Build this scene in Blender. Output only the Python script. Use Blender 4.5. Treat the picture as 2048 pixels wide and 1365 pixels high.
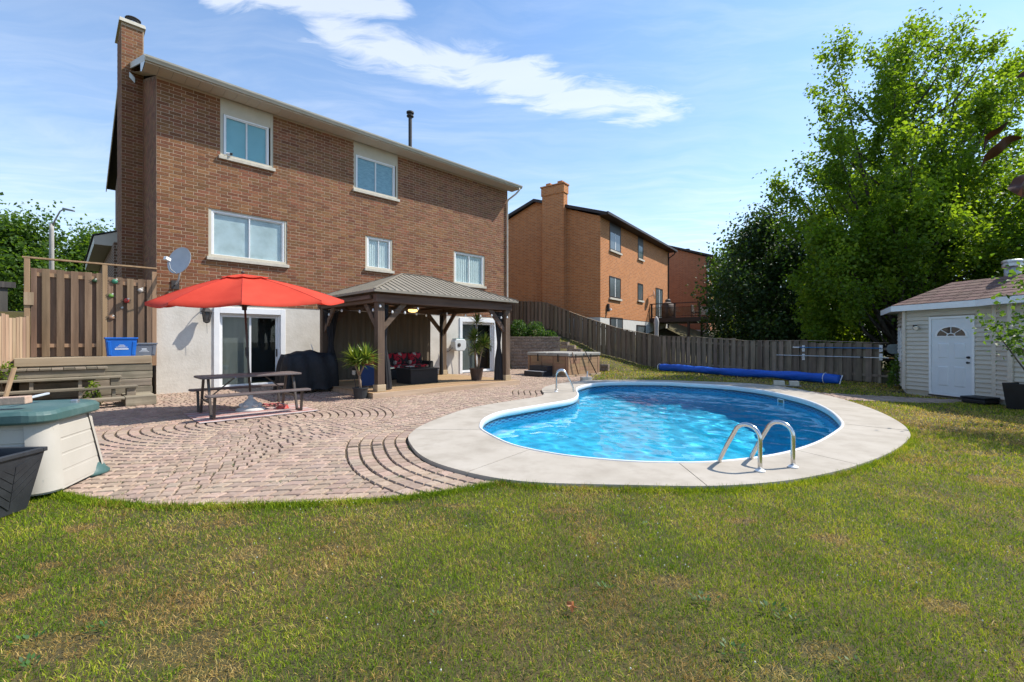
import bpy, bmesh, math, random
import numpy as np
from mathutils import Vector, Matrix, geometry

random.seed(7)
RNG = np.random.default_rng(7)
R = math.radians
S5 = math.sqrt(.5)
for o in list(bpy.data.objects):
    bpy.data.objects.remove(o)
scn = bpy.context.scene
COL = scn.collection

# ------------------------------------------------------------------ camera
EYE = 1.5            # eye height in metres
FPX = 900.0          # focal length in photo pixels (2048 wide)
cam_d = bpy.data.cameras.new('camera')
cam = bpy.data.objects.new('camera', cam_d)
COL.objects.link(cam)
cam.location = (0, 0, EYE)
cam.rotation_euler = (R(90), 0, 0)
cam_d.sensor_width = 36
cam_d.lens = 36 * FPX / 2048
cam_d.shift_y = 2.5 / 2048 * -1
cam_d.clip_start = .05
cam_d.clip_end = 3000
scn.camera = cam

# ------------------------------------------------------------------ light
SUN_AZ = R(15.5)     # angle from +X towards +Y
SUN_EL = R(50)
sd = Vector((math.cos(SUN_EL) * math.cos(SUN_AZ), math.cos(SUN_EL) * math.sin(SUN_AZ), math.sin(SUN_EL)))
sun_l = bpy.data.lights.new('sun', 'SUN')
sun_l.energy = 4.1
sun_l.angle = R(.5)
sun_l.color = (1, .94, .85)
sun = bpy.data.objects.new('sun', sun_l)
sun.rotation_euler = sd.to_track_quat('Z', 'Y').to_euler()
sun.location = (30, 10, 40)
COL.objects.link(sun)

world = bpy.data.worlds.new('World')
scn.world = world
world.use_nodes = True
wt = world.node_tree
wt.nodes.clear()


class NT:
    """tiny helper round a node tree"""
    def __init__(self, t):
        self.t = t

    def n(self, typ, ins=None, **props):
        nd = self.t.nodes.new(typ)
        for k, v in props.items():
            setattr(nd, k, v)
        for k, v in (ins or {}).items():
            s = nd.inputs[k]
            if isinstance(v, bpy.types.NodeSocket):
                self.t.links.new(v, s)
            else:
                s.default_value = v
        return nd

    def math(self, op, a, b=0.0, c=0.0, clamp=False):
        nd = self.n('ShaderNodeMath', {0: a, 1: b, 2: c}, operation=op)
        nd.use_clamp = clamp
        return nd.outputs[0]

    def ramp(self, fac, stops, interp='LINEAR'):
        nd = self.n('ShaderNodeValToRGB', {0: fac})
        cr = nd.color_ramp
        cr.interpolation = interp
        while len(cr.elements) < len(stops):
            cr.elements.new(.5)
        for e, (p, c) in zip(cr.elements, stops):
            e.position = p
            e.color = (c[0], c[1], c[2], 1) if not isinstance(c, (int, float)) else (c, c, c, 1)
        return nd.outputs[0]

    def mix(self, f, a, b, blend='MIX'):
        nd = self.n('ShaderNodeMix', None, data_type='RGBA', blend_type=blend)
        for s, v in ((nd.inputs[0], f), (nd.inputs[6], a), (nd.inputs[7], b)):
            if isinstance(v, bpy.types.NodeSocket):
                self.t.links.new(v, s)
            else:
                s.default_value = v if isinstance(v, (int, float)) else (*v[:3], 1)
        return nd.outputs[2]

    def noise(self, vec, scale, detail=4, rough=.55, dist=0.0):
        return self.n('ShaderNodeTexNoise', {'Vector': vec, 'Scale': scale, 'Detail': detail, 'Roughness': rough, 'Distortion': dist}).outputs[0]

    def mapping(self, vec, scale=(1, 1, 1), loc=(0, 0, 0), rot=(0, 0, 0)):
        return self.n('ShaderNodeMapping', {'Vector': vec, 'Location': loc, 'Rotation': rot, 'Scale': scale}).outputs[0]


def build_world():
    w = NT(wt)
    sky = w.n('ShaderNodeTexSky', None, sky_type='NISHITA', sun_disc=False)
    sky.sun_elevation = SUN_EL
    sky.sun_rotation = R(90) - SUN_AZ
    sky.air_density = 1.0
    sky.dust_density = .55
    sky.ozone_density = 2.2
    tc = w.n('ShaderNodeTexCoord').outputs['Generated']
    sx = w.n('ShaderNodeSeparateXYZ', {0: tc})
    zz = w.math('MAXIMUM', sx.outputs[2], .06)
    u = w.math('DIVIDE', sx.outputs[0], zz)
    v = w.math('DIVIDE', sx.outputs[1], zz)
    p = w.n('ShaderNodeCombineXYZ', {0: u, 1: v, 2: 0.0}).outputs[0]
    # thin high cirrus everywhere: stretched noise, drawn out along the wind
    warp = w.n('ShaderNodeTexNoise', {'Vector': p, 'Scale': 1.3, 'Detail': 3}).outputs[1]
    wv = w.n('ShaderNodeVectorMath', {0: warp, 1: (.5, .5, .5)}, operation='SUBTRACT').outputs[0]
    wv = w.n('ShaderNodeVectorMath', {0: wv, 'Scale': .55}, operation='SCALE').outputs[0]
    pw = w.n('ShaderNodeVectorMath', {0: p, 1: wv}, operation='ADD').outputs[0]
    st = w.mapping(pw, scale=(.9, 3.4, 1), rot=(0, 0, R(-17)))
    n1 = w.noise(st, 1.7, 9, .62)
    soft = w.noise(w.mapping(p, scale=(.35, .8, 1), rot=(0, 0, R(-12))), 1.0, 4, .5)
    thin = w.math('MULTIPLY', w.ramp(n1, [(.46, 0.0), (.80, 1.0)]), w.ramp(soft, [(.42, 0.0), (.66, 1.0)]))

    def streak(a, b, wid):
        # distance of (u, v) from the segment a-b of a real cloud bank at altitude
        ax, ay = a
        dx, dy = b[0] - a[0], b[1] - a[1]
        l2 = dx * dx + dy * dy
        t = w.math('ADD', w.math('MULTIPLY', w.math('SUBTRACT', u, ax), dx / l2), w.math('MULTIPLY', w.math('SUBTRACT', v, ay), dy / l2), clamp=True)
        ex = w.math('SUBTRACT', u, w.math('MULTIPLY_ADD', t, dx, ax))
        ey = w.math('SUBTRACT', v, w.math('MULTIPLY_ADD', t, dy, ay))
        d = w.math('SQRT', w.math('ADD', w.math('MULTIPLY', ex, ex), w.math('MULTIPLY', ey, ey)))
        return w.math('SUBTRACT', 1.0, w.math('DIVIDE', d, wid), clamp=True)
    s1 = streak((-.56, 1.53), (.06, 1.72), .19)
    s2 = streak((.0, 1.76), (.60, 1.96), .22)
    s3 = streak((-.86, 1.31), (-.36, 1.33), .10)
    wisp = w.noise(w.mapping(pw, scale=(1.5, 4.2, 1), rot=(0, 0, R(-22))), 2.2, 10, .64, .4)
    m = w.math('MAXIMUM', w.math('MAXIMUM', s1, s2), s3)
    bank = w.ramp(w.math('ADD', w.math('MULTIPLY', m, .50), w.math('MULTIPLY', wisp, 1.25)), [(.74, 0.0), (1.38, 1.0)])
    bank = w.math('MULTIPLY', bank, w.ramp(m, [(0.0, 0.0), (.3, 1.0)]))
    # broad pale veil low down
    veil = w.math('MULTIPLY', w.ramp(sx.outputs[2], [(.0, .8), (.16, .58), (.34, .28), (.6, .10)]), w.ramp(n1, [(.3, .55), (.7, 1.0)]))
    dens = w.math('MAXIMUM', w.math('MULTIPLY', thin, .26), w.math('MULTIPLY', bank, .54))
    dens = w.math('ADD', dens, w.math('MULTIPLY', veil, w.math('SUBTRACT', 1.0, dens)), clamp=True)
    skyc = w.n('ShaderNodeVectorMath', {0: sky.outputs[0], 'Scale': SKY_K}, operation='SCALE').outputs[0]
    tint = w.n('ShaderNodeVectorMath', {0: skyc, 1: SKY_TINT}, operation='MULTIPLY').outputs[0]
    col = w.mix(dens, tint, (4.9, 5.05, 5.2))
    bg = w.n('ShaderNodeBackground', {'Color': col, 'Strength': SKY_STR})
    out = w.n('ShaderNodeOutputWorld', {0: bg.outputs[0]})


SKY_STR = .15
SKY_K = .92
SKY_TINT = (.70, .95, 1.10)
build_world()
scn.view_settings.view_transform = 'Standard'
scn.view_settings.look = 'None'
scn.view_settings.gamma = 1
scn.view_settings.exposure = 0.7
scn.view_settings.use_curve_mapping = False
scn.render.engine = 'CYCLES'
scn.cycles.max_bounces = 8
scn.cycles.transparent_max_bounces = 16
scn.cycles.caustics_refractive = True
scn.cycles.caustics_reflective = False
scn.cycles.use_denoising = True
scn.cycles.sample_clamp_indirect = 6


# ------------------------------------------------------------------ helpers: places
def gp(px, py, z=0.0):
    """a point on the level z seen at a pixel of the photograph"""
    Z = (EYE - z) * FPX / (py - 680)
    return ((px - 1024) / FPX * Z, Z)


C0 = Vector((-9.787, 12.385, 0))       # rear left corner of the main house


def hw(x, y, z=0.0):
    """house frame (x along the rear wall, y into the house) to world"""
    return Vector((C0.x + S5 * x - S5 * y, C0.y + S5 * x + S5 * y, z))


def inpoly(P, poly):
    P = np.asarray(P, float).reshape(-1, 2)
    poly = np.asarray(poly, float)
    c = np.zeros(len(P), bool)
    x, y = P[:, 0], P[:, 1]
    j = len(poly) - 1
    for i in range(len(poly)):
        xi, yi = poly[i]
        xj, yj = poly[j]
        cond = ((yi > y) != (yj > y))
        with np.errstate(divide='ignore', invalid='ignore'):
            xc = (xj - xi) * (y - yi) / (yj - yi + 1e-12) + xi
        c ^= cond & (x < xc)
        j = i
    return c


def polydist(P, poly, closed=True):
    """distance of points from a polyline and the nearest points"""
    P = np.asarray(P, float).reshape(-1, 2)
    A = np.asarray(poly, float)
    B = np.roll(A, -1, 0)
    if not closed:
        A, B = A[:-1], B[:-1]
    best = np.full(len(P), 1e9)
    near = np.zeros_like(P)
    for a, b in zip(A, B):
        d = b - a
        t = np.clip(((P - a) @ d) / (d @ d + 1e-12), 0, 1)
        q = a + t[:, None] * d
        e = np.hypot(*(P - q).T)
        m = e < best
        best[m] = e[m]
        near[m] = q[m]
    return best, near


def smooth_closed(pts, n):
    """closed Catmull-Rom through pts resampled evenly to n points"""
    P = np.asarray(pts, float)
    out = []
    k = len(P)
    for i in range(k):
        p0, p1, p2, p3 = P[i - 1], P[i], P[(i + 1) % k], P[(i + 2) % k]
        for t in np.linspace(0, 1, 12, endpoint=False):
            out.append(.5 * ((2 * p1) + (-p0 + p2) * t + (2 * p0 - 5 * p1 + 4 * p2 - p3) * t ** 2 + (-p0 + 3 * p1 - 3 * p2 + p3) * t ** 3))
    out = np.array(out)
    for _ in range(6):
        out = (np.roll(out, 1, 0) + 2 * out + np.roll(out, -1, 0)) / 4
    L = np.r_[0, np.cumsum(np.hypot(*(np.roll(out, -1, 0) - out).T))]
    out = np.vstack([out, out[:1]])
    s = np.linspace(0, L[-1], n, endpoint=False)
    return np.c_[np.interp(s, L, out[:, 0]), np.interp(s, L, out[:, 1])]


def vnoise(x, y, seed=0):
    """smooth value noise 0..1"""
    x = np.asarray(x, float)
    y = np.asarray(y, float)
    xi = np.floor(x).astype(int)
    yi = np.floor(y).astype(int)
    xf = x - xi
    yf = y - yi
    xf = xf * xf * (3 - 2 * xf)
    yf = yf * yf * (3 - 2 * yf)

    def h(a, b):
        n = (a * 374761393 + b * 668265263 + seed * 974711) & 0x7fffffff
        n = ((n ^ (n >> 13)) * 1274126177) & 0x7fffffff
        return ((n ^ (n >> 16)) & 0xffff) / 65535.0
    return (h(xi, yi) * (1 - xf) + h(xi + 1, yi) * xf) * (1 - yf) + (h(xi, yi + 1) * (1 - xf) + h(xi + 1, yi + 1) * xf) * yf


def fbm(x, y, seed=0, octv=4):
    s = 0
    a = .5
    for i in range(octv):
        s = s + a * vnoise(x * 2 ** i, y * 2 ** i, seed + i)
        a *= .5
    return s / (1 - .5 ** octv)


# ------------------------------------------------------------------ helpers: meshes and things
class MB:
    def __init__(s):
        s.v = []
        s.f = []
        s.r = []

    def add(s, vs, fs, r=None):
        b = len(s.v)
        s.v += [tuple(p) for p in vs]
        s.f += [tuple(i + b for i in f) for f in fs]
        r = random.random() if r is None else r
        s.r += [r] * len(vs)
        return s

    def box(s, x0, x1, y0, y1, z0, z1, r=None):
        return s.add([(x0, y0, z0), (x1, y0, z0), (x1, y1, z0), (x0, y1, z0), (x0, y0, z1), (x1, y0, z1), (x1, y1, z1), (x0, y1, z1)],
                     [(0, 3, 2, 1), (4, 5, 6, 7), (0, 1, 5, 4), (1, 2, 6, 5), (2, 3, 7, 6), (3, 0, 4, 7)], r)

    def hexa(s, p, r=None):
        return s.add(p, [(0, 3, 2, 1), (4, 5, 6, 7), (0, 1, 5, 4), (1, 2, 6, 5), (2, 3, 7, 6), (3, 0, 4, 7)], r)

    def bar(s, a, b, w, h, up=(0, 0, 1), r=None):
        """a square bar from a to b, w wide, h high"""
        a, b = Vector(a), Vector(b)
        d = (b - a).normalized()
        up = Vector(up)
        if abs(d.dot(up)) > .98:
            up = Vector((1, 0, 0))
        sx = d.cross(up).normalized()
        uz = sx.cross(d).normalized()
        q = []
        for e in (a, b):
            q += [e - sx * w / 2 - uz * h / 2, e + sx * w / 2 - uz * h / 2, e + sx * w / 2 + uz * h / 2, e - sx * w / 2 + uz * h / 2]
        return s.add(q, [(0, 1, 2, 3), (7, 6, 5, 4), (0, 4, 5, 1), (1, 5, 6, 2), (2, 6, 7, 3), (3, 7, 4, 0)], r)

    def tube(s, pts, rad, n=8, cap=True, r=None):
        pts = [Vector(p) for p in pts]
        k = len(pts)
        rad = rad if isinstance(rad, (list, tuple)) else [rad] * k
        vs = []
        prev = None
        for i, p in enumerate(pts):
            d = (pts[min(i + 1, k - 1)] - pts[max(i - 1, 0)])
            d = d.normalized() if d.length > 1e-9 else Vector((0, 0, 1))
            if prev is None:
                a = d.orthogonal().normalized()
            else:
                a = prev - d * prev.dot(d)
                a = a.normalized() if a.length > 1e-6 else d.orthogonal().normalized()
            prev = a
            b = d.cross(a)
            for j in range(n):
                t = 2 * math.pi * j / n
                vs.append(p + (a * math.cos(t) + b * math.sin(t)) * rad[i])
        fs = []
        for i in range(k - 1):
            for j in range(n):
                j2 = (j + 1) % n
                fs.append((i * n + j, i * n + j2, (i + 1) * n + j2, (i + 1) * n + j))
        if cap:
            fs.append(tuple(range(n - 1, -1, -1)))
            fs.append(tuple((k - 1) * n + j for j in range(n)))
        return s.add(vs, fs, r)

    def lathe(s, prof, n=16, c=(0, 0, 0), r=None, sx=1, sy=1):
        vs = []
        for (q, z) in prof:
            for j in range(n):
                t = 2 * math.pi * j / n
                vs.append((c[0] + q * math.cos(t) * sx, c[1] + q * math.sin(t) * sy, c[2] + z))
        fs = []
        for i in range(len(prof) - 1):
            for j in range(n):
                j2 = (j + 1) % n
                fs.append((i * n + j, i * n + j2, (i + 1) * n + j2, (i + 1) * n + j))
        fs.append(tuple(range(n - 1, -1, -1)))
        fs.append(tuple((len(prof) - 1) * n + j for j in range(n)))
        return s.add(vs, fs, r)

    def prism(s, poly, z0, z1, r=None):
        n = len(poly)
        return s.add([(p[0], p[1], z0) for p in poly] + [(p[0], p[1], z1) for p in poly],
                     [tuple(range(n - 1, -1, -1)), tuple(range(n, 2 * n))] + [(i, (i + 1) % n, n + (i + 1) % n, n + i) for i in range(n)], r)

    def mesh(s, name):
        me = bpy.data.meshes.new(name)
        me.from_pydata(s.v, [], s.f)
        a = me.attributes.new('rnd', 'FLOAT', 'POINT')
        a.data.foreach_set('value', s.r)
        return me

    def build(s, name, mat, parent=None, smooth=False, bevel=0, loc=None, rot=None):
        return obj(name, s.mesh(name), mat, parent, smooth, bevel, loc, rot)


def obj(name, me, mat, parent=None, smooth=False, bevel=0, loc=None, rot=None):
    if mat is not None and not me.materials:
        me.materials.append(mat)
    if smooth:
        me.polygons.foreach_set('use_smooth', [True] * len(me.polygons))
    o = bpy.data.objects.new(name, me)
    COL.objects.link(o)
    if parent is not None:
        o.parent = parent
    if loc is not None:
        o.location = loc
    if rot is not None:
        o.rotation_euler = rot
    if bevel:
        m = o.modifiers.new('bevel', 'BEVEL')
        m.width = bevel
        m.segments = 2
        m.limit_method = 'ANGLE'
        m.angle_limit = R(40)
    if smooth == 'auto':
        pass
    return o


def tag(o, label=None, cat=None, group=None, kind=None):
    if label:
        o['label'] = label
    if cat:
        o['category'] = cat
    if group:
        o['group'] = group
    if kind:
        o['kind'] = kind
    return o


def thing(name, label, cat, loc=(0, 0, 0), rz=0.0, group=None):
    o = bpy.data.objects.new(name, None)
    COL.objects.link(o)
    o.location = loc
    o.rotation_euler = (0, 0, rz)
    o.empty_display_size = .2
    return tag(o, label, cat, group)


def copy_tree(o, parent=None):
    c = o.copy()
    COL.objects.link(c)
    c.parent = parent
    for ch in list(o.children):
        copy_tree(ch, c)
    return c


def npmesh(name, V, faces_n, idx, rnd=None, attrs=None, smooth=False):
    """mesh from numpy: V (n,3), idx flat loop indices, faces_n corners per face"""
    me = bpy.data.meshes.new(name)
    nf = len(idx) // faces_n
    me.vertices.add(len(V))
    me.vertices.foreach_set('co', np.ascontiguousarray(V, np.float32).ravel())
    me.loops.add(len(idx))
    me.loops.foreach_set('vertex_index', np.ascontiguousarray(idx, np.int32))
    me.polygons.add(nf)
    me.polygons.foreach_set('loop_start', np.arange(0, len(idx), faces_n, dtype=np.int32))
    me.polygons.foreach_set('loop_total', np.full(nf, faces_n, np.int32))
    if smooth:
        me.polygons.foreach_set('use_smooth', np.ones(nf, bool))
    for k, a in dict(attrs or {}, **({'rnd': rnd} if rnd is not None else {})).items():
        at = me.attributes.new(k, 'FLOAT', 'POINT')
        at.data.foreach_set('value', np.ascontiguousarray(a, np.float32))
    me.update(calc_edges=True)
    return me


# ------------------------------------------------------------------ materials
def newmat(name):
    m = bpy.data.materials.new(name)
    m.use_nodes = True
    t = NT(m.node_tree)
    return m, t, m.node_tree.nodes['Principled BSDF']


def rnd_value(t):
    """a random number per piece: vertex attribute of joined pieces plus object random"""
    a = t.n('ShaderNodeAttribute', None, attribute_name='rnd').outputs['Fac']
    b = t.n('ShaderNodeObjectInfo').outputs['Random']
    return t.math('FRACT', t.math('ADD', a, b))


def MAT(name, cols, scale=6, stretch=(1, 1, 1), rough=.7, bump=.15, bscale=None, vary=.0, metal=0, spec=.4, detail=6, coord='Object', dist=.01, hue=0.0, dirt=None, sheen=0, rvar=.12):
    """cols: two to four colours spread over a noise; vary: brightness change from piece to piece"""
    m, t, b = newmat(name)
    tc = t.n('ShaderNodeTexCoord').outputs[coord]
    rv = rnd_value(t)
    off = t.n('ShaderNodeCombineXYZ', {0: t.math('MULTIPLY', rv, 37.0), 1: t.math('MULTIPLY', rv, 17.0), 2: t.math('MULTIPLY', rv, 71.0)}).outputs[0]
    if vary:
        tc = t.n('ShaderNodeVectorMath', {0: tc, 1: off}, operation='ADD').outputs[0]
    v = t.mapping(tc, scale=stretch)
    n = t.noise(v, scale, detail, .6)
    k = len(cols)
    c = t.ramp(n, [(.28 + .44 * i / max(1, k - 1), cc) for i, cc in enumerate(cols)])
    if dirt:
        dn = t.noise(tc, dirt[1], 5, .65)
        c = t.mix(t.ramp(dn, [(.48, 0.0), (.72, dirt[2])]), c, dirt[0])
    if vary:
        f = t.math('MULTIPLY_ADD', rv, 2 * vary, 1 - vary)
        hs = t.n('ShaderNodeHueSaturation', {'Color': c, 'Value': f, 'Hue': t.math('MULTIPLY_ADD', t.math('FRACT', t.math('MULTIPLY', rv, 7.3)), 2 * hue, .5 - hue)})
        c = hs.outputs[0]
    t.t.links.new(c, b.inputs['Base Color'])
    rn = t.math('MULTIPLY_ADD', n, rvar * 2, rough - rvar, clamp=True)
    t.t.links.new(rn, b.inputs['Roughness'])
    b.inputs['Metallic'].default_value = metal
    b.inputs['Specular IOR Level'].default_value = spec
    if sheen:
        b.inputs['Sheen Weight'].default_value = sheen
    if bump:
        bn = t.noise(v, bscale or scale * 3, 5, .6)
        bp = t.n('ShaderNodeBump', {'Strength': bump, 'Distance': dist, 'Height': bn})
        t.t.links.new(bp.outputs[0], b.inputs['Normal'])
    return m


def WOOD(name, cols, axis=2, vary=.25, rough=.8, bump=.35, scale=9, dirt=None):
    st = [1.0, 1.0, 1.0]
    st[axis] = .07
    return MAT(name, cols, scale=scale, stretch=tuple(st), rough=rough, bump=bump, bscale=scale * 5, vary=vary, hue=.012, dirt=dirt, dist=.004, detail=8)


def brick_tex(name, c1, c2, mortar, bw, bh, mo, dark=.5):
    """courses too far away to pick apart, on any wall of the object (x+y runs along, z up)"""
    m, t, b = newmat(name)
    tc = t.n('ShaderNodeTexCoord').outputs['Object']
    s = t.n('ShaderNodeSeparateXYZ', {0: tc})
    vec = t.n('ShaderNodeCombineXYZ', {0: t.math('ADD', s.outputs[0], s.outputs[1]), 1: s.outputs[2], 2: 0.0}).outputs[0]
    br = t.n('ShaderNodeTexBrick', {'Vector': vec, 'Color1': (*c1, 1), 'Color2': (*c2, 1), 'Mortar': (*mortar, 1), 'Scale': 1.0, 'Mortar Size': mo, 'Mortar Smooth': .2, 'Bias': 0.0, 'Brick Width': bw, 'Row Height': bh})
    br.offset = .35
    nz = t.noise(vec, 1.1, 5, .6)
    c = t.mix(t.ramp(nz, [(.35, .25), (.7, 0.0)]), br.outputs[0], (c1[0] * dark, c1[1] * dark, c1[2] * dark))
    t.t.links.new(c, b.inputs['Base Color'])
    b.inputs['Roughness'].default_value = .9
    b.inputs['Specular IOR Level'].default_value = .2
    bp = t.n('ShaderNodeBump', {'Strength': .5, 'Distance': .01, 'Height': t.math('SUBTRACT', 1.0, br.outputs['Fac'])})
    t.t.links.new(bp.outputs[0], b.inputs['Normal'])
    return m


def GLASS(name, tint=(.9, .95, .95), ior=1.5, rough=0.0, see=1.0):
    """clear pane: straight-through light plus a Fresnel reflection"""
    m, t, b = newmat(name)
    m.node_tree.nodes.remove(b)
    fr = t.n('ShaderNodeFresnel', {'IOR': ior}).outputs[0]
    bk = t.n('ShaderNodeNewGeometry').outputs['Backfacing']
    fr = t.math('MULTIPLY', fr, t.math('SUBTRACT', 1.0, bk))
    tr = t.n('ShaderNodeBsdfTransparent', {'Color': (*tint, 1)}).outputs[0]
    gl = t.n('ShaderNodeBsdfGlossy', {'Color': (1, 1, 1, 1), 'Roughness': rough}).outputs[0]
    mx = t.n('ShaderNodeMixShader', {0: fr, 1: tr, 2: gl}).outputs[0]
    out = [x for x in m.node_tree.nodes if x.type == 'OUTPUT_MATERIAL'][0]
    t.t.links.new(mx, out.inputs[0])
    return m


def LEAF(name, stops, trans=.45, rough=.5, shade=None):
    m, t, b = newmat(name)
    a = t.n('ShaderNodeAttribute', None, attribute_name='rnd').outputs['Fac']
    c = t.ramp(a, stops)
    t.t.links.new(c, b.inputs['Base Color'])
    b.inputs['Roughness'].default_value = rough
    b.inputs['Specular IOR Level'].default_value = .35
    tl = t.n('ShaderNodeBsdfTranslucent', {'Color': t.mix(1.0, c, (1.75, 1.65, .5), 'MULTIPLY')}).outputs[0]
    out = [x for x in m.node_tree.nodes if x.type == 'OUTPUT_MATERIAL'][0]
    mx = t.n('ShaderNodeMixShader', {0: trans, 1: b.outputs[0], 2: tl}).outputs[0]
    t.t.links.new(mx, out.inputs[0])
    return m


white_vinyl = MAT('white_vinyl', [(.74, .75, .75), (.82, .82, .81)], 4, rough=.4, bump=.03)
beige_trim = MAT('beige_trim', [(.50, .46, .36), (.57, .52, .42)], 3, rough=.6, bump=.05)
cream_alu = MAT('cream_aluminium', [(.56, .50, .41), (.64, .58, .49)], 3, rough=.45, bump=.03)
gutter_mat = MAT('gutter_paint', [(.40, .37, .29), (.48, .44, .35)], 3, rough=.4, bump=.03)
stone_sill = MAT('stone_sill', [(.46, .42, .34), (.60, .56, .47)], 8, rough=.85, bump=.15)
stucco = MAT('stucco', [(.54, .50, .43), (.63, .59, .52), (.66, .62, .55)], 1.6, rough=.9, bump=.5, bscale=14, dist=.012, dirt=((.42, .38, .31), 1.1, .4))
mortar = MAT('mortar', [(.40, .30, .205), (.48, .37, .265)], 9, rough=.95, bump=.2)
black_metal = MAT('black_metal', [(.018, .018, .02), (.04, .038, .036)], 8, rough=.5, bump=.05)
dark_iron = MAT('dark_iron', [(.03, .027, .025), (.06, .05, .045)], 8, rough=.6, bump=.1)
galvanised = MAT('galvanised', [(.36, .38, .40), (.52, .54, .56)], 9, rough=.4, bump=.05, metal=.8)
steel = MAT('stainless_steel', [(.55, .54, .52), (.68, .67, .65)], 3, stretch=(1, 1, .2), rough=.22, bump=.02, metal=1.0, rvar=.06)
glass = GLASS('window_glass')
dark_room = MAT('dark_room', [(.012, .012, .013), (.02, .02, .02)], 2, rough=.9, bump=0)
asphalt = MAT('roof_shingle_dark', [(.04, .038, .036), (.08, .075, .07)], 30, rough=.95, bump=.3)
# ================================================================== ground
IN_PX = [(962.5, 859), (985, 872.5), (1018.6, 888), (1063.5, 899.5), (1119.7, 909.6), (1187, 917.4), (1277, 924), (1380, 925.5), (1443, 923),
         (1520.6, 914.7), (1581.5, 903), (1637.8, 884), (1673, 863), (1686, 851.4), (1682, 839.7), (1661, 821), (1626, 804.5), (1579, 791.6),
         (1520.6, 780), (1450, 771.7), (1380, 767.5), (1322, 764.5), (1232, 764.3), (1187, 767), (1158, 773.7), (1151.5, 780), (1155, 789.4),
         (1142, 799.5), (1090.5, 808.5), (1030, 818.6), (996, 825), (969, 836.6), (960, 850)]
OUT_PX = [(817, 880), (835, 905), (870, 925), (930, 943), (1000, 957), (1080, 965), (1180, 968), (1300, 970.5), (1400, 972), (1500, 968), (1600, 957),
          (1700, 935), (1780, 905), (1815, 880), (1820, 866), (1800, 845), (1750, 820), (1690, 800), (1640, 788), (1590, 777), (1530, 769.5),
          (1480, 766), (1400, 763), (1320, 760.5), (1254, 760), (1200, 760.3), (1160, 762), (1120, 767), (1097, 771.5), (1083, 779), (1088, 788),
          (1075, 794), (1030, 800.6), (940, 816), (880, 836), (840, 853), (820, 868)]
DZ = .03
inner = smooth_closed([gp(x, y, DZ) for x, y in IN_PX], 260)
outer = smooth_closed([gp(x, y, DZ) for x, y in OUT_PX], 260)
WATER_Z = -.215


def zt(x, y):
    x = np.asarray(x, float)
    y = np.asarray(y, float)
    u = -(x - 7.8) * .78 + (y - 24) * .62
    g = np.interp(u, [0, 1, 2.2, 3.4, 4.5, 5.9, 6.8, 9], [.0, .15, .46, .69, 1.23, 1.68, 2.16, 2.3])
    ye = np.where(x < -.3, x + 23.0, np.interp(x, [-.3, -.2, 2.6, 5, 8], [22.7, 23.55, 23.55, 21.7, 19]))
    wd = np.interp(x, [2.4, 3.2], [.2, 1.2])
    m = np.clip((y - ye) / wd, 0, 1)
    m = m * m * (3 - 2 * m)
    far = np.clip((y - 27) / 14, 0, 1)
    far = far * far * (3 - 2 * far) * np.clip((x - 4) / 4, 0, 1) * 1.25
    return -.03 + g * m + far


def axis(segs):
    out = []
    for a, b, s in segs:
        out += list(np.arange(a, b, s))
    return np.array(out + [segs[-1][1]])


ground_m, t, b = newmat('lawn_soil_and_thatch')
pos = t.n('ShaderNodeNewGeometry').outputs['Position']
n1 = t.noise(pos, .8, 4, .6)
n2 = t.noise(pos, 9.0, 6, .7)
c = t.mix(t.ramp(n1, [(.35, 0.0), (.65, 1.0)]), (.055, .060, .014), (.11, .080, .026))
c = t.mix(t.ramp(n2, [(.40, 0.0), (.72, .8)]), c, (.05, .035, .018))
t.t.links.new(c, b.inputs['Base Color'])
b.inputs['Roughness'].default_value = .95
t.t.links.new(t.n('ShaderNodeBump', {'Strength': .7, 'Distance': .02, 'Height': t.noise(pos, 22.0, 6, .7)}).outputs[0], b.inputs['Normal'])


def build_ground():
    xs = axis([(-420, -60, 60), (-60, -14, 4), (-14, 15, .25), (15, 60, 3), (60, 421, 60)])
    ys = axis([(-120, -4, 20), (-4, 1, 1), (1, 32, .25), (32, 60, 2), (60, 120, 10), (120, 900, 120)])
    X, Y = np.meshgrid(xs, ys)
    Z = zt(X, Y)
    P = np.c_[X.ravel(), Y.ravel()]
    d, _ = polydist(P, outer[::4])
    ins = inpoly(P, outer) & (d > .3)
    z = Z.ravel()
    z[ins] = -3.2
    nx, ny = len(xs), len(ys)
    i = (np.arange(ny - 1)[:, None] * nx + np.arange(nx - 1)).ravel()
    idx = np.c_[i, i + 1, i + nx + 1, i + nx].ravel()
    me = npmesh('lawn', np.c_[P, z], 4, idx, smooth=True)
    return tag(obj('lawn', me, ground_m), kind='structure')


build_ground()

# ------------------------------------------------------------------ pool deck of cast concrete slabs
concrete = MAT('pool_deck_concrete', [(.33, .29, .235), (.40, .355, .295), (.445, .40, .338)], 1.3, rough=.85, bump=.25, bscale=40, dist=.003, dirt=((.30, .26, .21), 3.1, .6), coord='Object')
JOINTS = [((1358, 926), (1415, 972)), ((1600, 902), (1716, 929)), ((1052, 902), (951, 938)), ((960, 859), (815, 859)), ((980, 823.5), (930, 817)), ((1686, 848), (1822, 862)), ((1560, 787), (1605, 779)), ((1240, 764), (1238, 759)), ((1152, 782), (1080, 781))]


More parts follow.
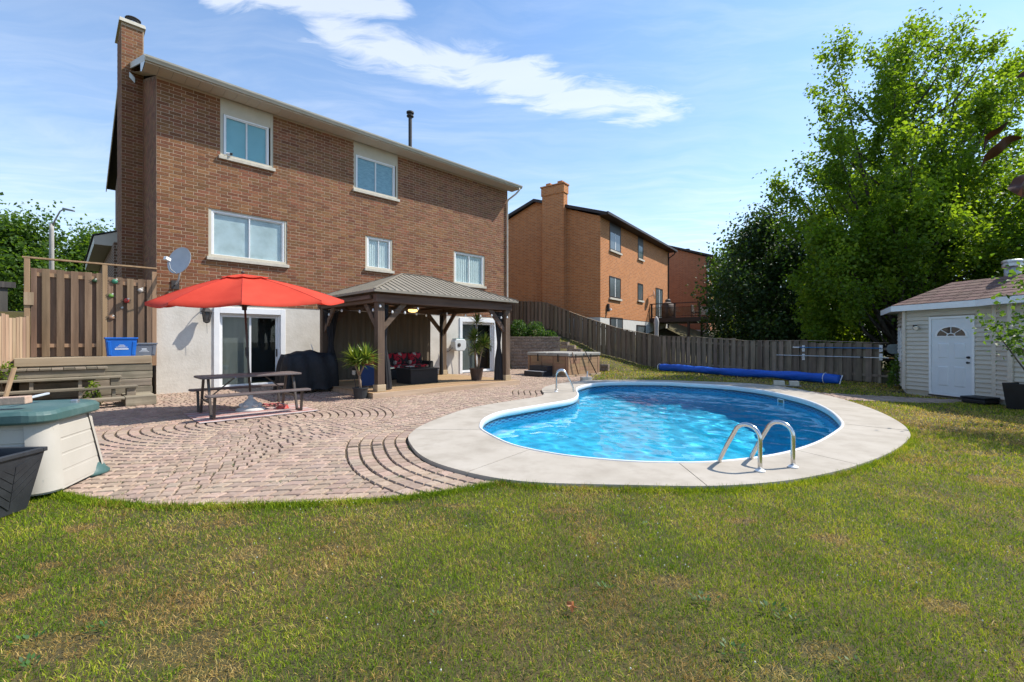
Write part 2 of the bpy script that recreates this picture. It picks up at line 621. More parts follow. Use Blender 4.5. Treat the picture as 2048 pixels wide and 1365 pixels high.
def build_deck():
    root = tag(thing('pool_deck', None, None), kind='structure')
    V = [Vector(p) for p in inner] + [Vector(p) for p in outer]
    n = len(inner)
    E = [(i, (i + 1) % n) for i in range(n)] + [(n + i, n + (i + 1) % n) for i in range(n)]
    strips = []
    for a, c in JOINTS:
        a = Vector(gp(*a, DZ))
        c = Vector(gp(*c, DZ))
        d = (c - a).normalized()
        q = Vector((-d.y, d.x)) * .005
        a2, c2 = a - d * .12, c + d * .3
        for s in (-1, 1):
            k = len(V)
            V += [a2 + q * s, c2 + q * s]
            E.append((k, k + 1))
        strips.append((a, d, (c - a).length))
    r = geometry.delaunay_2d_cdt(V, E, [], 0, 1e-5)
    vs, fs = np.array([tuple(p) for p in r[0]]), r[2]
    cen = np.array([vs[list(f)].mean(0) for f in fs])
    ok = inpoly(cen, outer) & ~inpoly(cen, inner)
    for a, d, L in strips:
        rel = cen - np.array(a)
        along = rel @ np.array(d)
        off = np.abs(rel @ np.array((-d.y, d.x)))
        ok &= ~((off < .0049) & (along > -.2) & (along < L + .4))
    keep = [i for i in range(len(fs)) if ok[i]]
    emap = {}
    for i in keep:
        f = fs[i]
        for j in range(3):
            emap.setdefault(frozenset((f[j], f[(j + 1) % 3])), []).append(i)
    seen = {}
    for i in keep:
        if i in seen:
            continue
        g = len(set(seen.values()))
        st = [i]
        seen[i] = g
        while st:
            k = st.pop()
            f = fs[k]
            for j in range(3):
                for o in emap[frozenset((f[j], f[(j + 1) % 3]))]:
                    if o not in seen:
                        seen[o] = g
                        st.append(o)
    for g in sorted(set(seen.values())):
        tri = [fs[i] for i in keep if seen[i] == g]
        if len(tri) < 4:
            continue
        mb = MB()
        vm = {}
        dz = random.uniform(-.002, .002)
        loc = []
        for f in tri:
            for q in f:
                if q not in vm:
                    vm[q] = len(loc)
                    loc.append(vs[q])
        k = len(loc)
        top = [(p[0], p[1], DZ + dz) for p in loc]
        bot = [(p[0], p[1], -.14) for p in loc]
        F = []
        cnt = {}
        for f in tri:
            a = [vm[q] for q in f]
            ar = (loc[a[1]][0] - loc[a[0]][0]) * (loc[a[2]][1] - loc[a[0]][1]) - (loc[a[1]][1] - loc[a[0]][1]) * (loc[a[2]][0] - loc[a[0]][0])
            if ar < 0:
                a = a[::-1]
            F.append(tuple(a))
            for j in range(3):
                cnt.setdefault(frozenset((a[j], a[(j + 1) % 3])), []).append((a[j], a[(j + 1) % 3]))
        for e in cnt.values():
            if len(e) == 1:
                a, c = e[0]
                F.append((c, a, a + k, c + k))
        mb.add(top + bot, F)
        mb.build('slab', concrete, root)


build_deck()

# ------------------------------------------------------------------ pool
liner_m, t, b = newmat('vinyl_liner')
pos = t.n('ShaderNodeNewGeometry').outputs['Position']
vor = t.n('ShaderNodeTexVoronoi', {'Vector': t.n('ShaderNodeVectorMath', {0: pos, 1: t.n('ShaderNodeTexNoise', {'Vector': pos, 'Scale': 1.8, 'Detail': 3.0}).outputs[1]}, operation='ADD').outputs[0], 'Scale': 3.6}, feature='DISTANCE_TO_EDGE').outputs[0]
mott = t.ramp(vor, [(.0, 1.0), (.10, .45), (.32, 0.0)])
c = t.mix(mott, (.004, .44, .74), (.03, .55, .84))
t.t.links.new(c, b.inputs['Base Color'])
b.inputs['Roughness'].default_value = .5
band_m, t, b = newmat('liner_border_print')
at = t.n('ShaderNodeAttribute', None, attribute_name='rnd').outputs['Fac']
geo = t.n('ShaderNodeNewGeometry').outputs['Position']
z = t.n('ShaderNodeSeparateXYZ', {0: geo}).outputs[2]
wv = t.math('SINE', t.math('MULTIPLY', at, 2 * math.pi * 120))
wv2 = t.math('SINE', t.math('MULTIPLY_ADD', z, 95.0, .6))
f = t.ramp(t.math('MULTIPLY_ADD', t.math('MULTIPLY', wv, wv2), .5, .5), [(.38, 0.0), (.5, 1.0)])
c = t.mix(f, (.008, .07, .20), (.045, .24, .40))
t.t.links.new(c, b.inputs['Base Color'])
b.inputs['Roughness'].default_value = .45

water_m, t, b = newmat('pool_water')
b.inputs['Base Color'].default_value = (1, 1, 1, 1)
b.inputs['Roughness'].default_value = 0
b.inputs['IOR'].default_value = 1.333
b.inputs['Transmission Weight'].default_value = 1
coping_m = MAT('white_coping', [(.74, .74, .73), (.80, .80, .79)], 5, rough=.35, bump=.03)


def offset_closed(P, d):
    T = np.roll(P, -1, 0) - np.roll(P, 1, 0)
    T /= np.hypot(*T.T)[:, None]
    N = np.c_[T[:, 1], -T[:, 0]]
    if ((np.roll(P, -1, 0) - P) * np.c_[P[:, 1], -P[:, 0]]).sum() < 0:
        pass
    area = .5 * np.sum(P[:, 0] * np.roll(P[:, 1], -1) - np.roll(P[:, 0], -1) * P[:, 1])
    return P + N * d * (1 if area > 0 else -1)


def ring_mesh(name, rings, mat, parent, smooth=True):
    n = len(rings[0][0])
    V = np.vstack([np.c_[p, np.full(n, z)] for p, z in rings])
    idx = []
    for k in range(len(rings) - 1):
        i = np.arange(n)
        j = (i + 1) % n
        idx.append(np.c_[k * n + i, k * n + j, (k + 1) * n + j, (k + 1) * n + i])
    r = np.tile(np.arange(n) / n, len(rings))
    return obj(name, npmesh(name, V, 4, np.vstack(idx).ravel(), rnd=r, smooth=smooth), mat, parent)


def build_pool():
    root = tag(thing('pool_basin', None, None), kind='structure')
    ring_mesh('coping', [(offset_closed(inner, .012), DZ - .012), (offset_closed(inner, .012), DZ + .006), (offset_closed(inner, .004), DZ + .011), (offset_closed(inner, -.018), DZ + .009), (offset_closed(inner, -.034), DZ - .006), (offset_closed(inner, -.036), DZ - .03), (offset_closed(inner, -.03), -.075), (offset_closed(inner, -.012), -.088), (offset_closed(inner, .006), -.09)], coping_m, root)
    ring_mesh('liner_border', [(inner, -.085), (inner, -.205), (inner, -.24)], band_m, root)
    ring_mesh('liner_wall', [(inner, -.24), (inner, -1.05), (offset_closed(inner, -.05), -1.12)], liner_m, root)
    n = len(inner)
    gx, gy = np.meshgrid(np.arange(-1.2, 9.2, .2), np.arange(4.8, 17, .2))
    G = np.c_[gx.ravel(), gy.ravel()]
    dg, _ = polydist(G, inner[::2])
    G = G[inpoly(G, inner) & (dg > .12)]
    rr = geometry.delaunay_2d_cdt([Vector(p) for p in inner] + [Vector(p) for p in G], [(i, (i + 1) % n) for i in range(n)], [], 0, 1e-5)
    vs = np.array([tuple(p) for p in rr[0]])
    fs = np.array([f for f in rr[2]])
    fs = fs[inpoly(vs[fs].mean(1), inner)]
    # deep end to the right, shallow ledge all round
    de, _ = polydist(vs, inner[::2])
    deep = np.clip((vs[:, 0] + (vs[:, 1] - 7) * .12 - 4.0) / .9, 0, 1) * np.clip((de - .0) / .9, 0, 1)
    V = np.c_[vs, -1.1 - 1.15 * deep]
    obj('liner_floor', npmesh('liner_floor', V, 3, fs.ravel(), smooth=True), liner_m, root)
    # rippled water sheet
    Pw = offset_closed(inner, .004)
    gx, gy = np.meshgrid(np.arange(-1.2, 9.2, .05), np.arange(4.8, 17, .05))
    gx = gx + .025 * (np.arange(gx.shape[0]) % 2)[:, None]
    G = np.c_[gx.ravel(), gy.ravel()]
    dg, _ = polydist(G, Pw[::2])
    G = G[inpoly(G, Pw) & (dg > .03)]
    rr = geometry.delaunay_2d_cdt([Vector(p) for p in Pw] + [Vector(p) for p in G], [(i, (i + 1) % n) for i in range(n)], [], 0, 1e-5)
    vs = np.array([tuple(p) for p in rr[0]])
    fs = np.array([f for f in rr[2]])
    fs = fs[inpoly(vs[fs].mean(1), Pw)]
    ar = (vs[fs[:, 1], 0] - vs[fs[:, 0], 0]) * (vs[fs[:, 2], 1] - vs[fs[:, 0], 1]) - (vs[fs[:, 1], 1] - vs[fs[:, 0], 1]) * (vs[fs[:, 2], 0] - vs[fs[:, 0], 0])
    fs[ar < 0] = fs[ar < 0][:, ::-1]
    hx, hy = vs[:, 0], vs[:, 1]
    hgt = np.zeros(len(vs))
    wr = np.random.default_rng(17)
    for k in range(26):
        lam = wr.uniform(.22, .95)
        th = wr.normal(.5, .9)
        hgt += lam * .0042 * np.sin(2 * math.pi * (hx * math.cos(th) + hy * math.sin(th)) / lam + wr.uniform(0, 6.28))
    hgt *= .42
    wobj = tag(obj('pool_water', npmesh('pool_water', np.c_[vs, WATER_Z + hgt], 3, fs.ravel(), smooth=True), water_m), kind='structure')
    wobj.cycles.is_caustics_caster = True
    sun_l.cycles.is_caustics_light = True
    for ch in root.children:
        ch.cycles.is_caustics_receiver = True
    # skimmer mouth in the far wall
    i = int(np.argmin(np.hypot(inner[:, 0] - gp(1560, 788, DZ)[0], inner[:, 1] - gp(1560, 788, DZ)[1])))
    p = Vector((*inner[i], 0))
    tn = Vector((*(inner[(i + 1) % n] - inner[i - 1]), 0)).normalized()
    nn = Vector((-tn.y, tn.x, 0))
    if nn.dot(Vector((0, 12, 0)) - p + Vector((4, 0, 0))) < 0:
        nn = -nn
    sk = MB()
    for s in (-1, 1):
        sk.bar(p + tn * s * .14 + nn * .012 + Vector((0, 0, -.26)), p + tn * s * .14 + nn * .012 + Vector((0, 0, -.115)), .025, .02, up=nn)
    sk.bar(p - tn * .15 + nn * .012 + Vector((0, 0, -.12)), p + tn * .15 + nn * .012 + Vector((0, 0, -.12)), .02, .025)
    sk.build('skimmer_frame', white_vinyl, root)
    MB().bar(p - tn * .13 + nn * .006 + Vector((0, 0, -.19)), p + tn * .13 + nn * .006 + Vector((0, 0, -.19)), .006, .13).build('skimmer_flap', MAT('skimmer_flap', [(.10, .13, .10), (.2, .22, .16)], 8), root)


build_pool()

# ------------------------------------------------------------------ patio of tumbled concrete pavers
PATIO = [gp(1015, 960), gp(930, 975), gp(850, 987), gp(770, 996), gp(670, 1002), gp(560, 1006), gp(430, 1009), gp(310, 1009), gp(210, 1001), gp(130, 987), (-5.0, 4.75), (-6.6, 5.4), (-8.6, 6.8), (-10.6, 9.0), (-11.6, 10.6),
         (-10.4, 12.0), (-9.6, 12.7), (-.1, 22.2), (.0, 23.4), (1.6, 23.4), (3.4, 20.2), (3.2, 18.0), (2.75, 16.6), (2.4, 15.0), (3, 13), (4, 9), (2, 5.2)]
PATH = [gp(1600, 781), gp(1650, 786), gp(1720, 790), gp(1860, 797), (11.4, 11.2), gp(1900, 806), gp(1860, 806), gp(1740, 801.5), gp(1690, 800), gp(1640, 795), gp(1600, 790)]
CC = np.array((-4.8, 8.5))
paver_m = MAT('paver_concrete', [(.275, .186, .135), (.35, .252, .188), (.41, .305, .235)], 22, rough=.92, bump=.5, bscale=60, vary=.17, hue=.012, dist=.003, dirt=((.27, .235, .205), 2.0, .4))
sand_m, t, b = newmat('joint_sand')
pos = t.n('ShaderNodeNewGeometry').outputs['Position']
c = t.ramp(t.noise(pos, 3.5, 6, .7), [(.32, (.045, .035, .022)), (.55, (.10, .07, .04)), (.75, (.07, .075, .025))])
t.t.links.new(c, b.inputs['Base Color'])
b.inputs['Roughness'].default_value = .95
BORDER = .165
NB = 5


def clip_half(poly, p0, n):
    """keep the side of the line through p0 that n points to"""
    out = []
    k = len(poly)
    for i in range(k):
        a, c = poly[i], poly[(i + 1) % k]
        da, dc = (a - p0) @ n, (c - p0) @ n
        if da >= 0:
            out.append(a)
        if (da >= 0) != (dc >= 0):
            out.append(a + (c - a) * (da / (da - dc)))
    return out


def build_patio():
    root = thing('patio', None, None)
    tag(root, kind='structure')
    path = thing('garden_path', None, None)
    tag(path, kind='structure')
    for nm, poly, r in (('joint_sand', PATIO, root), ('joint_sand', PATH, path)):
        tri = geometry.tessellate_polygon([[Vector((p[0], p[1], 0)) for p in poly]])
        # leave the pool open: drop nothing near, the deck and basin stand above it
        mb = MB()
        V = [Vector(p) for p in poly]
        n = len(V)
        k = n
        V += [Vector(p) for p in outer[::2]]
        m = len(V) - n
        E = [(i, (i + 1) % n) for i in range(n)] + [(n + i, n + (i + 1) % m) for i in range(m)]
        rr = geometry.delaunay_2d_cdt(V, E, [], 0, 1e-5)
        vs = np.array([tuple(p) for p in rr[0]])
        cen = np.array([vs[list(f)].mean(0) for f in rr[2]])
        ok = inpoly(cen, poly) & ~inpoly(cen, outer)
        F = []
        for f, o in zip(rr[2], ok):
            if o:
                a = [vs[q] for q in f]
                ar = (a[1][0] - a[0][0]) * (a[2][1] - a[0][1]) - (a[1][1] - a[0][1]) * (a[2][0] - a[0][0])
                F.append(tuple(f) if ar > 0 else tuple(f[::-1]))
        mb.add([(p[0], p[1], -.022) for p in vs], F)
        mb.build(nm, sand_m, r)
    quads = []          # each a list of 2D corner arrays
    rin = random.Random(3)
    # rows that follow the pool deck
    for k in range(NB):
        cur = offset_closed(outer, .03 + (k + .5) * BORDER)
        L = np.hypot(*(np.roll(cur, -1, 0) - cur).T)
        tot = L.sum()
        cum = np.r_[0, np.cumsum(L)]
        cl = np.vstack([cur, cur[:1]])
        s = rin.random() * .1
        while s < tot:
            w = rin.choice((.115, .13, .155, .17, .2))
            q = []
            for e in (s, min(s + w, tot)):
                p = np.array((np.interp(e, cum, cl[:, 0]), np.interp(e, cum, cl[:, 1])))
                e2 = (e + .02) % tot
                p2 = np.array((np.interp(e2, cum, cl[:, 0]), np.interp(e2, cum, cl[:, 1])))
                tn = (p2 - p) / (np.hypot(*(p2 - p)) + 1e-9)
                nm = np.array((tn[1], -tn[0]))
                q.append((p - nm * (BORDER / 2 - .003), p + nm * (BORDER / 2 - .003)))
            quads.append(([q[0][0], q[0][1], q[1][1], q[1][0]], 'b'))
            s += w
    # rings round the table circle; on the left they run on to the lawn
    rr = .07
    while rr < 9.6:
        r0, r1 = rr, rr + .15
        rm = (r0 + r1) / 2
        a = rin.random() * 6.28
        end = a + 2 * math.pi
        while a < end - .2 * .12 / rm:
            w = rin.choice((.12, .14, .16, .185)) / rm
            a2 = min(a + w, end)
            c = [CC + np.array((math.cos(x), math.sin(x))) * q for x, q in ((a, r0 + .004), (a, r1 - .004), (a2, r1 - .004), (a2, r0 + .004))]
            m = sum(c) / 4
            if rm < 2.45 or m[0] < -3.05:
                if rm >= 2.45:
                    c = clip_half(c, np.array((-3.12, 0.)), np.array((-1., 0.)))
                if len(c) >= 3:
                    quads.append((c, 'r'))
            a = a2
        rr = r1
    # running rows elsewhere
    y = 4.0
    row = 0
    while y < 23.4:
        x = -3.3 - rin.random() * .2
        while x < 4.5:
            w = rin.choice((.125, .15, .16, .19, .21))
            sk = .03
            c = [np.array(p) for p in ((x + sk, y + .155), (x, y), (x + w, y), (x + w + sk, y + .155))]
            # rows turn with the house further back
            c = [np.array((p[0], p[1] + .10 * (p[0] + 1))) for p in c]
            m = sum(c) / 4
            rc = np.hypot(*(m - CC))
            if rc > 2.3 and m[0] > -3.3:
                dv = (m - CC) / rc
                c = clip_half(c, CC + dv * 2.475, dv)
                if len(c) >= 3:
                    c = clip_half(c, np.array((-3.11, 0.)), np.array((1., 0.)))
                if len(c) >= 3:
                    quads.append((c, 'x'))
            x += w
        y += .155
        row += 1
    # path to the shed
    for iy in range(60):
        x = 8.2 + rin.random() * .2
        while x < 11.6:
            w = rin.choice((.14, .17, .2))
            y0 = 10.0 + iy * .155
            quads.append(([np.array(p) for p in ((x, y0 + .155), (x, y0), (x + w, y0), (x + w, y0 + .155))], 'p'))
            x += w
    cen = np.array([sum(c) / len(c) for c, _ in quads])
    dd, near = polydist(cen, outer)
    insd = inpoly(cen, outer)
    inpat = inpoly(cen, PATIO)
    inpath = inpoly(cen, PATH)
    pd_, pn_ = polydist(cen, np.array(PATIO[:12]), closed=False)
    pieces = []
    lim = .03 + NB * BORDER
    for i, (c, k) in enumerate(quads):
        if insd[i]:
            continue
        if k == 'p':
            if not inpath[i]:
                continue
        elif not inpat[i] and not (k in 'rxb' and pd_[i] < .12):
            continue
        if k != 'p' and pd_[i] < .2:
            nv = cen[i] - pn_[i]
            L_ = np.hypot(*nv)
            if L_ > 1e-4:
                nv = nv / L_ * (1 if inpat[i] else -1)
                c = clip_half(c, pn_[i], nv)
                if len(c) < 3:
                    continue
        if k == 'p' and dd[i] < .08:
            continue
        if k in 'rx':
            if dd[i] < lim - .1:
                continue
            nv = cen[i] - near[i]
            nv = nv / np.hypot(*nv)
            c = clip_half(c, near[i] + nv * (lim + .005), nv)
            if len(c) < 3:
                continue
        P = np.array(c)
        ar = .5 * np.sum(P[:, 0] * np.roll(P[:, 1], -1) - np.roll(P[:, 0], -1) * P[:, 1])
        if abs(ar) < .0015:
            continue
        if ar < 0:
            P = P[::-1]
        pieces.append((P, k))

    def paver(P):
        m = P.mean(0)
        n = len(P)
        # drop doubled corners
        d = P - m
        L = np.hypot(*d.T)[:, None]
        out = m + d * (1 - .0105 / np.maximum(L, .01) * 1.3)
        top = m + d * (1 - .0190 / np.maximum(L, .02) * 1.3)
        jit = RNG.normal(0, .0018, top.shape)
        tz = random.gauss(0, .0015)
        tilt = RNG.normal(0, .008, 2)
        V = [(p[0], p[1], -.03) for p in out] + [(p[0] + j[0], p[1] + j[1], -.013 + tz) for p, j in zip(out, jit)] + [(p[0] + j[0], p[1] + j[1], tz + (p - m) @ tilt) for p, j in zip(top, jit)]
        F = [tuple(2 * n + i for i in range(n))]
        for a in (0, 1):
            F += [(a * n + i, a * n + (i + 1) % n, (a + 1) * n + (i + 1) % n, (a + 1) * n + i) for i in range(n)]
        return V, F
    order = sorted(range(len(pieces)), key=lambda i: np.hypot(*pieces[i][0].mean(0)))
    order = [i for i in order]
    vis = [i for i in order if abs(pieces[i][0].mean(0)[0]) < 1.12 * pieces[i][0].mean(0)[1] and not (pieces[i][0].mean(0)[0] < -4.35 and pieces[i][0].mean(0)[1] < 5.3)]
    single = set(vis[:300])
    rest, rest2 = MB(), MB()
    for i, (P, k) in enumerate(pieces):
        m = P.mean(0)
        if i in single:
            V, F = paver(P)
            MB().add([(v[0] - m[0], v[1] - m[1], v[2]) for v in V], F, 0.0).build('paver', paver_m, root, loc=(m[0], m[1], 0))
        else:
            (rest2 if k == 'p' else rest).add(*paver(P))
    tag(rest.build('paver_field', paver_m, root), kind='stuff')
    tag(rest2.build('paver_field', paver_m, path), kind='stuff')


build_patio()

# ------------------------------------------------------------------ grass
grass_m, t, b = newmat('grass_blades')
ra = t.n('ShaderNodeAttribute', None, attribute_name='rnd').outputs['Fac']
dr = t.n('ShaderNodeAttribute', None, attribute_name='dry').outputs['Fac']
g = t.ramp(ra, [(0.0, (.055, .120, .006)), (.35, (.132, .226, .010)), (.7, (.305, .375, .018)), (1.0, (.58, .55, .055))])
dcol = t.ramp(ra, [(0.0, (.24, .13, .040)), (.5, (.48, .30, .10)), (1.0, (.68, .50, .22))])
c = t.mix(dr, g, dcol)
t.t.links.new(c, b.inputs['Base Color'])
b.inputs['Roughness'].default_value = .6
b.inputs['Specular IOR Level'].default_value = .15
tl = t.n('ShaderNodeBsdfTranslucent', {'Color': t.mix(1.0, c, (1.2, 1.2, .5), 'MULTIPLY')}).outputs[0]
mx = t.n('ShaderNodeMixShader', {0: .35, 1: b.outputs[0], 2: tl}).outputs[0]
t.t.links.new(mx, [x for x in grass_m.node_tree.nodes if x.type == 'OUTPUT_MATERIAL'][0].inputs[0])
# burnt patches one can see in the lawn (photo places): px, py, half width, half depth in metres
PATCH = [(400, 1290, .085, .11), (320, 1305, .10, .07), (460, 1045, .15, .06), (360, 1055, .06, .04), (665, 1093, .09, .05), (495, 1105, .09, .09), (230, 1140, .07, .06), (100, 1128, .08, .05),
         (190, 1225, .07, .06), (420, 1345, .12, .08), (110, 1290, .14, .10), (160, 1055, .10, .06), (20, 1190, .08, .1), (1660, 1075, .10, .06), (1950, 905, .25, .12), (1985, 960, .2, .14), (1420, 1190, .09, .05), (1650, 1300, .11, .07),
         (1130, 1020, .16, .06), (1350, 1160, .10, .06), (1560, 1350, .12, .06), (1880, 1210, .12, .08), (900, 1010, .14, .04), (650, 1035, .10, .04), (1880, 830, .4, .2), (1480, 1040, .10, .05)]


def build_grass():
    parts = []

    def zone(y0, y1, dens, xlim=1.25, x0=-1e9, x1=1e9):
        area = xlim * (y1 * y1 - y0 * y0)
        n = int(area * dens)
        Y = np.sqrt(RNG.random(n) * (y1 * y1 - y0 * y0) + y0 * y0)
        X = (RNG.random(n) * 2 - 1) * xlim * Y
        m = (X > x0) & (X < x1)
        return X[m], Y[m]
    for y0, y1, dens, w, h, x0 in ((1.75, 2.7, 11500, .0032, .031, -9), (2.7, 3.6, 8800, .0038, .033, -9), (3.6, 5.0, 6000, .0046, .036, -9), (5.0, 7.5, 2600, .0070, .045, -9), (7.5, 11, 1100, .011, .05, 1.5), (11, 17, 420, .017, .055, 1.5), (17, 27, 130, .03, .07, 1.5)):
        X, Y = zone(y0, y1, dens, x0=x0)
        parts.append((X, Y, np.full(len(X), w), np.full(len(X), h)))
    # the lawn goes on beside and behind the viewer
    n_ = 190000
    X, Y = RNG.uniform(-7.5, 11, n_), RNG.uniform(-.5, 9, n_)
    m_ = (np.abs(X) > 1.25 * np.maximum(Y, 0)) | (Y < 1.75)
    m_ &= ~((X < -4.2) & (Y > 5.5))
    X, Y = X[m_], Y[m_]
    parts.append((X, Y, np.full(len(X), .0085), np.full(len(X), .045)))
    X = np.concatenate([p[0] for p in parts])
    Y = np.concatenate([p[1] for p in parts])
    W = np.concatenate([p[2] for p in parts])
    Hh = np.concatenate([p[3] for p in parts])
    # taller blades along the paving and the deck
    eX, eY = [], []
    for poly, n_, lim_ in ((outer, 9000, 9.0), (np.array(PATIO[:11]), 6500, 5.2)):
        A = np.asarray(poly)
        B = np.roll(A, -1, 0) if len(A) > 50 else A[1:]
        A = A if len(A) > 50 else A[:-1]
        ln = np.hypot(*(B - A).T) * (A[:, 1] < lim_)
        ii = RNG.choice(len(A), n_, p=ln / ln.sum())
        q = A[ii] + (B - A)[ii] * RNG.random(n_)[:, None]
        d_ = (B - A)[ii]
        d_ /= np.hypot(*d_.T)[:, None] + 1e-9
        nn_ = np.c_[d_[:, 1], -d_[:, 0]]
        tst = q + nn_ * .05
        flip = inpoly(tst, poly if len(A) > 50 else PATIO)
        nn_[flip] *= -1
        q = q + nn_ * (RNG.random(n_) ** 2 * .09 + .004)[:, None]
        eX.append(q[:, 0])
        eY.append(q[:, 1])
    ne = sum(len(q) for q in eX)
    X = np.concatenate([X, *eX])
    Y = np.concatenate([Y, *eY])
    W = np.concatenate([W, np.full(ne, .005)])
    Hh = np.concatenate([Hh, np.full(ne, .042)])
    P = np.c_[X, Y]
    edge = .02 * (RNG.random(len(X)) ** 2)
    ind = inpoly(P, outer)
    inp = inpoly(P, PATIO)
    inq = inpoly(P, PATH)
    near_edge = np.ones(len(X)) * 9
    sel = Y < 8
    d1, _ = polydist(P[sel], outer[::2])
    d2, _ = polydist(P[sel], np.array(PATIO))
    near_edge[sel] = np.minimum(d1, d2)
    keep = ~ind & ~inp & ~inq
    keep &= ~((X > 11.0) & (Y < 13.3) & (Y > 8.3) & (X > 11.1 + (12.7 - Y) * .14))     # shed floor
    fy = np.where(X > 7.8, 24 - (X - 7.8) * 1.7, 24 + (7.8 - X) * .795)                  # fence line
    keep &= Y < fy + .1
    keep &= ~((X < 4.0) & (Y > 16.5) & (np.abs((X - 2.26) * S5 + (Y - 19.6) * S5) < 1.15) & (np.abs(-(X - 2.26) * S5 + (Y - 19.6) * S5) < 1.2))
    dens_n = fbm(X * .9, Y * .9, 5)
    fine = fbm(X * 5.0, Y * 5.0, 11)
    big = fbm(X * .35, Y * .35, 23)
    dry = np.clip((fbm(X * 1.6 + 3, Y * 1.6, 31) - .46) * 3.2, 0, 1) * .55 + np.clip((fine - .52) * 4, 0, 1) * .35
    dry = dry + np.clip((big - .50) * 2.6, 0, .45) + np.clip((X - 3.5) * .05, 0, .25)
    burn = np.zeros(len(X))
    for px, py, a, c in PATCH:
        q = gp(px, py)
        e = ((X - q[0]) / a) ** 2 + ((Y - q[1]) / c) ** 2 + (fine - .5) * 3.0
        burn = np.maximum(burn, np.clip(1.9 - e * 1.0 + (fbm(X * 9, Y * 9, 3) - .5) * 2.5, 0, 1))
    lush = np.clip(1 - near_edge / .22, 0, 1)
    pd = np.clip(.06 + dry * .85 + burn * 1.0 - lush * .25, 0, .97)
    isdry = (RNG.random(len(X)) < pd).astype(float)
    isdry = np.clip(isdry * (.65 + .35 * RNG.random(len(X))) + .12 * dry, 0, 1)
    keep &= RNG.random(len(X)) > .25 * np.clip((dens_n - .5) * 4, 0, 1)
    X, Y, W, Hh, isdry, burn, lush, fine = [q[keep] for q in (X, Y, W, Hh, isdry, burn, lush, fine)]
    n = len(X)
    Hh = Hh * (.45 + .85 * RNG.random(n)) * (1 + .55 * lush) * (1 - .2 * burn) * (.8 + .4 * fine)
    W = W * (.7 + .6 * RNG.random(n))
    yaw = RNG.random(n) * 2 * math.pi
    lean = RNG.random(n) ** .7 * .95 + np.where(isdry > .5, .25, 0)
    ld = RNG.random(n) * 2 * math.pi
    z = zt(X, Y) + .012
    base = np.c_[X, Y, z]
    wv = np.c_[np.cos(yaw) * W, np.sin(yaw) * W, np.zeros(n)]
    dirv = np.c_[np.cos(ld) * np.sin(lean), np.sin(ld) * np.sin(lean), np.cos(lean)]
    mid = base + dirv * (Hh * .55)[:, None]
    dir2 = np.c_[np.cos(ld) * np.sin(np.minimum(lean * 1.7, 1.5)), np.sin(ld) * np.sin(np.minimum(lean * 1.7, 1.5)), np.cos(np.minimum(lean * 1.7, 1.5))]
    tip = mid + dir2 * (Hh * .5)[:, None]
    V = np.stack([base - wv * .5, base + wv * .5, mid + wv * .42, mid - wv * .42, tip], 1).reshape(-1, 3)
    k = np.arange(n) * 5
    tri = np.stack([k, k + 1, k + 2, k, k + 2, k + 3, k + 3, k + 2, k + 4], 1).reshape(-1)
    rv = np.clip(.62 * RNG.random(n) + .6 * (fbm(X * 2.6, Y * 2.6, 77) - .5) + .3 * (fbm(X * .7, Y * .7, 78) - .5) + .24 + RNG.normal(0, .1, n) + np.clip((X - 1) * .03, -.05, .15) - .05, 0, 1)
    me = npmesh('grass_blades', V, 3, tri, rnd=np.repeat(rv, 5), attrs={'dry': np.repeat(isdry, 5)})
    print('BLADES', n)
    tag(obj('lawn_grass', me, grass_m), 'short green and straw coloured grass of the lawn', 'grass', kind='stuff')


build_grass()
# ================================================================== the main house
HL, HD = 13.53, 13.5          # length of the rear wall, depth
STZ, EZ = 2.55, 8.78          # top of the stucco base, soffit
brick_m = MAT('brown_brick', [(.14, .055, .022), (.205, .086, .038), (.275, .126, .061)], 26, stretch=(1, 1, 2.2), rough=.9, bump=.6, bscale=70, vary=.25, hue=.012, dist=.004)
side_brick = brick_tex('brown_brick_far', (.185, .095, .056), (.14, .070, .042), (.5, .4, .3), .283, .0976, .011)
CRS = .0976
BRK = .283

house = thing('brick_house', 'brown brick three storey house with walkout basement behind the picnic table', 'house', C0, R(45))

OPEN = [  # x0, x1, z0, z1 on the rear wall (brick part)
    dict(k='upper', x0=1.51, x1=2.97, z0=6.92, z1=EZ), dict(k='upper', x0=5.69, x1=7.5, z0=6.92, z1=EZ),
    dict(k='lower', x0=1.21, x1=3.39, z0=3.87, z1=5.42), dict(k='lower', x0=6.14, x1=7.26, z0=4.08, z1=5.42), dict(k='lower', x0=10.25, x1=12.05, z0=3.88, z1=5.42)]
DOORS = [dict(x0=1.34, x1=3.34, z1=2.48), dict(x0=10.57, x1=12.79, z1=2.48)]


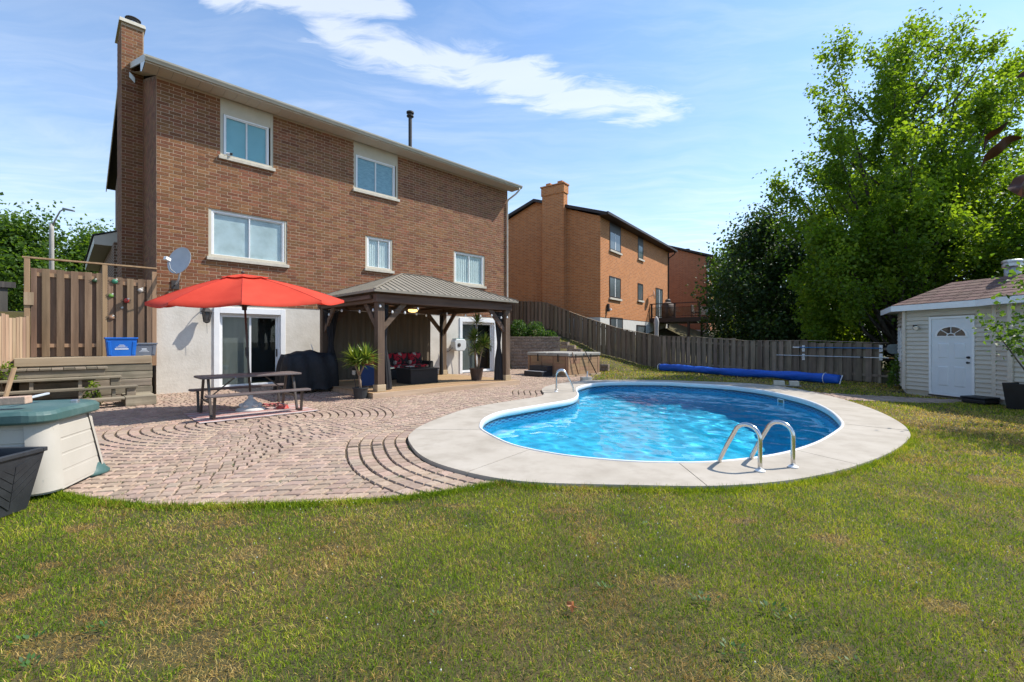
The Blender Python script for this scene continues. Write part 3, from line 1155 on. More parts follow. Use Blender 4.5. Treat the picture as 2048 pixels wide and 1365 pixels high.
def panel_with_holes(x0, x1, z0, z1, holes, y, depth):
    """a wall face in the xz plane with rectangular openings and their reveals"""
    mb = MB()
    xs = sorted({x0, x1, *[min(max(v, x0), x1) for h in holes for v in h[:2]]})
    zs = sorted({z0, z1, *[min(max(v, z0), z1) for h in holes for v in h[2:]]})
    for i in range(len(xs) - 1):
        for j in range(len(zs) - 1):
            cx, cz = (xs[i] + xs[i + 1]) / 2, (zs[j] + zs[j + 1]) / 2
            if any(h[0] < cx < h[1] and h[2] < cz < h[3] for h in holes):
                continue
            mb.add([(xs[i], y, zs[j]), (xs[i + 1], y, zs[j]), (xs[i + 1], y, zs[j + 1]), (xs[i], y, zs[j + 1])], [(0, 1, 2, 3)], .5)
    for a, b_, c, d in holes:
        mb.add([(a, y, c), (a, y, d), (a, y + depth, d), (a, y + depth, c)], [(0, 1, 2, 3)], .5)
        mb.add([(b_, y, c), (b_, y + depth, c), (b_, y + depth, d), (b_, y, d)], [(0, 1, 2, 3)], .5)
        mb.add([(a, y, d), (b_, y, d), (b_, y + depth, d), (a, y + depth, d)], [(0, 1, 2, 3)], .5)
        mb.add([(a, y, c), (a, y + depth, c), (b_, y + depth, c), (b_, y, c)], [(0, 1, 2, 3)], .5)
    return mb


def brick_rows(W, Ht, z0, holes=(), phase=0):
    """bricks of a wall face W wide: list of (x, z, length)"""
    out = []
    n = int(Ht / CRS + .01)
    for i in range(n):
        z = z0 + i * CRS
        zc = z + CRS / 2
        x = 0.0
        lens = [.088 if (i + phase) % 2 else BRK]
        segs = [(0.0, W)]
        for h in holes:
            if h[2] < zc < h[3]:
                segs = [s for a, b_ in segs for s in ((a, min(b_, h[0])), (max(a, h[1]), b_)) if s[1] - s[0] > .02]
        x = 0.0 if not (i + phase) % 2 else .095 - BRK
        while x < W:
            for a, b_ in segs:
                p, q = max(x, a), min(x + BRK - .0, b_)
                if q - p > .035:
                    out.append((p, z, q - p))
            x += BRK
    return out


def brick_geo(L, Hh=CRS):
    j = .0060
    a = .0035
    x0, x1, z0, z1 = j, L - j, j, Hh - j
    V = [(x0, .009, z0), (x1, .009, z0), (x1, .009, z1), (x0, .009, z1), (x0, .002, z0), (x1, .002, z0), (x1, .002, z1), (x0, .002, z1),
         (x0 + a, 0, z0 + a), (x1 - a, 0, z0 + a), (x1 - a, 0, z1 - a), (x0 + a, 0, z1 - a)]
    F = [(8, 9, 10, 11)]
    for q in (0, 4):
        F += [(q + i, q + (i + 1) % 4, q + 4 + (i + 1) % 4, q + 4 + i) for i in range(4)]
    return V, F


def build_rear_wall():
    holes = [(o['x0'], o['x1'], o['z0'], o['z1']) for o in OPEN]
    wall = panel_with_holes(0, HL, STZ, EZ + .05, holes, .0035, .12)
    w = wall.build('wall', mortar, house)
    bricks = brick_rows(HL, EZ - STZ, STZ, holes)
    cl = [((hw(x, 0, z) - Vector((0, 0, EYE))).length, x, z, L) for x, z, L in bricks]
    cl.sort()
    cache = {}
    rest = MB()
    for k, (d, x, z, L) in enumerate(cl):
        if k < 300:
            q = round(L, 3)
            if q not in cache:
                me = MB().add(*brick_geo(q), 0.0).mesh('brick')
                me.materials.append(brick_m)
                cache[q] = me
            obj('brick', cache[q], None, w, loc=(x, random.uniform(-.002, .002), z))
        else:
            V, F = brick_geo(L)
            dy = random.uniform(-.002, .002)
            rest.add([(p[0] + x, p[1] + dy, p[2] + z) for p in V], F)
    tag(rest.build('brick_field', brick_m, w), kind='stuff')
    # stucco base
    dh = [(d['x0'] + .03, d['x1'] - .03, -.2, d['z1'] - .03) for d in DOORS]
    panel_with_holes(-.0, HL, -.1, STZ, dh, .012, .28).build('basement_wall', stucco, house)
    mb = MB()
    mb.add([(0, .012, -.1), (0, .012, STZ), (0, HD, STZ), (0, HD, -.1)], [(0, 1, 2, 3)])
    mb.add([(0, .012, STZ), (HL, .012, STZ), (HL, .0, STZ + .001), (0, .0, STZ + .001)], [(0, 1, 2, 3)])
    mb.build('basement_side', stucco, house)


build_rear_wall()


def build_side_and_chimney():
    ch0, ch1, co = 2.9, 4.35, .52          # chimney along the side wall, how far it stands out
    ctop = 11.45
    mb = MB()
    rz = EZ + HD / 2 * .37
    mb.add([(0, .009, STZ), (0, HD, STZ), (0, HD, EZ), (0, HD / 2, rz), (0, .009, EZ)], [(4, 3, 2, 1, 0)])
    mb.add([(HL, .009, -.1), (HL, HD, -.1), (HL, HD, EZ), (HL, HD / 2, rz), (HL, .009, EZ)], [(0, 1, 2, 3, 4)])
    mb.add([(0, HD, -.1), (HL, HD, -.1), (HL, HD, EZ), (0, HD, EZ)], [(3, 2, 1, 0)])
    sw = mb.build('side_wall', side_brick, house)
    # bricks of the side wall up to the chimney
    side = MB()
    for x, z, L in brick_rows(ch0, EZ + .9 - STZ, STZ, phase=1):
        V, F = brick_geo(L)
        if z + CRS > EZ + (x) * .37:
            continue
        side.add([(p[1] - .0035, x + L - p[0] if False else x + p[0], p[2] + z) for p in V], [f[::-1] for f in F])
    tag(side.build('brick_field', brick_m, sw), kind='stuff')
    ch = MB()
    ch.box(-co - .0055, .02, ch0 + .0005, ch1, 0, ctop)
    c = ch.build('chimney', mortar, house)
    fr = MB()
    for x, z, L in brick_rows(co + .006, ctop - .05, .05):
        V, F = brick_geo(L)
        fr.add([(p[0] + x - co - .006, p[1] + ch0 - .003, p[2] + z) for p in V], F)
    for x, z, L in brick_rows(ch1 - ch0, ctop - .05, .05, phase=1):
        V, F = brick_geo(L)
        fr.add([(p[1] - co - .009, p[0] + x + ch0 - .003, p[2] + z) for p in V], [f[::-1] for f in F])
    tag(fr.build('brick_field', brick_m, c), kind='stuff')
    cap = MB()
    cap.hexa([(-co - .07, ch0 - .07, ctop), (.07, ch0 - .07, ctop), (.07, ch1 + .07, ctop), (-co - .07, ch1 + .07, ctop), (-co - .05, ch0 - .05, ctop + .12), (.05, ch0 - .05, ctop + .12), (.05, ch1 + .05, ctop + .12), (-co - .05, ch1 + .05, ctop + .12)])
    cap.build('chimney_cap', stone_sill, c, bevel=.01)
    fx, fy = -.21, ch0 + .42
    MB().lathe([(.14, ctop + .1), (.14, ctop + .32), (.12, ctop + .33)], 14, (fx, fy, 0)).build('flue', galvanised, c, smooth=False)
    MB().lathe([(.02, ctop + .47), (.2, ctop + .43), (.21, ctop + .41), (.17, ctop + .40), (.16, ctop + .34), (.17, ctop + .33)], 14, (fx, fy, 0)).build('flue_cap', dark_iron, c)
    # step flashing at the eave
    MB().add([(-.34, ch0 - .02, EZ + 1.0), (-.20, ch0 - .02, EZ + .86), (-.2, ch0 - .05, EZ + 1.02), (-.34, ch0 - .05, EZ + 1.16)], [(0, 1, 2, 3)]).build('flashing', galvanised, c)
    return ch0


build_side_and_chimney()


def build_roof():
    ov, ro = .60, .30              # eave and rake overhangs
    rz = EZ + .14
    ridge = EZ + .14 + (HD / 2 + ov) * .37
    x0, x1 = -ro, HL + ro
    mb = MB()
    th = .05
    for ya, yb in ((-ov, HD / 2), (HD + ov, HD / 2)):
        mb.hexa([(x0, ya, rz), (x1, ya, rz), (x1, yb, ridge), (x0, yb, ridge), (x0, ya, rz + th), (x1, ya, rz + th), (x1, yb, ridge + th), (x0, yb, ridge + th)])
    rf = mb.build('roof', asphalt, house)
    # soffit in separate vented panels
    n = 46
    w = (x1 - x0) / n
    me = MB().box(.004, w - .004, 0, ov - .02, 0, .012, 0.0).mesh('soffit_panel')
    me.materials.append(cream_alu)
    for i in range(n):
        obj('soffit_panel', me, None, rf, loc=(x0 + i * w, -ov + .012, EZ - .012 + random.uniform(-.001, .001)))
    MB().box(x0, x1, -ov - .012, -ov + .01, EZ - .03, rz + .02).build('fascia', cream_alu, rf)
    # ogee gutter
    g = MB()
    prof = [(-ov - .014, EZ + .0), (-ov - .075, EZ + .0), (-ov - .085, EZ + .035), (-ov - .115, EZ + .085), (-ov - .12, EZ + .13), (-ov - .105, EZ + .135), (-ov - .105, EZ + .12), (-ov - .07, EZ + .03), (-ov - .014, EZ + .03)]
    vs = [(x, p[0], p[1]) for x in (x0 - .01, x1 + .02) for p in prof]
    k = len(prof)
    g.add(vs, [tuple(range(k)), tuple(range(2 * k - 1, k - 1, -1))] + [(i, k + i, k + (i + 1) % k, (i + 1) % k) for i in range(k)])
    g.build('gutter', gutter_mat, rf)
    # boxed eave end and rake board on the chimney side
    e = MB()
    e.add([(x0 - .012, -ov - .01, EZ - .02), (x0 - .012, -.02, EZ - .02), (x0 - .012, .3, EZ + .1), (x0 - .012, .3, rz + .33), (x0 - .012, -ov - .01, rz + .02)], [(4, 3, 2, 1, 0)])
    e.build('eave_end', white_vinyl, rf)
    for s, xx in ((-1, x0), (1, x1)):
        for ya, yb in ((-ov, HD / 2), (HD + ov, HD / 2)):
            MB().hexa([(xx - .015, ya, rz - .14), (xx + .015, ya, rz - .14), (xx + .015, yb, ridge - .14), (xx - .015, yb, ridge - .14), (xx - .015, ya, rz + th - .004), (xx + .015, ya, rz + th - .004), (xx + .015, yb, ridge + th - .004), (xx - .015, yb, ridge + th - .004)]).build('rake_board', cream_alu, rf)
        MB().add([(xx, -.02, EZ - .005), (0 if s < 0 else HL, -.02, EZ - .005), (0 if s < 0 else HL, HD / 2, ridge - .12), (xx, HD / 2, ridge - .12)], [(0, 1, 2, 3)]).build('rake_soffit', cream_alu, rf)
    # plumbing vent through the roof
    vx, vy = 8.75, 1.1
    vz = rz + (vy + ov) * .37
    v = MB()
    v.lathe([(.075, vz - .1), (.075, vz + 1.55)], 12, (vx, vy, 0))
    vp = v.build('vent_pipe', dark_iron, rf)
    MB().lathe([(.09, vz + 1.52), (.15, vz + 1.54), (.15, vz + 1.58), (.1, vz + 1.6), (.1, vz + 1.66), (.16, vz + 1.68), (.16, vz + 1.74), (.09, vz + 1.77)], 14, (vx, vy, 0)).build('vent_cap', dark_iron, vp)
    # downspout at the far corner
    d = MB()
    dx = HL - .07
    d.tube([(HL + .16, -ov - .04, EZ + .02), (HL + .16, -ov - .04, EZ - .1), (HL + .1, -ov + .12, EZ - .25), (dx, -.12, EZ - .5), (dx, -.06, EZ - .62), (dx, -.06, 4.0), (dx, -.06, .15), (dx + .0, -.25, .05)], .042, 8)
    d.build('downspout', cream_alu, rf, smooth=True)
    # lower wing behind the chimney
    wz = 4.8
    wg = MB()
    wg.box(-.6, -.005, 4.5, 13.4, 0, wz)
    wm = wg.build('side_wing', side_brick, house)
    wr = MB()
    wr.hexa([(-1.05, 5.6, wz + .02), (-.0, 5.6, wz + .02), (-.0, 14, wz + .02), (-1.05, 14, wz + .02), (-1.05, 5.6, wz + .30), (.0, 5.6, wz + .72), (.0, 14, wz + .72), (-1.05, 14, wz + .30)])
    wr.build('wing_roof', cream_alu, wm)
    MB().hexa([(-1.1, 5.57, wz + .31), (-.0, 5.57, wz + .73), (-.0, 14.1, wz + .73), (-1.1, 14.1, wz + .31), (-1.1, 5.57, wz + .35), (.0, 5.57, wz + .77), (.0, 14.1, wz + .77), (-1.1, 14.1, wz + .35)]).build('wing_shingles', asphalt, wm)


build_roof()

curtain_white = MAT('sheer_curtain', [(.66, .66, .64), (.78, .78, .76), (.84, .84, .82)], 5, stretch=(6, 1, .5), rough=.9, bump=.2)
blind_teal = MAT('closed_blind', [(.24, .47, .52), (.30, .55, .60)], 1.5, rough=.8, bump=.0)
blind_blue = MAT('patterned_blind', [(.20, .33, .40), (.36, .52, .58)], 7, stretch=(1, 1, 3), rough=.8, bump=.0)
frost = MAT('frosted_film', [(.44, .47, .46), (.62, .65, .66), (.74, .77, .80)], 1.6, rough=.7, bump=.2, bscale=30)
glass_frost = frost


def frame_rect(mb, x0, x1, z0, z1, y0, y1, w):
    mb.box(x0, x0 + w, y0, y1, z0, z1)
    mb.box(x1 - w, x1, y0, y1, z0, z1)
    mb.box(x0 + w, x1 - w, y0 + .001, y1, z1 - w, z1)
    mb.box(x0 + w, x1 - w, y0 + .001, y1, z0, z0 + w)


def build_window(o, label, curtain, split=.5, film=None, dark_half=False):
    x0, x1, z0, z1 = o['x0'], o['x1'], o['z0'], o['z1']
    mb = MB()
    upper = o['k'] == 'upper'
    wz0 = z0 + .11
    wz1 = 8.30 if upper else z1
    fx0, fx1 = (x0 + .09, x1 - .12) if upper else (x0 + .075, x1 - .075)
    fz1 = wz1 if upper else z1 - .07
    # brick-mould round the opening is the part itself
    frame_rect(mb, x0 + .002, x1 - .002, z0 + .10, (EZ - .015 if upper else z1 - .002), .02, .10, .07)
    if upper:
        mb.box(x0 + .07, x1 - .07, .028, .1, wz1, EZ - .015)
    w = mb.build('window', beige_trim, house, bevel=.006)
    w['label'] = label
    f = MB()
    frame_rect(f, fx0, fx1, wz0, fz1, .035, .11, .05)
    f.build('window_frame', white_vinyl, w, bevel=.004)
    xm = fx0 + (fx1 - fx0) * split
    m = MB()
    frame_rect(m, fx0 + .05, xm + .02, wz0 + .05, fz1 - .05, .055, .09, .026)
    m.build('sash', white_vinyl, w)
    m = MB()
    frame_rect(m, xm - .02, fx1 - .05, wz0 + .05, fz1 - .05, .07, .105, .026)
    m.build('sash', white_vinyl, w)
    for a, c, y in ((fx0 + .07, xm, .072), (xm, fx1 - .07, .088)):
        MB().box(a, c, y, y + .006, wz0 + .07, fz1 - .07).build('pane', glass, w)
    # curtain or blind with folds
    cu = MB()
    n = 60
    for i in range(n):
        a = fx0 + .06 + (fx1 - fx0 - .12) * i / n
        c = fx0 + .06 + (fx1 - fx0 - .12) * (i + 1) / n
        if curtain in (blind_teal, blind_blue, frost):
            ya = yc = .114
        else:
            ya, yc = .118 + .010 * math.sin(i * 1.3), .118 + .010 * math.sin((i + 1) * 1.3)
        cu.add([(a, ya, wz0 + .06), (c, yc, wz0 + .06), (c, yc, fz1 - .06), (a, ya, fz1 - .06)], [(0, 1, 2, 3)], .5)
    cu.build('curtain', curtain, w)
    r = MB().box(x0, x1, .26, .28, z0, min(z1, EZ - .02))
    r.build('room_backing', dark_room, w)
    s = MB()
    s.hexa([(x0 - .05, -.075, z0 - .015), (x1 + .05, -.075, z0 - .015), (x1 + .05, .1, z0 - .015), (x0 - .05, .1, z0 - .015), (x0 - .05, -.075, z0 + .085), (x1 + .05, -.075, z0 + .085), (x1 + .05, .1, z0 + .1), (x0 - .05, .1, z0 + .1)])
    s.build('sill', stone_sill, w, bevel=.008)
    return w


build_window(OPEN[0], 'upper bedroom window nearest the chimney with a closed teal blind', blind_teal)
build_window(OPEN[1], 'upper window with a patterned blue blind', blind_blue)
build_window(OPEN[2], 'wide frosted window above the red umbrella', frost, .5)
build_window(OPEN[3], 'small window with sheer curtains above the gazebo', curtain_white)
build_window(OPEN[4], 'window with sheer curtains near the downspout', curtain_white)

screen_m = MAT('insect_screen', [(.055, .055, .055), (.085, .085, .085)], 4, rough=.8, bump=0)
blind_grey = MAT('grey_blind', [(.13, .125, .115), (.17, .165, .155)], 3, stretch=(4, 1, .2), rough=.85, bump=.1)
dark_glass = MAT('dark_glass', [(.006, .007, .008), (.012, .013, .014)], 1, rough=.03, bump=0, spec=.9, rvar=0)


def build_patio_door(d, label, lit):
    x0, x1, z1 = d['x0'], d['x1'], d['z1']
    mb = MB()
    # stout white surround, standing a little off the stucco and lining the reveal
    tw = .15
    mb.box(x0, x0 + tw, -.025, .20, .0, z1)
    mb.box(x1 - tw, x1, -.025, .20, .0, z1)
    mb.box(x0 + tw, x1 - tw, -.024, .20, z1 - tw - .03, z1)
    dd = mb.build('patio_door', white_vinyl, house, bevel=.008)
    dd['label'] = label
    a, c, zt_ = x0 + tw, x1 - tw, z1 - tw - .03
    f = MB()
    frame_rect(f, a + .001, c - .001, .03, zt_ - .001, .10, .22, .045)
    f.build('door_frame', white_vinyl, dd)
    xm = (a + c) / 2
    for k, (p, q, y) in enumerate(((a + .045, xm + .03, .125), (xm - .03, c - .045, .165))):
        s = MB()
        frame_rect(s, p, q, .075, zt_ - .05, y, y + .03, .055)
        lf = s.build('sliding_leaf', white_vinyl, dd, bevel=.003)
        MB().box(p + .05, q - .05, y + .012, y + .018, .125, zt_ - .1).build('pane', glass, lf)
        if k == 0:
            MB().box(p + .05, q - .05, y + .16, y + .165, .1, zt_ - .03).build('blind', blind_grey if not lit else curtain_white, lf)
        else:
            MB().box(q - .045, q - .015, y - .035, y, .95, 1.2).build('handle', black_metal, lf, bevel=.005)
    MB().box(a, c, .09, .26, .0, .04).build('threshold', galvanised, dd)
    MB().box(a - .1, c + .1, .6, .62, 0, z1).build('room_backing', dark_room, dd)
    MB().add([(a, .26, .02), (c, .26, .02), (c, .6, .02), (a, .6, .02)], [(0, 1, 2, 3)]).build('room_floor', dark_room, dd)


build_patio_door(DOORS[0], 'sliding patio door behind the picnic table', False)
build_patio_door(DOORS[1], 'sliding patio door behind the gazebo', False)
# ================================================================== gazebo and what stands in it
gz_wood = [WOOD('gazebo_wood_%s' % 'xyz'[a], [(.075, .046, .030), (.13, .083, .056), (.20, .132, .092)], a, vary=.18) for a in range(3)]
deck_wood = WOOD('deck_boards', [(.26, .165, .085), (.36, .235, .125), (.44, .30, .17)], 0, vary=.15)
pale_wood = WOOD('pale_timber', [(.34, .25, .16), (.46, .35, .23), (.54, .42, .29)], 0, vary=.12)
roof_metal = MAT('gazebo_roof_metal', [(.225, .195, .150), (.265, .232, .18)], 2, rough=.5, bump=.04, metal=.0, spec=.5)
curtain_m, t, b = newmat('black_netting')
c = t.ramp(t.noise(t.mapping(t.n('ShaderNodeTexCoord').outputs['Object'], scale=(1, 1, .1)), 30.0, 4), [(.3, (.010, .010, .012)), (.7, (.028, .028, .032))])
t.t.links.new(c, b.inputs['Base Color'])
b.inputs['Roughness'].default_value = .9
b.inputs['Alpha'].default_value = .93
GX, GY = 4.66, 3.54
GO = Vector((-3.5, 11.88, 0))
DKH = .14


def gw(x, y, z=0.0):
    return Vector((GO.x + S5 * (x - y), GO.y + S5 * (x + y), z))


def build_gazebo():
    # platform: a thing of its own with every board
    pf = thing('wooden_platform', 'low wooden platform of orange boards under the gazebo', 'platform', GO, R(45))
    x0, x1, y0, y1 = -.34, GX + .34, -.30, GY + .30
    fr = MB()
    fr.box(x0, x1, y0, y0 + .045, -.02, DKH - .03)
    fr.box(x0, x0 + .045, y0 + .045, y1, -.02, DKH - .03)
    fr.box(x1 - .045, x1, y0 + .045, y1, -.02, DKH - .03)
    fr.box(x0 + .045, x1 - .045, y1 - .045, y1, -.02, DKH - .03)
    fr.build('rim_joist', pale_wood, pf, bevel=.006)
    MB().box(x0 - .015, x1 + .015, y0 - .018, y0 - .001, -.01, DKH + .002).build('fascia_board', pale_wood, pf, bevel=.005)
    n = 27
    w = (y1 - y0) / n
    me = MB().box(x0 - .01, x1 + .01, .004, w - .004, 0, .03, 0.0).mesh('deck_board')
    me.materials.append(deck_wood)
    for i in range(n):
        obj('deck_board', me, None, pf, loc=(0, y0 + i * w, DKH - .03 + random.uniform(-.001, .001)))
    g = thing('gazebo', 'dark timber gazebo with a grey brown standing seam metal roof', 'gazebo', GO, R(45))
    beam_z0, beam_z1 = 2.48, 2.70
    for (px, py) in ((0, 0), (GX, 0), (0, GY), (GX, GY)):
        p = MB()
        p.box(px - .1, px + .1, py - .1, py + .1, DKH, beam_z0 + .05)
        po = p.build('post', gz_wood[2], g, bevel=.008)
        MB().box(px - .125, px + .125, py - .125, py + .125, DKH + .001, DKH + .18).build('post_base', pale_wood, po, bevel=.008)
        sx = 1 if px == 0 else -1
        sy = 1 if py == 0 else -1
        for d in ((sx, 0), (0, sy)):
            a = Vector((px + d[0] * .06, py + d[1] * .06, 1.78))
            c = Vector((px + d[0] * .78, py + d[1] * .78, beam_z0 + .06))
            q = Vector((-d[1], d[0], 0)) * 0
            MB().bar(a + q, c + q, .07, .15, up=(d[1], d[0], 0) if False else (0, 0, 1)).build('knee_brace', gz_wood[0], g, bevel=.006)
    o = .16
    for (a, c, ax) in (((-o, -.06), (GX + o, -.06), 0), ((-o, GY + .06), (GX + o, GY + .06), 0), ((-.06, 0), (-.06, GY), 1), ((GX + .06, 0), (GX + .06, GY), 1)):
        m = MB()
        if ax == 0:
            m.box(a[0], c[0], a[1] - .075, a[1] + .075, beam_z0 + (.002 if a[1] < 1 else 0), beam_z1)
        else:
            m.box(a[0] - .072, a[0] + .072, .02, GY - .02, beam_z0 + .004, beam_z1 - .003)
        m.build('beam', gz_wood[ax], g, bevel=.008)
    # roof: hip with narrow pans, each pan with its own raised seam
    e = .30
    ez, rz = 2.80, 3.60
    X0, X1, Y0, Y1 = -e, GX + e, -e, GY + e
    hw_ = (Y1 - Y0) / 2
    rx0, rx1 = X0 + hw_, X1 - hw_
    ym = (Y0 + Y1) / 2
    ur = MB()
    ur.add([(X0, Y0, ez - .03), (X1, Y0, ez - .03), (X1, Y1, ez - .03), (X0, Y1, ez - .03), (rx0, ym, rz - .03), (rx1, ym, rz - .03)], [(0, 4, 5, 1), (1, 5, 2), (2, 5, 4, 3), (3, 4, 0)])
    ur.build('roof_deck', gz_wood[1], g)
    fa = MB()
    fa.box(X0, X1, Y0, Y0 + .02, ez - .06, ez)
    fa.box(X0, X1, Y1 - .02, Y1, ez - .06, ez)
    fa.box(X0, X0 + .02, Y0 + .02, Y1 - .02, ez - .06, ez)
    fa.box(X1 - .02, X1, Y0 + .02, Y1 - .02, ez - .06, ez)
    fa.build('roof_edge', roof_metal, g)
    for k in range(5):
        MB().box(X0 + .1 + (X1 - X0 - .2) * k / 4 - .03, X0 + .1 + (X1 - X0 - .2) * k / 4 + .03, .1, GY - .1, beam_z1 - .12, beam_z1 - .02).build('rafter', gz_wood[1], g)

    def face(p0, p1, apex0, apex1, n):
        """pans of one slope; p0-p1 is the eave line, apex0-apex1 the upper line"""
        p0, p1, a0, a1 = map(Vector, (p0, p1, apex0, apex1))
        L = (p1 - p0).length
        u = (p1 - p0).normalized()
        # slope direction in plan
        t0 = (a0 - p0).dot(u)
        t1 = (a1 - p0).dot(u)
        q = a0 - p0 - u * t0

        def top(s):
            if s <= t0:
                return s / max(t0, 1e-6)
            if s >= t1:
                return (L - s) / max(L - t1, 1e-6)
            return 1.0
        nrm = u.cross(q).normalized()
        if nrm.z < 0:
            nrm = -nrm
        for i in range(n):
            s0, s1 = L * i / n, L * (i + 1) / n
            sm = [s for s in (t0, t1) if s0 < s < s1]
            S = [s0] + sm + [s1]
            m = MB()
            lo = [p0 + u * s for s in S]
            hi = [p0 + u * s + q * top(s) for s in S]
            pts = lo + hi[::-1]
            clean = []
            for v in pts:
                if not clean or (v - clean[-1]).length > 1e-4:
                    clean.append(v)
            if (clean[0] - clean[-1]).length < 1e-4:
                clean.pop()
            k = len(clean)
            if k < 3:
                continue
            m.add([v + nrm * .004 for v in clean] + [v - nrm * .002 for v in clean], [tuple(range(k)), tuple(range(2 * k - 1, k - 1, -1))] + [(j, j + k, (j + 1) % k + k, (j + 1) % k) for j in range(k)])
            if i and top(s0) > .05:
                w0 = p0 + u * s0 + nrm * .014
                m.bar(w0, w0 + q * top(s0), .013, .022, up=nrm)
            m.build('roof_panel', roof_metal, g)
    face((X0, Y0, ez), (X1, Y0, ez), (rx0, ym, rz), (rx1, ym, rz), 26)
    face((X1, Y1, ez), (X0, Y1, ez), (rx1, ym, rz), (rx0, ym, rz), 26)
    face((X0, Y1, ez), (X0, Y0, ez), (rx0, ym, rz), (rx0, ym, rz), 20)
    face((X1, Y0, ez), (X1, Y1, ez), (rx1, ym, rz), (rx1, ym, rz), 20)
    rc = MB()
    for a, c in (((X0, Y0, ez + .02), (rx0, ym, rz + .02)), ((X1, Y0, ez + .02), (rx1, ym, rz + .02)), ((X0, Y1, ez + .02), (rx0, ym, rz + .02)), ((X1, Y1, ez + .02), (rx1, ym, rz + .02)), ((rx0, ym, rz + .025), (rx1, ym, rz + .025))):
        MB().bar(a, c, .07, .015).build('ridge_cap', roof_metal, g)
    # a small warm lamp under the roof
    lm, t, b = newmat('lamp_glow')
    b.inputs['Base Color'].default_value = (.8, .6, .3, 1)
    b.inputs['Emission Color'].default_value = (1, .62, .22, 1)
    b.inputs['Emission Strength'].default_value = 1.6
    lp = thing('ceiling_lamp', 'small lit amber lamp hanging under the gazebo roof', 'lamp', gw(1.6, .9, 2.33), R(45))
    MB().lathe([(.05, 0), (.13, .02), (.15, .06), (.13, .09)], 16).build('lamp_glass', lm, lp)
    MB().lathe([(.05, .09), (.05, .12), (.012, .13), (.012, .38)], 12).build('lamp_mount', dark_iron, lp)
    # gathered curtains, hung from the beams and tied
    spots = [((.20, .16), .11, 'front left', 1.0), ((GX - .20, .14), .14, 'front right', 1.0), ((.12, GY - .25), .17, 'back left', 1.0), ((GX - .16, GY - .12), .06, 'back right', .8)]
    names = ['black mosquito curtain tied beside the front left gazebo post by the potted yucca', 'black mosquito curtain tied beside the gazebo post nearest the hot tub', 'black mosquito curtain on the gazebo post behind the covered barbecue', 'thin grey black curtain on the gazebo post beside the hose reel']
    for ((cx, cy), rad, nm, sc), lab in zip(spots, names):
        m = MB()
        prof = [(.20, 1.0), (.5, .95), (.9, .8), (1.25, .42), (1.45, .35), (1.9, .65), (2.48, 1.05)]
        n = 36
        vs = []
        for (z, f) in prof:
            for j in range(n):
                a = 2 * math.pi * j / n
                q = rad * f * (1 + .22 * math.sin(a * 9 + z * .8) + .06 * math.sin(a * 4 + z * 3))
                vs.append((cx + q * math.cos(a) * 1.15 + (.05 * (2.4 - z) if nm == 'front left' else 0), cy + q * math.sin(a) * .8, z - .04))
        fs = [(i * n + j, i * n + (j + 1) % n, (i + 1) * n + (j + 1) % n, (i + 1) * n + j) for i in range(len(prof) - 1) for j in range(n)]
        m.add(vs, fs)
        ob = m.build('curtain', curtain_m, None, smooth=True)
        ob.location = GO
        ob.rotation_euler = (0, 0, R(45))
        tag(ob, lab, 'curtain', 'curtains of the gazebo')
    # added dark drape, standing in for the shade on the wall behind
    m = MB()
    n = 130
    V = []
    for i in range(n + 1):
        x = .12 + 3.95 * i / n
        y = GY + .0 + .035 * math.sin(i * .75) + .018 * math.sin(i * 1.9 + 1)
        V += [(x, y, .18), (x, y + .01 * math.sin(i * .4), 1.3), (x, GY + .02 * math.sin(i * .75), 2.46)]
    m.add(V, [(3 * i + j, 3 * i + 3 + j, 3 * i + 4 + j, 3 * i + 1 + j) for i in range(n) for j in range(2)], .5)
    dr = m.build('wall_shade_drape', MAT('wall_shade_taupe', [(.11, .085, .06), (.15, .12, .085)], 3, stretch=(3, 3, .3), rough=.9, bump=.1), None, smooth=True)
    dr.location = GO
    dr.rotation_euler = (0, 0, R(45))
    tag(dr, 'added taupe drape in folds standing in for the shaded wall behind the gazebo', 'curtain')
    # string lights
    st = thing('string_lights', 'sagging string of small clear bulbs along the front gazebo beam', 'string lights', GO, R(45))
    gb = GLASS('bulb_glass', (.93, .93, .9), 1.5)
    wire = MB()
    bulbs = []
    P = [(-.12, GY - .2, 2.42), (-.14, GY * .55, 2.40), (-.15, .25, 2.42), (-.05, -.13, 2.43), (.5, -.10, 2.36), (1.1, -.13, 2.42), (1.7, .9, 2.40), (2.5, .4, 2.36), (3.2, -.1, 2.41), (3.9, -.12, 2.34), (4.5, -.16, 2.38), (4.75, -.1, 2.40)]
    pts = []
    for a, c in zip(P, P[1:]):
        for k in range(6):
            f = k / 6
            sag = -.10 * 4 * f * (1 - f)
            pts.append(tuple(a[i] + (c[i] - a[i]) * f + (sag if i == 2 else 0) for i in range(3)))
    wire.tube(pts, .005, 5)
    wire.build('wire', black_metal, st)
    bm = MB().lathe([(.008, -.01), (.02, -.025), (.03, -.055), (.026, -.08), (.006, -.092)], 10).mesh('bulb')
    bulb_m = MAT('frosted_bulb', [(.7, .7, .67), (.8, .8, .78)], 3, rough=.15, bump=0)
    bm.materials.append(bulb_m)
    for i in range(2, len(pts), 4):
        obj('bulb', bm, None, st, loc=pts[i])


build_gazebo()

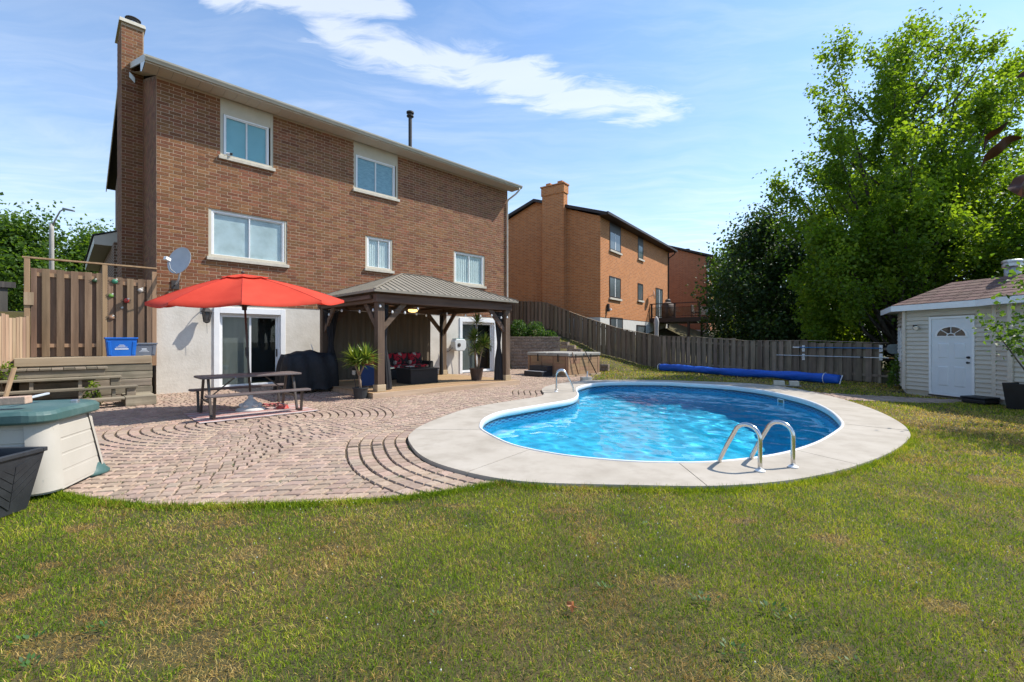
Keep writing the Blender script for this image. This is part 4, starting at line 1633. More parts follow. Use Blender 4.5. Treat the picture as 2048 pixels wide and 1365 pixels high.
# ------------------------------------------------------------------ furniture under the roof
wicker = MAT('black_wicker', [(.010, .010, .011), (.030, .029, .030)], 60, stretch=(1, 1, 3), rough=.7, bump=.5, bscale=90)
cush_m, t, b = newmat('red_floral_cushion')
tc = t.n('ShaderNodeTexCoord').outputs['Object']
v = t.n('ShaderNodeTexVoronoi', {'Vector': tc, 'Scale': 9.0}).outputs['Color']
f = t.n('ShaderNodeSeparateColor', {0: v}).outputs[0]
c = t.ramp(f, [(.0, (.02, .012, .015)), (.34, (.02, .012, .015)), (.36, (.42, .012, .03)), (.72, (.55, .02, .05)), (.75, (.45, .40, .36)), (.9, (.03, .02, .02))], 'CONSTANT')
t.t.links.new(c, b.inputs['Base Color'])
b.inputs['Roughness'].default_value = .85


def pillow(w, d, h, mat, parent, loc, rot, name='cushion'):
    bm = bmesh.new()
    bmesh.ops.create_cube(bm, size=1)
    bmesh.ops.subdivide_edges(bm, edges=bm.edges, cuts=4, use_grid_fill=True)
    for v in bm.verts:
        x, y, z = v.co * 2
        f = (1 - .55 * abs(x) ** 3) * (1 - .55 * abs(y) ** 3)
        v.co = (x * w / 2 * (1 - .05 * y * y), y * d / 2 * (1 - .05 * x * x), z * h / 2 * (.25 + .75 * f))
    me = bpy.data.meshes.new(name)
    bm.to_mesh(me)
    bm.free()
    return obj(name, me, mat, parent, True, loc=loc, rot=rot)


def build_furniture():
    sofa = thing('outdoor_sofa', 'black wicker sofa with red floral cushions at the back of the gazebo', 'sofa', gw(2.55, 3.0, DKH), R(45))
    m = MB()
    m.box(-.95, .95, -.35, .4, .02, .36)
    m.build('seat_base', wicker, sofa, bevel=.03)
    MB().box(-.95, .95, .28, .42, .36, .80).build('backrest', wicker, sofa, bevel=.03)
    for s in (-1, 1):
        MB().box(s * .95 - .08, s * .95 + .08, -.36, .42, .02, .60).build('armrest', wicker, sofa, bevel=.03)
    for i in range(3):
        pillow(.58, .55, .16, cush_m, sofa, (-.59 + i * .59, -.03, .43), (0, 0, 0), 'seat_cushion')
        pillow(.56, .44, .2, cush_m, sofa, (-.59 + i * .59, .2, .68), (R(78), 0, R(4 * (i - 1))), 'back_cushion')
    g = pillow(.42, .42, .14, MAT('green_cushion', [(.13, .30, .03), (.18, .38, .05)], 6), None, gw(1.65, 2.95, DKH + .67), (R(75), R(8), R(40)), 'throw_pillow')
    tag(g, 'lime green throw pillow on the black sofa', 'pillow')
    ot = thing('fire_table', 'black square fire table on the gazebo platform', 'table', gw(2.05, 1.35, DKH), R(45))
    MB().box(-.5, .5, -.42, .42, .0, .43).build('table_body', wicker, ot, bevel=.015)
    MB().box(-.53, .53, -.45, .45, .432, .47).build('table_top', black_metal, ot, bevel=.008)
    # small shells on the table
    kn = thing('table_ornament', 'small pale driftwood ornament on the black fire table', 'ornament', gw(1.85, 1.5, DKH + .47), 0)
    mm = MB()
    for k in range(7):
        a = k * .9
        mm.tube([(0, 0, .015), (math.cos(a) * .07, math.sin(a) * .07, .05), (math.cos(a) * .13, math.sin(a) * .13, .03 + .02 * (k % 3))], [.02, .016, .006], 6)
    mm.build('branchlet', MAT('driftwood', [(.45, .42, .37), (.6, .57, .5)], 9), kn, smooth=True)
    st = thing('side_table', 'small round white side table behind the front left gazebo post', 'table', gw(.75, .95, DKH), 0)
    MB().lathe([(.20, .52), (.22, .53), (.22, .55), (.2, .56)], 20).build('table_top', MAT('green_white', [(.55, .66, .5), (.65, .72, .6)], 4), st)
    MB().lathe([(.14, .0), (.13, .02), (.03, .05), (.03, .52)], 14).build('leg', white_vinyl, st)
    ln = thing('table_lantern', 'pale green candle lantern on the small side table', 'lantern', gw(.75, .95, DKH + .56), 0)
    MB().lathe([(.07, 0), (.075, .02), (.075, .2), (.07, .22)], 14).build('lantern_body', MAT('green_lantern', [(.25, .42, .14), (.34, .5, .2)], 5, rough=.4), ln)
    MB().lathe([(.06, .22), (.03, .25), (.012, .27)], 12).build('lantern_lid', white_vinyl, ln)
    # folded red and blue chairs on the left behind the post
    fc = thing('folded_chair', 'folded red and blue camping chair leaning behind the front left post', 'chair', gw(.32, 1.15, DKH), R(30))
    MB().hexa([(-.22, 0, .05), (.22, 0, .05), (.22, .05, .05), (-.22, .05, .05), (-.2, .22, .95), (.2, .22, .95), (.2, .27, .95), (-.2, .27, .95)]).build('seat_sling', MAT('red_canvas', [(.30, .012, .02), (.4, .02, .03)], 6), fc, bevel=.01)
    MB().hexa([(-.24, -.08, .05), (.2, -.08, .05), (.2, -.03, .05), (-.24, -.03, .05), (-.22, .08, .62), (.2, .08, .62), (.2, .13, .62), (-.22, .13, .62)]).build('back_sling', MAT('blue_canvas', [(.010, .030, .10), (.015, .045, .15)], 6), fc, bevel=.01)
    for s in (-1, 1):
        MB().tube([(s * .23, -.05, .0), (s * .22, .3, 1.0)], .012, 8).build('leg', black_metal, fc)
    # barbecue under a black cover
    bb = thing('covered_barbecue', 'barbecue grill under a loose black cover beside the patio door', 'barbecue', gw(-.95, 2.45, 0), R(45))
    bm = bmesh.new()
    bmesh.ops.create_cube(bm, size=1)
    bmesh.ops.subdivide_edges(bm, edges=bm.edges, cuts=11, use_grid_fill=True)
    for v in bm.verts:
        x, y, z = v.co.x * 2, v.co.y * 2, v.co.z + .5
        zz = z * 1.20
        wx = .68 + .06 * (1 - z)
        wy = .36 + .07 * (1 - z)
        topf = max(0, z - .62) / .38
        shoulder = 1 - .42 * topf * topf
        px = x * wx * (1 - .16 * topf * topf)
        py = y * wy * shoulder
        if z > .98:
            zz -= .15 * abs(x) ** 2 + .10 * abs(y) ** 2
        sag = .05 * math.sin(x * 6 + y * 3) + .035 * math.sin(y * 11 + z * 7) + .02 * math.sin(x * 17 - z * 5)
        fl = (1 - z) ** 1.2
        px += (.04 + .05 * fl) * math.sin(y * 7 + z * 2.5) * abs(x)
        py += (.05 * fl + .02) * math.sin(x * 9 + z * 2) * abs(y) + sag * .25
        v.co = (px, py, max(.03, zz + .02 * math.sin(x * 9)) + (.05 if z < .01 else 0))
    me = bpy.data.meshes.new('grill_cover')
    bm.to_mesh(me)
    bm.free()
    obj('grill_cover', me, MAT('black_cover_fabric', [(.006, .007, .009), (.014, .016, .02)], 4, rough=.6, bump=.6, bscale=5, dist=.05), bb, True)
    MB().tube([(.2, .0, 1.12), (.12, -.02, 1.36)], .012, 8).build('thermometer', white_vinyl, bb)
    for s in (-1, 1):
        MB().box(s * .55 - .03, s * .55 + .03, -.25, .25, 0, .12).build('caster_frame', black_metal, bb)


build_furniture()

# ------------------------------------------------------------------ potted yuccas
yucca_leaf = LEAF('yucca_leaf', [(0, (.05, .10, .02)), (.5, (.13, .21, .035)), (1, (.30, .36, .09))], .25, .35)
yucca_bark = MAT('yucca_bark', [(.22, .15, .10), (.40, .29, .20)], 20, rough=.9, bump=.6)
soil = MAT('potting_soil', [(.02, .014, .01), (.05, .036, .025)], 20, rough=1, bump=.5)


def rosette(mb, c, n, L, rr, tilt=(0, 0)):
    for i in range(n):
        a = i * 2.39996 + rr.random() * .3
        up = 1.35 - 1.75 * (i / n) + rr.uniform(-.1, .1)
        l = L * rr.uniform(.75, 1.1)
        d = Vector((math.cos(a) * math.cos(up), math.sin(a) * math.cos(up), math.sin(up)))
        sd_ = Vector((-math.sin(a), math.cos(a), 0))
        w = .022
        p0 = Vector(c)
        p1 = p0 + d * l * .5
        p2 = p0 + d * l + Vector((0, 0, -.10 * l * math.cos(up)))
        up_ = Vector((0, 0, .006))
        mb.add([p0 - sd_ * w * .5, p0 - up_, p0 + sd_ * w * .5, p1 - sd_ * w, p1 - up_ * 1.5, p1 + sd_ * w, p2], [(0, 1, 4, 3), (1, 2, 5, 4), (3, 4, 6), (4, 5, 6)], rr.random())


def yucca(loc, label, stems, pot, L, seed):
    rr = random.Random(seed)
    y = thing('potted_yucca', label, 'plant', loc, 0, 'potted yuccas')
    r0, r1, h, pm = pot
    MB().lathe([(r0, 0), (r1, h), (r1 + .015, h), (r1 + .015, h + .035), (r1 - .01, h + .035), (r1 - .015, h - .03)], 24).build('pot', pm, y, smooth=False)
    MB().lathe([(r1 - .016, h - .05), (r1 - .018, h - .015)], 20).build('soil', soil, y)
    for path, rad, n in stems:
        MB().tube(path, rad, 8).build('stem', yucca_bark, y, smooth=True)
        if n:
            m = MB()
            rosette(m, path[-1], n, L, rr)
            if n > 60:
                rosette(m, Vector(path[-1]) - Vector((0, 0, .12)), n // 3, L * .85, rr)
            m.build('foliage', yucca_leaf, y)
    return y


pot_dark = MAT('dark_plastic_pot', [(.022, .024, .027), (.045, .047, .05)], 6, rough=.5, bump=.05)
pot_brown = MAT('brown_pot', [(.06, .035, .025), (.10, .062, .045)], 8, rough=.6, bump=.1)
yp = gp(721, 797)
yucca((yp[0], yp[1], 0), 'branching yucca in a charcoal pot in front of the left gazebo post', [
    ([(0, 0, .2), (-.01, 0, .42), (-.03, 0, .6)], [.035, .032, .03], 0),
    ([(-.03, 0, .58), (-.12, .02, .78), (-.16, .0, 1.0)], [.028, .026, .024], 90),
    ([(-.03, 0, .58), (.06, .03, .8), (.15, -.02, 1.03)], [.026, .024, .022], 90),
    ([(-.03, 0, .6), (0, -.1, .75), (.0, -.14, .92)], [.022, .02, .02], 60)], (.155, .185, .25, pot_dark), .47, 5)
y2 = gw(4.0, .75, DKH)
yucca(y2, 'tall yucca in a brown pot inside the gazebo by the right post', [
    ([(0, 0, .3), (-.04, 0, .9), (-.06, 0, 1.35), (.02, 0, 1.95)], [.028, .025, .022, .016], 55),
    ([(-.05, 0, 1.3), (-.08, .02, 1.45)], [.02, .02], 85),
    ([(.06, 0, .3), (.14, 0, .8), (.26, .02, 1.25)], [.024, .022, .02], 95),
    ([(.02, .03, .3), (.06, .05, .7), (-.02, .06, 1.02)], [.02, .018, .018], 70)], (.17, .23, .36, pot_brown), .42, 9)
sl = thing('solar_lamp', 'small black solar path lamp stuck in the charcoal yucca pot', 'lamp', (yp[0] - .13, yp[1] - .02, 0), 0)
MB().tube([(.02, 0, .2), (-.03, .0, .62)], .009, 8).build('stake', black_metal, sl)
MB().lathe([(.03, .60), (.045, .63), (.045, .72)], 12, (-.035, 0, 0)).build('lens', MAT('lamp_lens', [(.3, .3, .29), (.4, .4, .38)], 4, rough=.2), sl)
MB().lathe([(.06, .72), (.06, .735), (.03, .76)], 12, (-.035, 0, 0)).build('cap', black_metal, sl)
# ================================================================== table, umbrella and rug
table_m = MAT('brown_resin', [(.105, .085, .082), (.14, .115, .11)], 5, rough=.5, bump=.1, bscale=40)
table_metal = MAT('brown_powder_coat', [(.05, .038, .032), (.075, .06, .05)], 6, rough=.45, bump=.05)
TC = Vector((-5.47, 9.40, 0))


def build_table():
    tb = thing('picnic_table', 'brown picnic table with two attached benches under the red umbrella', 'table', TC, R(45))

    def slab(name, x0, x1, y0, y1, z0, z1, rad):
        n = 5
        poly = []
        for cx, cy, a0 in ((x1 - rad, y1 - rad, 0), (x0 + rad, y1 - rad, 90), (x0 + rad, y0 + rad, 180), (x1 - rad, y0 + rad, 270)):
            for k in range(n + 1):
                a = R(a0 + 90 * k / n)
                poly.append((cx + rad * math.cos(a), cy + rad * math.sin(a)))
        return MB().prism(poly, z0, z1).build(name, table_m, tb, bevel=.010)
    slab('tabletop', -.93, .93, -.37, .37, .745, .785, .10)
    for s in (-1, 1):
        slab('bench_seat', -.93, .93, s * .74 - .13, s * .74 + .13, .435, .475, .06)
    for e in (-1, 1):
        for s in (-1, 1):
            x = e * .78
            m = MB()
            m.bar((x, s * .20, .745), (x, s * .44, .03), .045, .045)
            m.bar((x, s * .41, .025), (x, s * .70, .025), .045, .045)
            m.bar((x, s * .68, .03), (x, s * .74, .435), .045, .045)
            m.build('leg', table_metal, tb, bevel=.005)
        MB().bar((e * .78, -.36, .30), (e * .78, .36, .30), .035, .035).build('cross_bar', table_metal, tb)
        MB().bar((e * .77, 0, .31), (e * .28, 0, .73), .022, .022).build('brace', table_metal, tb)
    # umbrella
    um = thing('patio_umbrella', 'open red patio umbrella with a dark pole through the picnic table', 'umbrella', TC + Vector((-.06, .12, 0)), R(30))
    red, t, b = newmat('red_canopy')
    tc = t.n('ShaderNodeTexCoord').outputs['Object']
    c = t.ramp(t.noise(tc, 2.0, 4), [(.3, (.58, .052, .028)), (.7, (.68, .075, .04))])
    t.t.links.new(c, b.inputs['Base Color'])
    b.inputs['Roughness'].default_value = .75
    b.inputs['Specular IOR Level'].default_value = .25
    t.t.links.new(t.n('ShaderNodeBump', {'Strength': .15, 'Distance': .02, 'Height': t.noise(tc, 6.0, 4)}).outputs[0], b.inputs['Normal'])
    tl = t.n('ShaderNodeBsdfTranslucent', {'Color': (.7, .05, .03, 1)}).outputs[0]
    mx = t.n('ShaderNodeMixShader', {0: .18, 1: b.outputs[0], 2: tl}).outputs[0]
    t.t.links.new(mx, [x for x in red.node_tree.nodes if x.type == 'OUTPUT_MATERIAL'][0].inputs[0])
    top = Vector((-.14, .0, 2.86))
    seam_m = MAT('red_seam', [(.42, .025, .018), (.5, .035, .024)], 8, rough=.8)
    NR = 8
    sub = 8
    tips = []
    for k in range(NR):
        a = 2 * math.pi * k / NR
        x = math.cos(a)
        y = math.sin(a)
        tips.append(Vector((x * (2.02 if x > 0 else 1.62), y * 1.22, 0)))
    tips = [Vector((q.x, q.y, 2.30 + .055 * q.x + .075 * q.y)) for q in tips]

    def surf(f, k, s):
        """f from the crown (0) to the rim (1), between rib k and k+1 at s"""
        p, q = tips[k % NR], tips[(k + 1) % NR]
        e = p.lerp(q, s)
        base = Vector((top.x, top.y, 0))
        pt = base + (Vector((e.x, e.y, 0)) + Vector((-.14, 0, 0)) - base + Vector((0, 0, 0))) * f
        z = top.z + (e.z - top.z) * (f ** 1.08)
        z -= .085 * math.sin(math.pi * s) * f * (1.1 - f * .45)
        z += .05 * math.sin(math.pi * f)
        # slack rim between the ribs
        rad = 1 - .03 * math.sin(math.pi * s) * f * f
        return Vector((base.x + (pt.x - base.x) * rad, base.y + (pt.y - base.y) * rad, z))
    m = MB()
    nf = 9
    for k in range(NR):
        g = [[surf(.10 + .90 * i / nf, k, j / sub) for j in range(sub + 1)] for i in range(nf + 1)]
        g.append([g[-1][j] + Vector((0, 0, -.05)) for j in range(sub + 1)])
        vs = [p for row in g for p in row]
        m2 = MB()
        m2.add(vs, [(i * (sub + 1) + j, (i + 1) * (sub + 1) + j, (i + 1) * (sub + 1) + j + 1, i * (sub + 1) + j + 1) for i in range(len(g) - 1) for j in range(sub)], .5)
        m2.build('canopy_panel', red, um, smooth=True)
    v = MB()
    for k in range(NR):
        g = [[surf(.0 + .24 * i / 3, k, j / 4) + Vector((0, 0, .022 + .006 * i)) for j in range(5)] for i in range(4)]
        v.add([p for row in g for p in row], [(i * 5 + j, (i + 1) * 5 + j, (i + 1) * 5 + j + 1, i * 5 + j + 1) for i in range(3) for j in range(4)], .5)
    v.build('vent_flap', red, um, smooth=True)
    for k in range(NR):
        r = MB()
        r.tube([surf(f, k, 0) + Vector((0, 0, -.018)) for f in (.06, .3, .6, .99)], .010, 6)
        rb = r.build('rib', table_metal, um)
        MB().tube([surf(f, k, 0) + Vector((0, 0, .002)) for f in (.12, .3, .5, .7, .85, 1.0)], .0055, 5).build('seam', seam_m, rb)
        MB().tube([surf(.52, k, 0) + Vector((0, 0, -.02)), Vector((top.x * .8, 0, 2.18))], .008, 6).build('strut', table_metal, rb)
    MB().tube([(0.0, 0, .28), (-.03, 0, .8), top], .021, 12).build('pole', table_metal, um, smooth=True)
    MB().tube([(-.062, 0, 1.16), (-.07, 0, 1.34)], .034, 12).build('crank_box', black_metal, um)
    MB().tube([(-.07, -.02, 1.25), (-.07, -.10, 1.25), (-.07, -.10, 1.12)], .009, 6).build('crank_handle', black_metal, um)
    MB().lathe([(.03, 0), (.04, .02), (.012, .055)], 12, top + Vector((0, 0, .03))).build('finial', table_metal, um)
    MB().lathe([(.045, 2.12), (.05, 2.2), (.045, 2.26)], 12, (top.x * .8, 0, 0)).build('runner', black_metal, um)
    cb = MB()
    cb.lathe([(.27, 0), (.28, .03), (.25, .06), (.19, .08), (.15, .16), (.085, .23), (.05, .26), (.045, .36)], 28)
    ub = cb.build('umbrella_base', MAT('cast_white_stone', [(.46, .45, .43), (.60, .59, .56)], 10, rough=.9, bump=.4), um, smooth=True)
    for k in range(6):
        a = k * math.pi / 3
        MB().lathe([(.01, -.05), (.05, -.03), (.065, .0), (.05, .035), (.01, .05)], 10, (math.cos(a) * .155, math.sin(a) * .155, .12)).build('scroll', ub.data.materials[0], ub, smooth=True)
    # rug below the table
    rug, t, b = newmat('striped_rug')
    tc = t.n('ShaderNodeTexCoord').outputs['Object']
    s = t.n('ShaderNodeSeparateXYZ', {0: tc}).outputs[1]
    w = t.math('FRACT', t.math('MULTIPLY', s, 1.9))
    c = t.ramp(w, [(.0, (.36, .17, .15)), (.22, (.52, .43, .39)), (.38, (.36, .19, .17)), (.60, (.30, .28, .29)), (.72, (.53, .45, .41)), (.86, (.38, .17, .15))], 'CONSTANT')
    c = t.mix(t.ramp(t.noise(tc, 5.0, 5, .7), [(.4, 0.0), (.8, .6)]), c, (.42, .33, .30))
    t.t.links.new(c, b.inputs['Base Color'])
    b.inputs['Roughness'].default_value = .95
    m = MB()
    nx, ny = 26, 18
    for i in range(nx + 1):
        for j in range(ny + 1):
            x, y = -1.05 + 2.1 * i / nx, -.75 + 1.5 * j / ny
            m.v.append((x + .01 * math.sin(j), y + .012 * math.sin(i * 1.3), .008 + .006 * abs(math.sin(i * .9 + j * .5))))
            m.r.append(.5)
    m.f = [(i * (ny + 1) + j, (i + 1) * (ny + 1) + j, (i + 1) * (ny + 1) + j + 1, i * (ny + 1) + j + 1) for i in range(nx) for j in range(ny)]
    rg = m.build('outdoor_rug', rug)
    rg.location = TC + Vector((.14, -.14, 0))
    rg.rotation_euler = (0, 0, R(45))
    tag(rg, 'faded red and white striped rug under the picnic table', 'rug')
    bw = thing('dog_bowl', 'red bowl with a steel rim on the rug beside the umbrella base', 'bowl', (*gp(565, 818), .015), 0)
    MB().lathe([(.13, 0), (.10, .07), (.085, .08)], 18).build('bowl_body', MAT('red_plastic', [(.40, .05, .04), (.5, .08, .06)], 4, rough=.4), bw)
    MB().lathe([(.105, .07), (.11, .085), (.09, .085), (.08, .05)], 18).build('rim', steel, bw)
    cl = MB()
    for i in range(9):
        for j in range(6):
            cl.v.append((-.2 + .05 * i, -.13 + .05 * j, .02 + .03 * abs(math.sin(i * 1.1 + j * 1.7)) + .02 * math.sin(j * 2.3) ** 2))
            cl.r.append(.5)
    cl.f = [(i * 6 + j, (i + 1) * 6 + j, (i + 1) * 6 + j + 1, i * 6 + j + 1) for i in range(8) for j in range(5)]
    cc = cl.build('crumpled_towel', MAT('red_towel', [(.30, .07, .07), (.42, .13, .12)], 9, rough=.95), None, smooth=True)
    cc.location = (*gp(540, 813), 0)
    cc.rotation_euler = (0, 0, .6)
    tag(cc, 'crumpled red towel on the rug behind the umbrella base', 'towel')


build_table()

# ================================================================== fixtures on the house wall
def build_fixtures():
    d = thing('satellite_dish', 'grey satellite dish on a bent arm at the brick corner', 'satellite dish', hw(.42, -.02, 3.05), R(45))
    dish_m = MAT('dish_grey', [(.38, .40, .42), (.46, .48, .50)], 4, rough=.5, bump=.02)
    MB().box(-.09, .09, -.01, .02, -.12, .12).build('mount_plate', dark_iron, d)
    MB().tube([(0, -.01, 0), (.0, -.16, .02), (.03, -.3, .12), (.05, -.38, .35), (.03, -.36, .5)], .022, 10).build('mast', dish_m, d, smooth=True)
    # reflector
    n = Vector((-.76, -.58, .26)).normalized()
    q = n.to_track_quat('Z', 'Y')
    c = Vector((.05, -.42, .62))
    rf = MB()
    prof = []
    for k in range(8):
        r = .36 * k / 7
        prof.append((max(r, .002), .32 * r * r))
    prof += [(.365, .044), (.362, .035)] + [(r, z - .012) for r, z in prof[::-1]]
    rf.lathe(prof, 36)
    rf.v = [tuple(c + q @ Vector((p[0] * .95, p[1] * 1.08, p[2]))) for p in rf.v]
    rf.build('reflector', dish_m, d, smooth=True)
    lf = c + q @ Vector((0, -.12, .36))
    MB().tube([c + q @ Vector((0, -.39, .02)), c + q @ Vector((0, -.34, .22)), lf], .014, 8).build('feed_arm', dish_m, d)
    MB().bar(lf - q @ Vector((0, .0, .05)), lf + q @ Vector((0, .0, .10)), .09, .09).build('receiver', white_vinyl, d, bevel=.01)
    # wall lantern
    w = thing('wall_lantern', 'black wall lantern on the stucco left of the patio door', 'lantern', hw(1.12, 0, 2.4), R(45))
    MB().box(-.05, .05, -.03, .01, -.06, .10).build('back_plate', dark_iron, w, bevel=.006)
    MB().tube([(0, -.02, .05), (0, -.15, .12), (0, -.25, .08), (0, -.25, .0)], .012, 8).build('bracket', dark_iron, w)
    MB().lathe([(.15, -.10), (.155, -.09), (.07, .0), (.03, .03)], 6, (0, -.25, 0)).build('lantern_roof', dark_iron, w)
    MB().lathe([(.075, -.36), (.115, -.11)], 6, (0, -.25, 0)).build('lantern_glass', MAT('smoked_glass', [(.05, .047, .045), (.08, .075, .07)], 6, rough=.15, bump=0), w)
    for k in range(6):
        a = k * math.pi / 3
        MB().tube([(.08 * math.cos(a), -.25 + .08 * math.sin(a), -.37), (.12 * math.cos(a), -.25 + .12 * math.sin(a), -.105)], .008, 5).build('bar', dark_iron, w)
    MB().lathe([(.03, -.42), (.085, -.385), (.085, -.365)], 6, (0, -.25, 0)).build('lantern_base', dark_iron, w)
    MB().tube([(.0, -.25, -.42), (.01, -.25, -.72)], .004, 5).build('pull_chain', dark_iron, w)
    # hose reel
    h = thing('hose_reel', 'white wall mounted hose reel beside the right patio door', 'hose reel', hw(10.28, 0, 1.28), R(45))
    MB().box(-.06, .06, -.14, .0, -.22, .22).build('wall_bracket', galvanised, h, bevel=.01)
    pts = [(-.30, -.2), (-.22, -.26), (.2, -.26), (.3, -.12), (.3, .16), (.2, .25), (-.24, .25), (-.32, .14)]
    m = MB()
    m.add([(p[0], -.46, p[1]) for p in pts] + [(p[0], -.14, p[1]) for p in pts], [tuple(range(8))] + [tuple(range(15, 7, -1))] + [(i, i + 8, (i + 1) % 8 + 8, (i + 1) % 8) for i in range(8)])
    hm = MAT('reel_plastic', [(.56, .58, .57), (.64, .66, .65)], 4, rough=.4)
    m.build('reel_case', hm, h, bevel=.03)
    MB().lathe([(.08, -.01), (.09, .01), (.05, .03)], 16).build('hub', dark_iron, h, loc=(-.1, -.46, 0), rot=(R(90), 0, 0))
    MB().bar((-.25, -.30, .262), (.2, -.30, .262), .25, .02).build('reel_lid', MAT('teal_plastic', [(.03, .20, .19), (.04, .26, .24)], 4), h, bevel=.005)
    MB().tube([(.3, -.3, .12), (.42, -.32, .08), (.5, -.34, -.1), (.55, -.34, -.5)], .014, 8).build('hose_end', dark_iron, h, smooth=True)
    MB().tube([(-.3, -.3, -.1), (-.45, -.25, -.25), (-.6, -.12, -.34), (-.75, -.03, -.3)], .012, 8).build('feed_hose', dark_iron, h, smooth=True)
    # camera on the first sill
    s = thing('security_camera', 'tiny white and black security camera on the upper left window sill', 'camera', hw(1.72, -.05, 7.03), R(45))
    MB().lathe([(.05, 0), (.045, .02)], 12).build('base', white_vinyl, s)
    MB().tube([(0, 0, .02), (0, -.02, .06)], .012, 8).build('stem', white_vinyl, s)
    MB().tube([(-.06, .02, .07), (.03, -.03, .07)], .035, 12).build('camera_body', white_vinyl, s)
    MB().tube([(.03, -.03, .07), (.08, -.06, .07)], .038, 12).build('camera_hood', black_metal, s)
    # cable on the stucco near the gazebo
    cb = MB().tube([hw(9.72, -.012, 2.5), hw(9.72, -.012, 1.7), hw(9.68, -.014, 1.0), hw(9.86, -.02, .35), hw(9.9, -.03, .02)], .016, 6).build('wall_hose', dark_iron)
    tag(cb, 'dark hose hanging down the stucco left of the right patio door', 'hose')
    # hanging lanterns in the shade of the gazebo
    hl = thing('hanging_lantern', 'dark iron lantern hanging on the shaded stucco behind the gazebo', 'lantern', hw(6.8, -.22, 1.65), R(45))
    MB().lathe([(.09, 0), (.1, .02), (.1, .3), (.12, .32), (.04, .42)], 8).build('lantern_body', dark_iron, hl)
    MB().tube([(0, 0, .42), (0, .02, .6), (0, .22, .62)], .01, 6).build('hook', dark_iron, hl)


build_fixtures()

# ================================================================== left side: timber terrace, steps, screen fence
grey_timber = WOOD('weathered_timber', [(.13, .11, .08), (.24, .20, .145), (.36, .31, .23)], 0, vary=.18, dirt=((.10, .10, .06), 3.0, .5))
new_timber = WOOD('brown_timber', [(.24, .17, .11), (.36, .27, .18), (.43, .33, .23)], 0, vary=.12)
cedar = WOOD('cedar_boards', [(.115, .070, .040), (.20, .125, .075), (.29, .19, .12)], 2, vary=.20)
post_wood = WOOD('post_wood', [(.24, .145, .075), (.33, .21, .115), (.40, .26, .15)], 2, vary=.12)
old_fence = WOOD('old_grey_fence', [(.040, .037, .034), (.075, .068, .06), (.12, .105, .09)], 2, vary=.25)
tan_fence = WOOD('tan_fence', [(.26, .165, .105), (.37, .25, .165), (.45, .32, .22)], 2, vary=.2)


